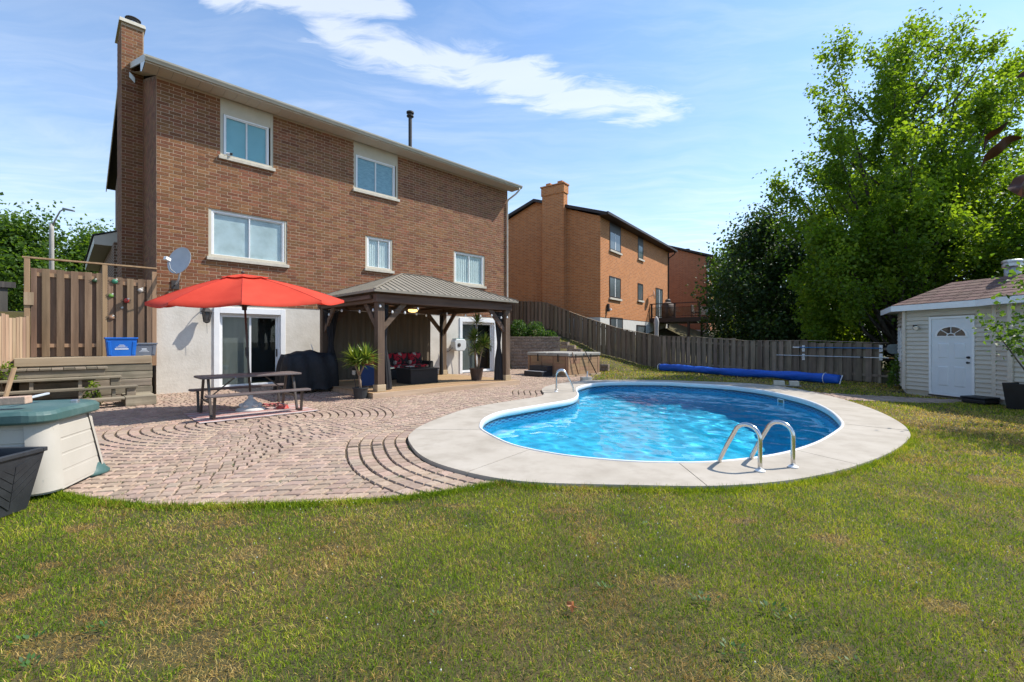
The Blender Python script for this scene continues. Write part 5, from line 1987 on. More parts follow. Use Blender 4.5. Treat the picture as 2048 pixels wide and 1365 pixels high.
def build_left():
    te = thing('timber_terrace', 'raised terrace of stacked grey timbers at the left corner of the house', 'retaining wall', C0, R(45))
    yf = -1.1
    zs = [(-.02, .16), (.16, .34), (.34, .53), (.53, .72), (.72, .90), (.90, 1.10)]
    for i, (a, c) in enumerate(zs):
        x0 = -2.58 if i == 5 else -2.5
        MB().box(x0, -.22 + random.uniform(-.02, .02), yf - (.03 if i == 5 else random.uniform(0, .012)), yf + .13, a + .004, c - .004).build('timber', new_timber if i == 5 else grey_timber, te, bevel=.012)
        MB().box(-.36, -.21, yf + .135, -.03, a + .004, c - .004).build('timber', grey_timber, te, bevel=.012)
    MB().box(-2.6, -.37, yf + .135, 1.6, .2, 1.04).build('earth_fill', soil, te)
    n = 12
    for i in range(n):
        w = 2.2 / n
        MB().box(-2.58 + i * w + .003, -2.58 + (i + 1) * w - .003, yf + .14, .35, 1.045, 1.08).build('terrace_board', grey_timber, te)
    # steps down to the patio
    sp = thing('wooden_steps', 'weathered open wooden steps in front of the timber terrace', 'steps', C0, R(45))
    treads = [(-.28, -2.42, .21), (-.58, -2.05, .43), (-.84, -1.72, .65), (-1.07, -1.42, .87)]
    for i, (xr, yfr, z) in enumerate(treads):
        xl = -2.75
        if i == 0:
            # bottom step is a closed box at its right end
            MB().box(xr - .55, xr, yfr, yfr + 1.1, 0, z).build('step_box', grey_timber, sp, bevel=.01)
            MB().box(xl, xr - .56, yfr, yfr + .33, z - .045, z).build('tread', grey_timber, sp, bevel=.006)
        elif i == 3:
            nb = 9
            for k in range(nb):
                w = (xr - xl) / nb
                MB().box(xl + k * w + .004, xl + (k + 1) * w - .004, yfr - .02, yfr + .31, z - .05, z + random.uniform(-.004, .004)).build('tread_board', grey_timber, sp, bevel=.006)
            MB().box(xl + .02, xr - .05, yfr + .02, yfr + .06, z - .21, z - .055).build('riser', grey_timber, sp, bevel=.006)
        else:
            MB().box(xl, xr, yfr, yfr + .34, z - .045, z).build('tread', grey_timber, sp, bevel=.006)
        # end block below each tread
        if i in (1, 2):
            MB().box(xr - .20, xr - .03, yfr + .04, yfr + .33, z - .22, z - .048).build('end_block', grey_timber, sp, bevel=.008)
        for xs in (-2.3, -1.55, -1.0):
            if i in (1, 2) and xs < xr - .2:
                MB().box(xs - .03, xs + .03, yfr + .05, yfr + .30, z - .26, z - .047).build('support', grey_timber, sp)
    # screen fence on the terrace
    sf = thing('screen_fence', 'brown board on board screen fence with a top rail on the timber terrace', 'fence', C0, R(45))
    yp_ = -.10
    zb = 1.08
    for x, zt_ in ((-2.42, 3.44), (-1.06, 3.42), (-.06, 3.35)):
        MB().box(x - .05, x + .05, yp_ - .045, yp_ + .045, .8, zt_).build('post', post_wood, sf, bevel=.006)
    MB().box(-2.5, .0, yp_ - .05, yp_ + .05, 3.422, 3.462).build('top_rail', post_wood, sf, bevel=.005)
    for (xa, xb, zt_) in ((-2.36, -1.12, 3.20), (-1.0, -.12, 3.12)):
        for z in (zb + .28, zt_ - .14):
            MB().box(xa, xb, yp_ - .018, yp_ + .018, z - .045, z + .045).build('rail', post_wood, sf)
        n = 5 if xa < -2 else 4
        p = (xb - xa) / n
        for k in range(n + 1):
            w = .135 if k in range(1, n) else .10
            x = xa + k * p
            if k == 0:
                x += .05
            if k == n:
                x -= .05
            MB().box(x - w / 2, x + w / 2, yp_ - .042, yp_ - .02, zb + .01, zt_ + random.uniform(-.012, .012)).build('board', cedar, sf, bevel=.003)
        for k in range(n):
            x = xa + (k + .5) * p
            MB().box(x - .075, x + .075, yp_ + .02, yp_ + .042, zb + .01, zt_ - .01 + random.uniform(-.012, .012)).build('board', cedar, sf, bevel=.003)
    # wooden scrap on the left post
    MB().box(-2.47, -2.31, yp_ - .075, yp_ - .05, 2.32, 2.62).build('patch_board', tan_fence, sf)
    # ornaments
    orn = [(229.4, 563.5, (.05, .22, .13), 'green turtle ornament near the top of the screen fence', .065), (222, 592, (.14, .28, .05), 'lime green bug ornament on the screen fence', .055), (281, 581, (.55, .50, .44), 'white bug ornament by the brick corner on the screen fence', .06), (253, 602, (.40, .04, .03), 'red ladybird ornament on the screen fence', .06), (244, 616, (.42, .45, .42), 'tiny pale ornament low on the screen fence', .028), (223, 636, (.30, .17, .10), 'brown and white bird ornament above the blue bin', .06), (189, 562, (.03, .07, .03), 'dark dragonfly ornament on the middle fence post', .05)]
    for px, py, colr, lab, s in orn:
        k = (px - 1024) / FPX
        # meet the plane of the boards
        oy = yp_ - .044
        cx, cy = hw(0, oy).x, hw(0, oy).y
        sx = (k * cy - cx) / (S5 - k * S5)
        Z = cy + S5 * sx
        z = EYE + (680 - py) * Z / FPX
        o = thing('wall_ornament', lab, 'ornament', hw(sx, oy, z), R(45), 'ornaments on the screen fence')
        body = MAT('ornament_paint', [tuple(v * .8 for v in colr), colr], 12, rough=.35)
        MB().lathe([(s, -.004), (s * .95, s * .25), (s * .7, s * .5), (s * .3, s * .66), (.002, s * .7)], 14).build('shell', body, o, smooth=True, rot=(R(90), 0, 0))
        MB().lathe([(s * .36, 0), (s * .36, s * .2), (s * .15, s * .34)], 10).build('head', MAT('ornament_white', [(.5, .48, .43), (.6, .58, .52)], 9), o, loc=(s * .55, -.012, s * .85), rot=(R(90), 0, 0))
        for a in (20, 160, 200, 340):
            MB().tube([(0, -.01, 0), (math.cos(R(a)) * s * 1.5, -.012, math.sin(R(a)) * s * 1.2), (math.cos(R(a)) * s * 1.8, -.008, math.sin(R(a)) * s * 1.6)], s * .09, 5).build('leg', dark_iron, o)
    # recycling boxes
    def bin_(name, lab, x, w, d, h, y, m, stripes):
        b_ = thing(name, lab, 'bin', hw(x, y, 1.085), R(45))
        bo = MB()
        a = .88
        th = .012
        O0 = [(-w / 2 * a, -d / 2 * a), (w / 2 * a, -d / 2 * a), (w / 2 * a, d / 2 * a), (-w / 2 * a, d / 2 * a)]
        O1 = [(-w / 2, -d / 2), (w / 2, -d / 2), (w / 2, d / 2), (-w / 2, d / 2)]
        I1 = [(p[0] * .96, p[1] * .95) for p in O1]
        I0 = [(p[0] * .95, p[1] * .94) for p in O0]
        V = [(*p, 0) for p in O0] + [(*p, h) for p in O1] + [(*p, h) for p in I1] + [(*p, .02) for p in I0]
        F = [(3, 2, 1, 0), (12, 13, 14, 15)] + [(q + i, q + (i + 1) % 4, q + 4 + (i + 1) % 4, q + 4 + i) for q in (0, 4, 8) for i in range(4)]
        bo.add(V, F, .5)
        body = bo.build('box_body', m, b_, bevel=.012)
        rim = MB()
        for (xa, xb, ya, yb) in ((-w / 2 - .015, w / 2 + .015, -d / 2 - .015, -d / 2 + .003), (-w / 2 - .015, w / 2 + .015, d / 2 - .003, d / 2 + .015), (-w / 2 - .015, -w / 2 + .003, -d / 2 + .003, d / 2 - .003), (w / 2 - .003, w / 2 + .015, -d / 2 + .003, d / 2 - .003)):
            rim.box(xa, xb, ya, yb, h - .035, h + .004)
        rim.build('rim', m, b_, bevel=.006)
        for s in (-1, 1):
            MB().hexa([(s * w * .36 - .03, -d / 2 * .885 - .010, .03), (s * w * .36 + .03, -d / 2 * .885 - .010, .03), (s * w * .36 + .03, -d / 2 * .885 + .02, .03), (s * w * .36 - .03, -d / 2 * .885 + .02, .03), (s * w * .40 - .03, -d / 2 * .975 - .012, h * .8), (s * w * .40 + .03, -d / 2 * .975 - .012, h * .8), (s * w * .40 + .03, -d / 2 * .96 + .02, h * .8), (s * w * .40 - .03, -d / 2 * .96 + .02, h * .8)]).build('rib', m, b_, bevel=.008)
        for (za, zb_, hwid, mat_) in stripes:
            ya = -(d / 2) * (a + (1 - a) * za / h) - .0035
            yb = -(d / 2) * (a + (1 - a) * zb_ / h) - .0035
            MB().add([(-hwid, ya, za), (hwid, ya, za), (hwid, yb, zb_), (-hwid, yb, zb_)], [(0, 1, 2, 3)], .5).build('printed_label', mat_, b_)
    whp = MAT('white_print', [(.62, .66, .7), (.75, .78, .8)], 30, rough=.5, bump=0)
    bin_('recycling_box', 'tall blue recycling box on the timber terrace', -.78, .60, .42, .47, -.62, MAT('blue_plastic', [(.010, .12, .50), (.014, .16, .60)], 3, rough=.38, bump=.03), [(.17, .20, .13, whp), (.225, .235, .11, whp), (.25, .265, .07, whp), (.28, .29, .05, whp)])
    bin_('recycling_box', 'low grey recycling box beside the blue box on the terrace', -.33, .52, .38, .33, -.50, MAT('grey_plastic', [(.14, .16, .19), (.18, .20, .235)], 3, rough=.4, bump=.03), [(.10, .11, .10, whp), (.13, .145, .07, whp), (.16, .19, .05, whp)])
    # left boundary fence coming towards the viewer
    lf = thing('side_fence', 'tan vertical board fence along the left edge beside the storage box', 'fence', (-11.35, 10.55, 0), math.atan2(-.88, .47))
    L = 5.2
    for i in range(34):
        x = .05 + i * .152
        h = 2.02 + random.uniform(-.05, .04)
        MB().box(x - .065, x + .065, -.012 + random.uniform(0, .01), .012, .05, h).build('board', tan_fence, lf, bevel=.003)
    for z in (.5, 1.7):
        MB().box(0, L, -.06, -.015, z - .045, z + .045).build('rail', tan_fence, lf)
    for x in (-.03, 2.4, 5.0):
        MB().box(x - .045, x + .045, -.15, -.062, 0, 2.0).build('post', tan_fence, lf, bevel=.005)
    # dark old fence further back
    of = thing('back_fence', 'dark grey old fence seen over the tan fence at the left edge', 'fence', hw(-2.75, .9, 1.0), R(52))
    for i in range(40):
        x = -.1 - i * .155
        MB().box(x - .07, x + .07, -.012, .012 + random.uniform(0, .006), .0, 1.92 + random.uniform(-.03, .03)).build('board', old_fence, of)
    MB().box(-6.3, .1, -.06, -.014, 1.78, 1.92).build('rail', old_fence, of)
    MB().bar((-.2, -.04, .9), (-2.6, -.04, 1.75), .03, .12).build('brace', old_fence, of)
    tp = thing('wood_offcut', 'pale plank leaning on the tan fence behind the storage box', 'plank', (-9.95, 8.72, 0), R(-60))
    MB().hexa([(-.08, 0, 0), (.08, 0, 0), (.08, .03, 0), (-.08, .03, 0), (-.08, .2, .95), (.08, .2, .95), (.08, .23, .95), (-.08, .23, .95)]).build('plank', tan_fence, tp, bevel=.003)


build_left()


# ------------------------------------------------------------------ storage box and planter
def rounded_rect(x0, x1, y0, y1, rr, n=6):
    poly = []
    for cx, cy, a0 in ((x1 - rr, y1 - rr, 0), (x0 + rr, y1 - rr, 90), (x0 + rr, y0 + rr, 180), (x1 - rr, y0 + rr, 270)):
        for k in range(n + 1):
            a = R(a0 + 90 * k / n)
            poly.append((cx + rr * math.cos(a), cy + rr * math.sin(a)))
    return poly


def build_storage():
    sb = thing('storage_box', 'beige resin storage box with a green lid at the left edge', 'storage box', (-5.19, 4.53, 0), R(18))
    beige = MAT('beige_resin', [(.40, .37, .315), (.45, .415, .36)], 3, rough=.55, bump=.12, bscale=120)
    green = MAT('green_resin', [(.040, .095, .088), (.06, .125, .118)], 3, rough=.5, bump=.15, bscale=60, dirt=((.16, .21, .20), 3.0, .35))
    W, D = .70, .50
    zs = [(.03, 0), (.12, .012), (.66, .085), (.735, .095)]
    m = MB()
    k = None
    rings = []
    for z, ins in zs:
        rings.append([(p[0], p[1], z) for p in rounded_rect(-W + ins, W - ins, -D + ins, D - ins, .16)])
    k = len(rings[0])
    m.add([p for r_ in rings for p in r_], [tuple(range(k - 1, -1, -1)), tuple((len(rings) - 1) * k + i for i in range(k))] + [(a * k + i, a * k + (i + 1) % k, (a + 1) * k + (i + 1) % k, (a + 1) * k + i) for a in range(len(rings) - 1) for i in range(k)])
    m.build('box_body', beige, sb)
    # end panel boards: four shiplap boards on the visible end, each proud of the body
    def at(z):
        return .015 + (z - .03) * .128
    zb = [.045, .20, .36, .51, .655]
    for a, c in zip(zb, zb[1:]):
        xa, xc = W - at(a), W - at(c)
        m = MB()
        m.hexa([(xa - .02, -D + .17, a + .006), (xa + .016, -D + .17, a + .006), (xa + .016, D - .16, a + .006), (xa - .02, D - .16, a + .006), (xc - .02, -D + .17, c - .006), (xc + .016, -D + .17, c - .006), (xc + .016, D - .16, c - .006), (xc - .02, D - .16, c - .006)])
        m.build('end_panel', beige, sb, bevel=.008)
    for s in (-1,):
        for a, c in zip(zb, zb[1:]):
            ya, yc = -D + at(a), -D + at(c)
            m = MB()
            m.hexa([(-W + .2, ya - .016, a + .006), (W - .17, ya - .016, a + .006), (W - .17, ya + .02, a + .006), (-W + .2, ya + .02, a + .006), (-W + .2, yc - .016, c - .006), (W - .17, yc - .016, c - .006), (W - .17, yc + .02, c - .006), (-W + .2, yc + .02, c - .006)])
            m.build('front_panel', beige, sb, bevel=.008)
    # corner panels
    for sy in (-1, 1):
        V = []
        for z, ins in ((.05, .0), (.70, .092)):
            pts = []
            for q in range(7):
                a = R(90 * q / 6) * sy
                cx, cy = W - ins - .16, sy * (D - ins - .16)
                for rr in (.165, .178):
                    pts.append((cx + rr * math.cos(a), cy + rr * math.sin(a), z))
            V += pts
        F = []
        for q in range(6):
            i0 = q * 2
            F.append((i0 + 1, i0 + 3, 14 + i0 + 3, 14 + i0 + 1) if sy > 0 else (i0 + 3, i0 + 1, 14 + i0 + 1, 14 + i0 + 3))
        MB().add(V, F).build('corner_panel', beige, sb, smooth=True)
    # flared green feet
    for (cx, cy) in ((W - .1, D - .1),):
        MB().lathe([(.22, 0), (.225, .025), (.19, .06), (.155, .13)], 24, (cx - .06, cy - .06 if cy > 0 else cy + .06, 0)).build('foot', green, sb, smooth=True)
    # lid with raised centre and lip
    R0 = rounded_rect(-W - .02, W - .02, -D - .01, D + .01, .2)
    R1 = rounded_rect(-W + .10, W - .16, -D + .10, D - .10, .18)
    k = len(R0)

    def crown(p, e):
        return e + .05 * (1 - (p[0] / W) ** 2) + .03 * (1 - (p[1] / D) ** 2)
    V = [(p[0] * .965, p[1] * .96, .70) for p in R0] + [(p[0], p[1], .72) for p in R0] + [(p[0], p[1], crown(p, .765)) for p in R0] + [(p[0] * .96, p[1] * .95, crown(p, .80)) for p in R0] + [(p[0], p[1], crown(p, .785)) for p in R1]
    F = [tuple(range(k - 1, -1, -1)), tuple(4 * k + i for i in range(k))] + [(a * k + i, a * k + (i + 1) % k, (a + 1) * k + (i + 1) % k, (a + 1) * k + i) for a in range(4) for i in range(k)]
    MB().add(V, F).build('lid', green, sb, smooth=False, bevel=.006)
    MB().box(W - .16, W - .10, .10, .16, .81, .86).build('latch', galvanised, sb, bevel=.01)
    # things lying on the lid
    br = MB().box(-.14, .14, -.055, .055, 0, .075).build('loose_brick', MAT('loose_brick', [(.42, .28, .21), (.52, .38, .29)], 18, rough=.9, bump=.5), None, bevel=.008)
    br.location = (-4.86, 4.36, .872)
    br.rotation_euler = (0, R(-2), R(20))
    tag(br, 'pale loose brick lying on the green storage box lid', 'brick')
    stx = MB().bar((0, 0, 0), (.02, .42, .03), .03, .02).build('grey_stick', MAT('grey_strip', [(.42, .45, .48), (.5, .53, .56)], 5), None, bevel=.003)
    stx.location = (-4.98, 4.50, .885)
    stx.rotation_euler = (0, 0, R(14))
    tag(stx, 'grey strip lying behind the brick on the green lid', 'strip')
    # planter
    pl = thing('square_planter', 'black square planter with a herringbone front beside the storage box', 'planter', (-4.48, 3.83, 0), R(4))
    pm = MAT('black_planter', [(.020, .022, .026), (.034, .037, .042)], 8, rough=.5, bump=.2, bscale=60)
    Wb, Wt, Hh = .17, .25, .52
    O0 = [(-Wb, -Wb), (Wb, -Wb), (Wb, Wb), (-Wb, Wb)]
    O1 = [(-Wt, -Wt), (Wt, -Wt), (Wt, Wt), (-Wt, Wt)]
    V = [(*p, 0.0) for p in O0] + [(*p, Hh) for p in O1] + [(p[0] * .88, p[1] * .88, Hh) for p in O1] + [(p[0] * .8, p[1] * .8, Hh - .16) for p in O1]
    F = [(3, 2, 1, 0), (12, 13, 14, 15)] + [(q + i, q + (i + 1) % 4, q + 4 + (i + 1) % 4, q + 4 + i) for q in (0, 4, 8) for i in range(4)]
    MB().add(V, F, .5).build('planter_body', pm, pl)
    rim = MB()
    for (xa, xb, ya, yb) in ((-Wt - .012, Wt + .012, -Wt - .012, -Wt + .03), (-Wt - .012, Wt + .012, Wt - .03, Wt + .012), (-Wt - .012, -Wt + .03, -Wt + .03, Wt - .03), (Wt - .03, Wt + .012, -Wt + .03, Wt - .03)):
        rim.box(xa, xb, ya, yb, Hh - .03, Hh + .008)
    rim.build('rim', pm, pl, bevel=.006)
    # herringbone boards on the sides facing right and front
    for side in (0, 1):
        for i in range(6):
            for s in (-1, 1):
                za = .04 + i * .075
                zc = za + .16
                def P(u_, z, off):
                    w = Wb + (Wt - Wb) * z / Hh
                    return (w + off, u_ * w, z) if side == 0 else (u_ * w, -w - off, z)
                u0, u1 = (.0, .86)
                q = []
                for off in (.001, .007):
                    q += [P(s * u0 + s * .012, za, off), P(s * u1, min(zc, Hh - .045), off), P(s * u1, min(zc + .068, Hh - .04), off), P(s * u0 + s * .012, min(za + .068, Hh - .04), off)]
                if za + .068 > Hh - .04:
                    continue
                MB().hexa(q).build('herringbone_board', pm, pl)
    cs = MB().lathe([(.13, 0), (.135, .015), (.11, .03), (.02, .035)], 20).build('round_lid', pm, None)
    cs.location = (-4.46, 3.89, .385)
    tag(cs, 'round black lid lying inside the square planter', 'lid')
    # tall grass tuft at the planter
    tm = MB()
    for k in range(160):
        a = random.uniform(0, 6.28)
        r0 = random.uniform(0, .14)
        l = random.uniform(.14, .34)
        p0 = Vector((math.cos(a) * r0, math.sin(a) * r0, -.03))
        d = Vector((math.cos(a) * random.uniform(.2, .8), math.sin(a) * random.uniform(.2, .8), 1)).normalized()
        s = Vector((-d.y, d.x, 0)).normalized() * .004
        p1, p2 = p0 + d * l * .6, p0 + d * l + Vector((d.x, d.y, -.4)) * l * .3
        tm.add([p0 - s, p0 + s, p1 + s, p1 - s, p2], [(0, 1, 2, 3), (3, 2, 4)], random.random())
    tf = tm.build('grass_tuft', LEAF('tuft_leaf', [(0, (.04, .08, .015)), (1, (.16, .20, .05))], .3))
    tf.location = (*gp(14, 1000), 0)
    tag(tf, 'tuft of long grass beside the square planter at the left edge', 'grass tuft')


build_storage()
# ================================================================== right side
pool_rail_m = steel


def build_ladders():
    def rails(name, lab, bases, d, step_mat, apex, hgt):
        L = thing(name, lab, 'pool ladder', (*bases[0], DZ), 0)
        o = Vector((*bases[0], DZ))
        d = Vector((*d, 0)).normalized()
        for b_ in bases:
            p = Vector((*b_, DZ)) - o
            pts = []
            pts += [p + Vector((0, 0, z)) for z in (.0, .1, .2, .27, hgt - .20)]
            R_ = .145
            c = p + d * R_ + Vector((0, 0, hgt - R_))
            for k in range(0, 9):
                a = math.pi - k * (math.pi * .80) / 8
                pts.append(c + d * math.cos(a) * R_ + Vector((0, 0, math.sin(a) * R_)))
            e = pts[-1]
            pts += [e + d * .10 + Vector((0, 0, -.19)), e + d * .20 + Vector((0, 0, -.40)), e + d * .24 + Vector((0, 0, -.6)), e + d * .24 + Vector((0, 0, -1.15))]
            MB().tube(pts, .024, 14).build('rail', pool_rail_m, L, smooth=True)
            MB().lathe([(.055, .001), (.055, .012), (.03, .028), (.026, .03)], 18, p).build('escutcheon', white_vinyl, L)
        p0, p1 = Vector((*bases[0], DZ)) - o, Vector((*bases[1], DZ)) - o
        sd_ = (p1 - p0)
        for k in range(3):
            q = d * .62 + Vector((0, 0, -.42 - .22 * k))
            MB().bar(p0 + q, p1 + q, .08, .025).build('step', white_vinyl, L)
    a, c = gp(1520, 943, DZ), gp(1586, 935, DZ)
    rails('pool_ladder', 'stainless pool ladder with two hoop rails on the near deck edge', [a, c], (-.60, .80), None, .13, .50)
    rails('pool_ladder', 'stainless pool ladder on the deck point near the gazebo', [(1.25, 12.72), (1.30, 13.2)], (1, -.10), None, .2, .60)


build_ladders()

tub_side = WOOD('tub_cabinet', [(.33, .20, .115), (.39, .245, .145)], 0, vary=.05, bump=.15)
tub_cover = MAT('tub_cover_vinyl', [(.29, .275, .245), (.35, .335, .30)], 3, rough=.55, bump=.25, bscale=8)


def build_hot_tub():
    h = thing('hot_tub', 'square tan hot tub with a closed taupe cover beside the retaining wall', 'hot tub', (2.26, 18.1, 0), R(45))
    S = 2.2
    MB().box(-.05, S + .05, -.05, S + .05, -.05, .07).build('base_slab', pale_wood, h, bevel=.01)
    MB().box(.03, S - .03, .03, S - .03, .07, .82).build('inner_shell', tub_side, h)
    # cabinet: every face two groups of panels between corner posts
    for face in range(4):
        for (a, c) in ((.0, .13), (.13, .78), (.78, 1.42), (1.42, 2.07), (2.07, 2.2)):
            corner = c - a < .2
            n = 1 if corner else 5
            for k in range(n):
                z0 = .08 + (.74 * k / n)
                z1 = .08 + (.74 * (k + 1) / n) - (.0 if corner else .008)
                m = MB()
                off = -.012 if corner else 0
                q0, q1 = a + .004, c - .004
                if face == 0:
                    m.box(q0, q1, off, .028, z0, z1)
                elif face == 1:
                    m.box(S - .028, S - off, q0 + .03, q1 - .03, z0, z1)
                elif face == 2:
                    m.box(q0, q1, S - .028, S - off, z0, z1)
                else:
                    m.box(off, .028, q0 + .03, q1 - .03, z0, z1)
                m.build('corner_panel' if corner else 'cabinet_board', tub_side, h, bevel=.006)
    for k, (a, c) in enumerate(((-.04, S / 2 - .012), (S / 2 + .012, S + .04))):
        MB().box(-.04, S + .04, a, c, .825, .965).build('cover_half', tub_cover, h, bevel=.03)
    for x in (.45, 1.5):
        MB().box(x - .03, x + .03, -.048, -.041, .64, .90).build('strap', black_metal, h)
    for y in (.5, 1.6):
        MB().box(-.048, -.041, y - .03, y + .03, .64, .90).build('strap', black_metal, h)
        MB().tube([(-.05, y, .62), (-.02, y, .62)], .03, 10).build('lock', black_metal, h)
    # cover lifter
    for a, c, m in (((.55, -.10, .08), (.18, -.07, .99), MAT('brown_bar', [(.14, .08, .05), (.18, .11, .07)], 6)), ((1.75, -.16, .05), (1.05, -.08, 1.02), black_metal)):
        MB().tube([a, (Vector(a) + Vector(c)) / 2, c], .022, 8).build('lifter_bar', m, h, smooth=True)
    st = thing('tub_step', 'black two tread plastic step beside the hot tub', 'step', hw(0, 0), 0)
    st.location = (2.26 - S5 * 1.3 - S5 * .42, 18.1 + S5 * 1.3 - S5 * .42, 0)
    st.rotation_euler = (0, 0, R(135))
    bp = MAT('black_plastic_step', [(.015, .016, .022), (.03, .032, .04)], 6, rough=.45, bump=.1)
    MB().box(-.55, .45, -.35, .32, 0, .20).build('lower_tread', bp, st, bevel=.015)
    MB().box(-.55, .45, -.35, .0, .202, .42).build('upper_tread', bp, st, bevel=.015)
    MB().box(-.53, .43, .02, .33, .202, .215).build('tread_pad', MAT('grey_pad', [(.2, .2, .22), (.26, .26, .28)], 6), st)
    for (x, y, lab, s) in ((*gp(1168, 763), 'concrete block near the hot tub corner', 1.0),):
        o = thing('concrete_block', lab, 'block', (x + .12, y + .15, 0), R(20))
        MB().box(-.22, .16, -.1, .1, 0, .14).build('block_body', stone_sill, o, bevel=.008)
        MB().bar((.0, -.02, .14), (.02, -.03, .36), .03, .03).build('bracket', white_vinyl, o)
        MB().bar((.18, .0, .0), (.34, .05, .15), .03, .02).build('bracket_foot', pale_wood, o)


build_hot_tub()

block_m = MAT('retaining_block', [(.17, .125, .095), (.27, .21, .165), (.36, .29, .235)], 12, rough=.95, bump=.9, bscale=22, vary=.16, dist=.02)


def build_retaining():
    w = thing('retaining_wall', 'brown split face block retaining wall behind the hot tub', 'retaining wall', (-.12, 23.3, 0), 0)
    bh = .178
    cache = {}

    def block(L, loc, rz=0, name='block'):
        q = round(L, 2)
        if q not in cache:
            m = MB()
            n = 4
            V = []
            for iz in range(3):
                for ix in range(n + 1):
                    e = .018 if (ix in (0, n) or iz != 1) else 0
                    V.append((L * ix / n * .985 + .003, e + random.uniform(-.012, .012), bh * iz / 2 * .96 + .003))
            F = [(iz * (n + 1) + ix, iz * (n + 1) + ix + 1, (iz + 1) * (n + 1) + ix + 1, (iz + 1) * (n + 1) + ix) for iz in range(2) for ix in range(n)]
            k = len(V)
            V += [(.003, .28, .003), (L * .985 + .003, .28, .003), (L * .985 + .003, .28, bh * .96), (.003, .28, bh * .96)]
            F += [(2 * (n + 1), 2 * (n + 1) + 1, 2 * (n + 1) + 2, 2 * (n + 1) + 3, 2 * (n + 1) + 4, k + 2, k + 3), (n, k + 1, k + 2, 3 * n + 2, 2 * n + 1), (0, n + 1, 2 * (n + 1), k + 3, k), (k + 1, k, k + 3, k + 2)]
            me = m.add(V, F, 0.0).mesh('block')
            me.materials.append(block_m)
            cache[q] = me
        return obj(name, cache[q], None, w, loc=loc, rot=(0, 0, rz))
    rows = 9
    for i in range(rows):
        x = 0.0
        first = True
        X1 = 2.62
        while x < X1 - .05:
            L = .215 if (i % 2 and first) else .41
            first = False
            L = min(L, X1 - x)
            block(L, (x, .012 * i + random.uniform(-.006, .006), i * bh - .02))
            x += L
    for k in range(7):
        L = .40
        MB().box(k * L + .004, (k + 1) * L - .004 if k < 6 else 2.66, .08, .40, rows * bh - .018, rows * bh + .055).build('cap_stone', block_m, w, bevel=.012)
    # stepping blocks going down the slope to the right
    for (x, y, z, n) in ((2.62, .05, 7, 2), (2.95, -.05, 6, 1), (3.25, -.25, 5, 2), (3.6, -.5, 4, 1), (4.0, -.85, 3, 1), (4.35, -1.6, 1, 1)):
        for j in range(n):
            block(.41, (x + j * .2, y + j * .1, z * bh - .03 - j * bh), R(-30))
        block(.41, (x, y + .03, z * bh - .03 - bh), R(-30))


build_retaining()

grey_fence_m = WOOD('grey_brown_fence', [(.13, .092, .060), (.205, .150, .102), (.29, .215, .15)], 2, vary=.25, dirt=((.06, .07, .05), 2.0, .35))
grey_fence2_m = WOOD('silver_fence', [(.15, .112, .078), (.225, .175, .125), (.33, .265, .20)], 2, vary=.28, dirt=((.05, .055, .045), 2.5, .4))
FB = Vector((7.8, 24.0, 0))


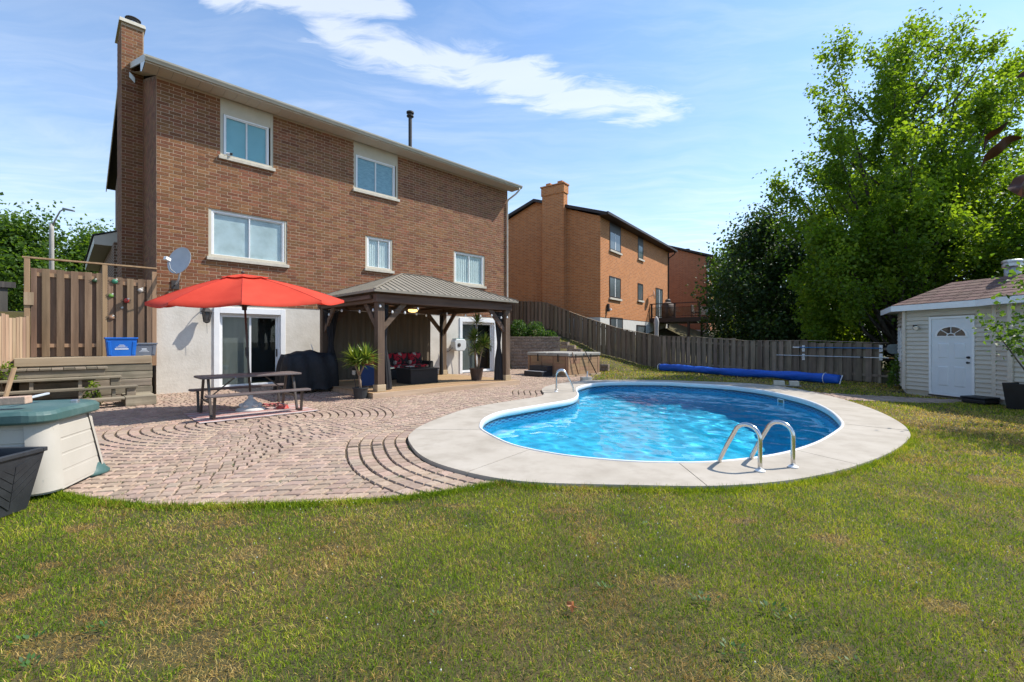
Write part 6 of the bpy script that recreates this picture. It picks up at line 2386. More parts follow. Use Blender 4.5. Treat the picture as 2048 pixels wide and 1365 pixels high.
def build_fences():
    def run(name, lab, start, d, L, top, bot, m, spacing=.30):
        f = thing(name, lab, 'fence', start, math.atan2(d[1], d[0]))
        n = int(L / spacing)
        cache = {}
        for i in range(n):
            s = i * spacing
            for k, (off, w) in enumerate(((-.045, .185), (.045, .175))):
                sc = s + (.0 if k == 0 else spacing / 2)
                z0, z1 = bot(sc) + .05, top(sc) + random.uniform(-.02, .02)
                key = k
                if key not in cache:
                    me = MB().box(-w / 2, w / 2, -.011, .011, 0, 1, 0.0).mesh('board')
                    me.materials.append(m)
                    cache[key] = me
                o = obj('board', cache[key], None, f, loc=(sc, off, z0), rot=(0, R(random.uniform(-.6, .6)), 0))
                o.scale = (random.uniform(.94, 1.05), 1, z1 - z0)
        seg = 2.4
        k = 0
        while k * seg < L:
            a, c = k * seg, min((k + 1) * seg, L)
            for fr in (.2, .86):
                za = bot(a) + (top(a) - bot(a)) * fr
                zc = bot(c) + (top(c) - bot(c)) * fr
                MB().bar((a, 0, za), (c, 0, zc), .06, .08).build('rail', m, f)
            MB().bar((a, 0, top(a) + .012), (c, 0, top(c) + .012), .13, .025).build('cap_rail', m, f)
            MB().box(a - .045, a + .045, -.03, .05, bot(a) - .3, top(a) - .03).build('post', m, f)
            k += 1
        return f
    ss = [0, 2.18, 3.4, 4.5, 5.87, 6.8, 7.4, 9, 12]
    tp = [1.69, 2.1, 2.49, 2.84, 3.37, 3.71, 3.9, 4.05, 4.1]
    d1 = Vector((-.783, .622, 0)).normalized()

    def bot1(s):
        p = FB + d1 * s
        return float(zt(p.x, p.y))
    run('sloping_fence', 'brown board on board fence climbing the slope behind the hot tub', FB, d1, 11.2, lambda s: float(np.interp(s, ss, tp)), bot1, grey_fence_m)
    e = Vector((12.85, 15.4, 0))
    d2 = (e - FB).normalized()
    L = (e - FB).length

    def bot2(s):
        p = FB + d2 * s
        return float(zt(p.x, p.y))

    def top2(s):
        f = s / L
        return 1.69 - f * .3 if f < .2 else 1.62 - (f - .2) * .25 if f < .43 else 1.44 + (f - .43) * .08 if f < .73 else 1.385
    run('level_fence', 'grey board on board fence behind the rolled blue pool cover', FB + d2 * .15, d2, L - .1, top2, bot2, grey_fence2_m)
    # pool cover on its reel
    ang = math.atan2(d2.y, d2.x)
    nrm = Vector((d2.y, -d2.x, 0))
    if nrm.dot(Vector((0, -1, 0))) < 0:
        nrm = -nrm
    A = Vector((*gp(1322, 742), 0))
    B = Vector((*gp(1680, 769), 0))
    u = (B - A).normalized()
    cv = thing('rolled_pool_cover', 'long rolled bright blue pool cover lying along the grey fence', 'pool cover', A, math.atan2(u.y, u.x))
    Lc = (B - A).length
    cm = MAT('blue_tarp', [(.006, .075, .42), (.012, .12, .58)], 4, stretch=(.6, 2, 2), rough=.45, bump=.5, bscale=6, dist=.04)
    m = MB()
    n = 22
    N = 90
    V = []
    for i in range(N + 1):
        x = Lc * i / N
        r0 = .155 + .012 * math.sin(x * 2.1) + .01 * math.sin(x * 5.3 + 1)
        cz = .17 + .012 * math.sin(x * 1.3)
        for j in range(n):
            a = 2 * math.pi * j / n
            r = r0 * (1 + .05 * math.sin(3 * a + x * 1.9) + .035 * math.sin(2 * a - x * 3.3) + .03 * math.sin(a * 5 + x * 6))
            V.append((x, r * math.cos(a), max(.01, cz + r * math.sin(a))))
    F = [(i * n + j, i * n + (j + 1) % n, (i + 1) * n + (j + 1) % n, (i + 1) * n + j) for i in range(N) for j in range(n)] + [tuple(range(n - 1, -1, -1)), tuple(N * n + j for j in range(n))]
    m.add(V, F)
    m.build('rolled_sheet', cm, cv, smooth=True)
    for x in (Lc - .45,):
        MB().tube([(x, .19 * math.cos(a), .17 + .185 * math.sin(a)) for a in np.linspace(0, 6.28, 17)], .012, 6).build('tie_strap', white_vinyl, cv)
    MB().tube([(-.12, 0, .17), (.03, 0, .17)], .05, 12).build('reel_tube', galvanised, cv)
    MB().tube([(-.08, .16 * math.cos(a), .17 + .16 * math.sin(a)) for a in np.linspace(0, 6.28, 17)], .014, 6).build('hand_wheel', white_vinyl, cv)
    MB().bar((Lc + .03, -.1, .01), (Lc + .03, .1, .3), .03, .02).build('stand', white_vinyl, cv)
    # poles hung on the fence
    def onf(px, py, off=.14):
        k = (px - 1024) / FPX
        p = FB + nrm * off
        s = (k * p.y - p.x) / (d2.x - k * d2.y)
        q = p + d2 * s
        return Vector((q.x, q.y, EYE + (680 - py) * q.y / FPX))
    bl = thing('telescopic_pole', 'blue telescopic pool pole on the upper fence brackets', 'pole', onf(1587, 695), 0)
    o = bl.location.copy()
    MB().tube([onf(1598, 695.2) - o, onf(1762, 697) - o], .018, 8).build('pole_tube', MAT('blue_pole', [(.02, .15, .38), (.03, .2, .46)], 5, rough=.35), bl)
    MB().tube([onf(1586, 695) - o, onf(1599, 695.2) - o], .024, 8).build('grip', white_vinyl, bl)
    wp = thing('telescopic_pole', 'long silver pool pole on the lower fence brackets', 'pole', onf(1553, 710.5), 0)
    o = wp.location.copy()
    MB().tube([Vector(), onf(1722, 715) - o], .019, 8).build('pole_tube', MAT('pole_alu', [(.55, .57, .58), (.65, .66, .67)], 5, rough=.3, metal=.4), wp)
    MB().tube([onf(1721, 715) - o, onf(1727, 715.2) - o], .032, 8).build('collar', black_metal, wp)
    MB().tube([onf(1727, 715.2) - o, onf(1778, 716.5) - o], .016, 8).build('inner_tube', white_vinyl, wp)
    MB().tube([onf(1778, 716.5) - o, onf(1793, 717) - o], .02, 8).build('end_grip', MAT('orange_grip', [(.5, .25, .06), (.6, .32, .1)], 5), wp)
    for px in (1607, 1762):
        for py, lab in ((697, 'upper'), (714, 'lower')):
            p = onf(px, py, .075)
            br = thing('pole_bracket', '%s white hook bracket on the grey fence, %s end of the poles' % (lab, 'left' if px < 1700 else 'right'), 'bracket', p, ang, 'pole brackets on the fence')
            MB().box(-.05, .05, -.012, .018, -.13, .11).build('plate', white_vinyl, br, bevel=.006)
            MB().bar((0, -.09, -.03), (0, .0, -.03), .04, .02).build('hook', white_vinyl, br)
    # blocks and lid at the far deck edge
    for px, py, lab, w in ((1558, 773, 'brown concrete block left of its twin on the far pool deck', .30), (1588, 774, 'brown concrete block right of its twin on the far pool deck', .26)):
        o = thing('deck_weight', lab, 'block', (*gp(px, py), DZ), R(-25), 'blocks on the far deck')
        MB().box(-w / 2, w / 2, -.12, .12, .012, .15).build('block_body', stone_sill, o, bevel=.01)
        MB().box(-w / 2 - .04, w / 2 + .06, -.17, .14, 0, .011).build('lid', tub_cover, o)


build_fences()

siding_m = MAT('vinyl_siding', [(.52, .475, .39), (.57, .525, .44)], 2.5, rough=.5, bump=.06, bscale=30, vary=.04)
shingle_m = MAT('brown_shingle', [(.11, .062, .050), (.165, .10, .08), (.21, .135, .11)], 40, rough=.95, bump=.5, bscale=90, vary=.16, hue=.01)
door_paint = MAT('white_door', [(.62, .66, .68), (.69, .72, .74)], 3, rough=.35, bump=.03)


def build_shed():
    P1 = Vector((11.1, 12.7, 0))
    pts = [Vector((12.45, 14.5, 0)), P1, Vector((11.42, 10.62, 0)), Vector((11.17, 10.05, 0)), Vector((11.5, 8.3, 0)), Vector((15.2, 8.0, 0)), Vector((15.4, 14.2, 0))]
    s = thing('garden_shed', 'beige vinyl sided shed with a brown shingle roof and a white door', 'shed', P1, 0)
    q = [p - P1 for p in pts]
    H = 2.36
    core = MB()
    inset = [Vector((p.x + .05 * (1 if p.x < 3 else -1), p.y, 0)) for p in q]
    core.prism([(p.x + (.03 if p.x < 2 else -.03), p.y) for p in q], .06, H)
    wl = core.build('wall', siding_m, s)
    MB().prism([(p.x + (.05 if p.x < 2 else -.05), p.y) for p in q], -.08, .14).build('foundation', stone_sill, s)
    n = 20
    bh = (H - .13) / n
    for i in range(4):
        a, c = q[i], q[i + 1]
        L = (c - a).length
        d = (c - a).normalized()
        out = Vector((d.y, -d.x, 0))
        if out.dot(Vector((-1, -.3, 0))) < 0:
            out = -out
        for k in range(n):
            z = .13 + k * bh
            segs = [(.055, L - .055)]
            if i == 1 and z < 2.06:
                segs = [(.055, .655), (1.70, L - .055)]
            if i == 0 and .85 < z < 1.85:
                segs = [(.055, .55), (1.45, L - .055)]
            for (p0, p1) in segs:
                if p1 - p0 < .03:
                    continue
                A, B = a + d * p0, a + d * p1
                MB().hexa([A + out * .0 + Vector((0, 0, z)), B + Vector((0, 0, z)), B + out * .040 + Vector((0, 0, z)), A + out * .040 + Vector((0, 0, z)),
                           A + Vector((0, 0, z + bh - .002)), B + Vector((0, 0, z + bh - .002)), B + out * .006 + Vector((0, 0, z + bh - .002)), A + out * .006 + Vector((0, 0, z + bh - .002))]).build('siding_board', siding_m, s)
    for i in (1, 2, 3):
        p = q[i]
        MB().box(p.x - .055, p.x + .045, p.y - .05, p.y + .05, .1, H).build('corner_trim', cream_alu, s, bevel=.006)
    # window on the angled left face
    d = (q[1] - q[0]).normalized()
    out = Vector((d.y, -d.x, 0))
    if out.x > 0:
        out = -out
    a = q[0] + d * .55
    c = q[0] + d * 1.45
    wm = MB()
    for (e0, e1, z0, z1) in ((a, a + d * .06, .85, 1.85), (c - d * .06, c, .85, 1.85), (a, c, .85, .92), (a, c, 1.78, 1.85), (a + d * .42, a + d * .48, .9, 1.8)):
        wm.hexa([e0 + Vector((0, 0, z0)), e1 + Vector((0, 0, z0)), e1 + out * .05 + Vector((0, 0, z0)), e0 + out * .05 + Vector((0, 0, z0)), e0 + Vector((0, 0, z1)), e1 + Vector((0, 0, z1)), e1 + out * .05 + Vector((0, 0, z1)), e0 + out * .05 + Vector((0, 0, z1))])
    wo = wm.build('window', white_vinyl, s)
    MB().hexa([a + out * .004 + Vector((0, 0, .9)), c + out * .004 + Vector((0, 0, .9)), c + out * .02 + Vector((0, 0, .9)), a + out * .02 + Vector((0, 0, .9)), a + out * .004 + Vector((0, 0, 1.8)), c + out * .004 + Vector((0, 0, 1.8)), c + out * .02 + Vector((0, 0, 1.8)), a + out * .02 + Vector((0, 0, 1.8))]).build('pane', dark_glass, wo)
    # door in the frame of the front wall
    d = (q[2] - q[1]).normalized()
    ang = math.atan2(d.y, d.x)
    M = Matrix.Rotation(ang, 4, 'Z')

    def loc(mb):
        mb.v = [tuple(M @ Vector(p)) for p in mb.v]
        return mb
    x0, x1, z0, z1 = .71, 1.645, .06, 2.05
    fr = MB()
    frame_rect(fr, x0 - .055, x1 + .055, z0 - .03, z1 + .055, -.045, .02, .055)
    do = loc(fr).build('door', white_vinyl, s)
    MB_ = MB().box(x0 + .004, x1 - .004, -.02, .022, z0 + .03, z1 - .004)
    loc(MB_).build('door_leaf', door_paint, do)
    w = x1 - x0
    for cx in (x0 + w * .30, x0 + w * .70):
        for (a_, c_) in ((.30, .82), (1.02, 1.42)):
            m = MB()
            hw2 = w * .135
            m.hexa([(cx - hw2, -.0205, a_), (cx + hw2, -.0205, a_), (cx + hw2, -.0205, c_), (cx - hw2, -.0205, c_), (cx - hw2 + .03, -.032, a_ + .03), (cx + hw2 - .03, -.032, a_ + .03), (cx + hw2 - .03, -.032, c_ - .03), (cx - hw2 + .03, -.032, c_ - .03)])
            loc(m).build('door_panel', door_paint, do)
    # fan light
    cx, cz, rx, rzz = (x0 + x1) / 2, 1.60, .34, .235
    ring = MB()
    N = 16
    V = []
    for k in range(N + 1):
        a_ = math.pi * k / N
        for r_, y in ((1.10, -.021), (1.10, -.038), (.97, -.038), (.97, -.021)):
            V.append((cx + rx * r_ * math.cos(a_), y, cz + rzz * r_ * math.sin(a_)))
    F = [(k * 4 + j, (k + 1) * 4 + j, (k + 1) * 4 + (j + 1) % 4, k * 4 + (j + 1) % 4) for k in range(N) for j in range(4)]
    ring.add(V, F)
    ring.box(cx - rx * 1.1, cx + rx * 1.1, -.038, -.021, cz - .028, cz)
    for a_ in (45, 90, 135):
        A = Vector((cx + .08 * math.cos(R(a_)), -.030, cz + .06 * math.sin(R(a_))))
        B = Vector((cx + rx * math.cos(R(a_)), -.030, cz + rzz * math.sin(R(a_))))
        ring.bar(A, B, .014, .018, up=(0, 1, 0))
    V = []
    for k in range(9):
        a_ = math.pi * k / 8
        for r_, y in ((1.0, -.022), (1.0, -.037), (.78, -.037), (.78, -.022)):
            V.append((cx + .105 * r_ * math.cos(a_), y, cz + .075 * r_ * math.sin(a_)))
    ring.add(V, [(k * 4 + j, (k + 1) * 4 + j, (k + 1) * 4 + (j + 1) % 4, k * 4 + (j + 1) % 4) for k in range(8) for j in range(4)])
    loc(ring).build('fan_light_frame', white_vinyl, do)
    for k in range(4):
        m = MB()
        V = []
        for j in range(5):
            a_ = R(45 * k + 45 * j / 4)
            V += [(cx + .1 * math.cos(a_), -.0235, cz + .07 * math.sin(a_)), (cx + rx * .98 * math.cos(a_), -.0235, cz + rzz * .98 * math.sin(a_))]
        m.add(V, [(2 * j, 2 * j + 1, 2 * j + 3, 2 * j + 2) for j in range(4)])
        loc(m).build('pane', dark_glass, do)
    m = MB()
    V = [(cx, -.0235, cz)] + [(cx + .085 * math.cos(R(22.5 * j)), -.0235, cz + .06 * math.sin(R(22.5 * j))) for j in range(9)]
    m.add(V, [(0, j, j + 1) for j in range(1, 9)])
    loc(m).build('pane', dark_glass, do)
    for z in (.93, 1.06):
        m = MB()
        m.tube([(x1 - .075, -.02, z), (x1 - .075, -.05, z), (x1 - .075, -.075, z)], [.02, .02, .03] if z < 1 else [.03, .03, .026], 12)
        loc(m).build('knob' if z < 1 else 'deadbolt', black_metal, do)
    m = MB().box(x0 - .05, x1 + .05, -.07, .0, .02, .058)
    loc(m).build('threshold', dark_iron, do)
    # floodlight by the door
    fl = thing('flood_light', 'small twin flood light on the shed siding left of the door', 'lamp', P1 + M @ Vector((.29, -.03, 1.86)), ang)
    MB().box(-.05, .05, -.02, .01, -.05, .05).build('mount', black_metal, fl, bevel=.01)
    MB().lathe([(.025, 0), (.06, .08), (.062, .11), (.05, .115)], 14).build('lamp_head', MAT('lamp_silver', [(.45, .5, .48), (.55, .6, .58)], 5, rough=.2, metal=.5), fl, loc=(.08, -.02, -.01), rot=(R(110), 0, R(20)))
    # roof
    ov = .26
    E = [Vector((12.2, 14.9, 0)), Vector((10.82, 12.85, 0)), Vector((11.12, 10.80, 0)), Vector((10.86, 10.05, 0)), Vector((11.2, 8.0, 0)), Vector((15.5, 7.7, 0)), Vector((15.7, 14.6, 0))]
    E = [p - P1 for p in E]
    R1, R2 = Vector((12.02, 12.30, 3.06)) - P1, Vector((12.5, 8.8, 3.06)) - P1
    R1b, R2b = Vector((14.0, 12.4, 3.06)) - P1, Vector((14.0, 9.2, 3.06)) - P1
    ez = H + .10
    e = [Vector((p.x, p.y, ez)) for p in E]
    rf = MB()
    rf.add([*e, R1, R2, R1b, R2b], [(1, 2, 3, 4, 8, 7) if False else (1, 2, 7), (2, 3, 8, 7), (3, 4, 8), (0, 1, 7), (0, 7, 9, 6), (4, 5, 10, 8), (5, 6, 9, 10), (7, 8, 10, 9)])
    ro = rf.build('roof', shingle_m, s)
    fa = MB()
    for i in range(5):
        a_, c_ = E[i], E[i + 1]
        if i == 4:
            continue
        MB().hexa([Vector((a_.x, a_.y, H - .06)), Vector((c_.x, c_.y, H - .06)), Vector((c_.x + .03, c_.y + .01, H - .06)), Vector((a_.x + .03, a_.y + .01, H - .06)), Vector((a_.x, a_.y, ez - .004)), Vector((c_.x, c_.y, ez - .004)), Vector((c_.x + .03, c_.y + .01, ez - .004)), Vector((a_.x + .03, a_.y + .01, ez - .004))]).build('fascia', white_vinyl, ro)
    MB().add([Vector((p.x + .02, p.y, H - .02)) for p in E[:5]] + [Vector((p.x + .8, p.y, H - .02)) for p in E[:5]], [(i, i + 1, i + 6, i + 5) for i in range(4)]).build('soffit', cream_alu, ro)

    # shingle tabs on the two visible slopes
    def tabs(A, B, C, D, rows, w):
        """A-B eave, D-C top"""
        for r_ in range(rows):
            f0, f1 = r_ / rows, (r_ + 1) / rows
            a0, b0 = A.lerp(D, f0), B.lerp(C, f0)
            a1, b1 = A.lerp(D, f1), B.lerp(C, f1)
            L = (b0 - a0).length
            k = 0
            x = -(w / 2) * (r_ % 2)
            nn = (B - A).cross(D - A).normalized()
            if nn.z < 0:
                nn = -nn
            while x < L:
                p0, p1 = max(x, 0) / L, min(x + w, L) / L
                x += w
                if p1 - p0 < .01:
                    continue
                c0 = a0.lerp(b0, p0 + .004)
                c1 = a0.lerp(b0, p1 - .004)
                t1_ = a1.lerp(b1, p1 - .004)
                t0_ = a1.lerp(b1, p0 + .004)
                hh = .013
                lo = .002
                MB().hexa([c0 + nn * lo, c1 + nn * lo, t1_ + nn * lo, t0_ + nn * lo, c0 + nn * hh, c1 + nn * hh, t1_ + nn * (lo + .003), t0_ + nn * (lo + .003)], 0.0).build('shingle', shingle_m, ro)
    tabs(e[1], e[2], R1.lerp(R2, .45), R1, 7, .30)
    tabs(e[2], e[3], R1.lerp(R2, .72), R1.lerp(R2, .45), 7, .30)
    tabs(e[3], e[4], R2, R1.lerp(R2, .72), 7, .30)
    tabs(e[0], e[1], R1, R1 + Vector((.02, .02, 0)), 7, .30)
    # old flue on the roof
    fp = thing('roof_flue', 'rust stained grey metal flue on the shed roof', 'flue', Vector((12.35, 11.1, 2.95)), 0)
    rust = MAT('rusty_galvanised', [(.30, .32, .34), (.40, .41, .42), (.22, .10, .05)], 5, rough=.5, metal=.4, bump=.1)
    MB().lathe([(.15, 0), (.15, .34)], 20).build('pipe', rust, fp, smooth=True)
    MB().lathe([(.17, .34), (.19, .36), (.19, .42), (.17, .43), (.17, .45), (.20, .46), (.20, .50), (.16, .52)], 20).build('flue_cap', galvanised, fp)
    # things against the shed
    bx = thing('black_bin', 'tall black plastic bin standing against the shed at the right edge', 'bin', (11.12, 9.62, 0), R(8))
    bpm = MAT('black_bin_plastic', [(.008, .009, .011), (.018, .019, .022)], 5, rough=.5, bump=.1)
    V = []
    for z, ww in ((0, .27), (.56, .32), (.56, .29), (.05, .25)):
        V += [(-ww, -ww, z), (ww, -ww, z), (ww, ww, z), (-ww, ww, z)]
    MB().add(V, [(3, 2, 1, 0), (12, 13, 14, 15)] + [(a + i, a + (i + 1) % 4, a + 4 + (i + 1) % 4, a + 4 + i) for a in (0, 4, 8) for i in range(4)]).build('bin_body', bpm, bx, bevel=.012)
    MB().box(-.34, .34, -.34, -.315, .52, .565).build('rim', bpm, bx, bevel=.006)
    tr = thing('black_tray', 'low black lidded tray on the path beside the shed door', 'tray', (11.05, 10.62, 0), R(10))
    MB().box(-.22, .22, -.24, .24, 0, .11).build('tray_body', bpm, tr, bevel=.03)
    MB().box(-.24, .24, -.26, .26, .112, .16).build('tray_lid', bpm, tr, bevel=.025)
    # oval board at the end of the fence
    ob = thing('oval_sign', 'blank grey oval board hanging beside the fence end by the shed', 'board', (12.45, 14.6, 0), R(-25))
    p = []
    for k in range(24):
        a_ = 2 * math.pi * k / 24
        p.append((.24 * (abs(math.cos(a_)) ** .7) * (1 if math.cos(a_) >= 0 else -1), .16 * (abs(math.sin(a_)) ** .7) * (1 if math.sin(a_) >= 0 else -1)))
    m = MB()
    m.add([(x, -.03, z + 1.2) for x, z in p] + [(x, .0, z + 1.2) for x, z in p], [tuple(range(24)), tuple(range(47, 23, -1))] + [(i, i + 24, (i + 1) % 24 + 24, (i + 1) % 24) for i in range(24)])
    m.build('board_face', MAT('oval_grey', [(.16, .19, .20), (.24, .28, .29)], 9, rough=.6), ob, bevel=.008)
    MB().box(-.02, .02, .0, .03, .0, 1.36).build('stake', galvanised, ob)


build_shed()
# ================================================================== neighbours
orange_brick = brick_tex('orange_brick', (.60, .225, .072), (.42, .148, .05), (.50, .32, .19), .30, .10, .016, .72)
red_brick = brick_tex('red_brick', (.50, .180, .075), (.36, .122, .056), (.42, .26, .17), .30, .10, .016, .7)
brown_trim = MAT('dark_brown_trim', [(.022, .013, .010), (.035, .022, .017)], 6, rough=.5, bump=.05)
base_conc = MAT('painted_base', [(.55, .54, .50), (.64, .62, .58)], 3, rough=.9, bump=.15)


def nb_window(parent, x0, x1, z0, z1, sill=True, panel=None, mull=True, trim=None):
    m = MB()
    frame_rect(m, x0, x1, z0, z1, -.03, .06, .09)
    w = m.build('window', trim or brown_trim, parent)
    MB().box(x0 + .08, x1 - .08, -.014, -.004, z0 + .08, z1 - .08).build('pane', pane_grey, w)
    if mull:
        xm = (x0 + x1) / 2
        MB().box(xm - .04, xm + .04, -.026, -.0145, z0 + .09, z1 - .09).build('mullion', white_vinyl, w)
    if sill:
        MB().box(x0 - .06, x1 + .06, -.11, .05, z0 - .13, z0 - .004).build('sill', stone_sill, w)
    if panel:
        MB().box(x0, x1, -.02, .03, z1 + .002, panel).build('head_panel', trim or brown_trim, w)
    return w


pane_grey = MAT('neighbour_pane', [(.07, .085, .09), (.13, .15, .16)], 1.2, stretch=(1, 1, .4), rough=.12, bump=0, spec=.6)


def neighbour(name, lab, N0, rz, L, D, zb, ze, pitch, brick, chim, ground):
    h = thing(name, lab, 'house', (N0[0], N0[1], 0), rz)
    w = MB()
    ridge = ze + D / 2 * pitch
    w.add([(0, 0, zb), (L, 0, zb), (L, 0, ze), (0, 0, ze)], [(0, 1, 2, 3)])
    w.add([(0, 0, zb), (0, D, zb), (0, D, ze), (0, D / 2, ridge), (0, 0, ze)], [(4, 3, 2, 1, 0)])
    w.add([(L, 0, zb), (L, D, zb), (L, D, ze), (L, D / 2, ridge), (L, 0, ze)], [(0, 1, 2, 3, 4)])
    w.add([(0, D, zb), (L, D, zb), (L, D, ze), (0, D, ze)], [(3, 2, 1, 0)])
    w.build('wall', brick, h)
    MB().box(.02, L - .02, .02, D - .02, ground, zb).build('base_wall', base_conc, h)
    ov, ro = .55, .3
    rz0 = ze + .10
    rt = ridge + .10 + ov * pitch * 0
    r = MB()
    for ya, yb in ((-ov, D / 2), (D + ov, D / 2)):
        zl = rz0 - ov * pitch * .2
        r.hexa([(-ro, ya, zl), (L + ro, ya, zl), (L + ro, yb, rt), (-ro, yb, rt), (-ro, ya, zl + .06), (L + ro, ya, zl + .06), (L + ro, yb, rt + .06), (-ro, yb, rt + .06)])
    ro_ = r.build('roof', asphalt, h)
    MB().box(-ro, L + ro, -ov, .0, ze - .03, ze).build('soffit', brown_trim, ro_)
    MB().box(-ro - .02, L + ro + .02, -ov - .11, -ov - .002, ze - .02, ze + .13).build('gutter', brown_trim, ro_)
    for xx in (-ro, L + ro):
        for ya, yb in ((-ov, D / 2), (D + ov, D / 2)):
            zl = rz0 - ov * pitch * .2
            MB().hexa([(xx - .02, ya, zl - .14), (xx + .02, ya, zl - .14), (xx + .02, yb, rt - .14), (xx - .02, yb, rt - .14), (xx - .02, ya, zl + .055), (xx + .02, ya, zl + .055), (xx + .02, yb, rt + .055), (xx - .02, yb, rt + .055)]).build('rake_board', brown_trim, ro_)
    if chim:
        c0, c1, co, ct = chim
        c = MB()
        c.box(-co, .01, c0, c1, zb - 1.0, ct)
        c.box(-co - .05, .06, c0 - .05, c1 + .05, ct - .55, ct - .02)
        c.box(-co - .10, .10, c0 - .10, c1 + .10, ct, ct + .08)
        co_ = c.build('chimney', brick, h)
        for y in (c0 + .35, c1 - .4):
            MB().box(-co + .1, -.1, y - .17, y + .17, ct + .08, ct + .28).build('chimney_pot', brick, co_)
    return h


def build_neighbours():
    rz = math.atan2(.812, .583)
    h = neighbour('neighbour_house', 'orange brick two storey house with a dark roof beyond the sloping fence', (5.5, 28), rz, 14.2, 9.5, 2.92, 9.2, .36, orange_brick, (2.32, 3.95, .5, 11.55), -.2)
    nb_window(h, 1.40, 3.25, 7.36, 8.62, panel=9.15)
    nb_window(h, 6.55, 7.65, 7.55, 8.62, panel=9.15, mull=False)
    nb_window(h, 1.35, 3.22, 4.25, 5.65)
    nb_window(h, 6.5, 7.6, 4.45, 5.70, mull=False)
    d = nb_window(h, 10.6, 12.4, 3.25, 5.75, sill=False)
    b = nb_window(h, 1.5, 3.6, 1.0, 2.98, sill=False)
    b.location = (0, -.0, 0)
    nb_window(h, 6.3, 8.2, .4, 2.6, sill=False, mull=False)
    MB().box(13.9, 13.99, -.09, -.005, 2.0, 9.1).build('downspout', brown_trim, h)
    MB().tube([(14.0, -.6, 9.15), (14.0, -.5, 8.9), (13.95, -.05, 8.6)], .05, 8).build('downspout_elbow', brown_trim, h)
    lm = thing('porch_lamp', 'small dark lamp on the orange brick wall above the basement window', 'lamp', Vector((5.5 + .583 * 1.0 + .812 * .1, 28 + .812 * 1.0 - .583 * .1, 3.3)), rz)
    MB().box(-.08, .08, -.06, .08, 0, .5).build('lamp_body', black_metal, lm, bevel=.02)
    MB().lathe([(.07, 0), (.09, .05), (.05, .12)], 10).build('lamp_bulb', white_vinyl, lm, loc=(.1, -.1, .08))
    # raised deck
    dk = thing('raised_deck', 'dark brown raised deck with railing and stairs behind the orange brick house', 'deck', (5.5, 28, 0), rz)
    x0, x1, y0, y1, z = 9.2, 13.6, -5.6, -.02, 3.2
    dm = MAT('dark_deck_stain', [(.030, .018, .013), (.05, .032, .024)], 8, rough=.6, bump=.1)
    MB().box(x0, x1, y0, y1, z - .34, z).build('deck_frame', dm, dk)
    for y in (y0 + .1, y0 + 2.7):
        for x in (x0 + .15, x1 - .15):
            MB().box(x - .08, x + .08, y - .08, y + .08, 0, z - .34).build('support_post', dm, dk)
    posts = [(x0 + .06, y) for y in (y0 + .06, y0 + 1.9, y0 + 3.7, y1 - .1)] + [(x, y0 + .06) for x in (x0 + 2.2, x1 - .06)]
    for x, y in posts:
        MB().box(x - .06, x + .06, y - .06, y + .06, z + .001, z + 1.12).build('railing_post', dm, dk)
    MB().box(x0 - .01, x0 + .13, y0, y1, z + 1.07, z + 1.13).build('top_rail', dm, dk)
    MB().box(x0, x1, y0 - .01, y0 + .13, z + 1.075, z + 1.135).build('top_rail', dm, dk)
    MB().box(x0 + .03, x0 + .09, y0, y1, z + .08, z + .13).build('bottom_rail', dm, dk)
    MB().box(x0 + .03, x0 + .09, y0, y1, z + .78, z + .81).build('middle_rail', dm, dk)
    gl = GLASS('railing_glass', (.75, .78, .78), 1.5)
    for a, c in ((y0 + .12, y0 + 1.84), (y0 + 1.96, y0 + 3.64), (y0 + 3.76, y1 - .16)):
        MB().box(x0 + .05, x0 + .065, a, c, z + .14, z + .77).build('glass_panel', gl, dk)
    for k in range(9):
        yy = y0 + .9
        MB().box(x0 + .7 - .0 + k * .0, x0 + 1.7, y0 - .28 * (k + 1), y0 - .28 * k - .03, z - .22 * (k + 1) - .03, z - .22 * (k + 1) + .012).build('stair_tread', pale_wood, dk)
    for xx in (x0 + .68, x0 + 1.72):
        MB().bar((xx, y0, z - .15), (xx, y0 - 2.6, z - 2.2), .05, .25).build('stringer', dm, dk)
        MB().bar((xx, y0, z + .85), (xx, y0 - 2.6, z - 1.2), .05, .06).build('stair_rail', dm, dk)
    # covered grill and closed parasol there
    def at(x, y, zz):
        return Vector((5.5 + .583 * x - .812 * y, 28 + .812 * x + .583 * y, zz))
    g = thing('covered_grill', 'grill under a brown cover on the raised deck', 'barbecue', at(9.9, -1.2, 3.2), rz)
    brc = MAT('brown_grill_cover', [(.075, .05, .038), (.11, .075, .06)], 5, rough=.7, bump=.4, bscale=4, dist=.05)
    MB().lathe([(.75, 0), (.72, .7), (.78, .95), (.6, 1.15), (.3, 1.25), (.05, 1.27)], 18, sy=.6).build('cover', brc, g, smooth=True)
    MB().lathe([(.2, 1.2), (.22, 1.4), (.1, 1.5)], 12).build('hood', dark_iron, g)
    p = Vector((*gp(1312.5, 683, .9), .6))
    p = Vector((9.4, 29.3, .2))
    pr = thing('closed_parasol', 'closed pale grey parasol standing beyond the fence under the deck', 'umbrella', p, 0)
    pc = MAT('parasol_grey', [(.42, .39, .37), (.52, .49, .47)], 5, stretch=(6, 6, .4), rough=.9, bump=.4)
    MB().tube([(0, 0, 0), (0, 0, 2.8)], .025, 8).build('pole', white_vinyl, pr)
    MB().lathe([(.10, .5), (.17, .7), (.15, 1.4), (.13, 2.0), (.17, 2.45), (.12, 2.7), (.03, 2.82)], 12).build('canopy', pc, pr, smooth=True)
    fu = thing('deck_table', 'grey patio table on the raised deck', 'table', at(11.4, -4.4, 3.2), rz)
    MB().box(-.9, .9, -.5, .5, .66, .72).build('table_top', MAT('grey_table', [(.12, .12, .12), (.17, .17, .17)], 4), fu)
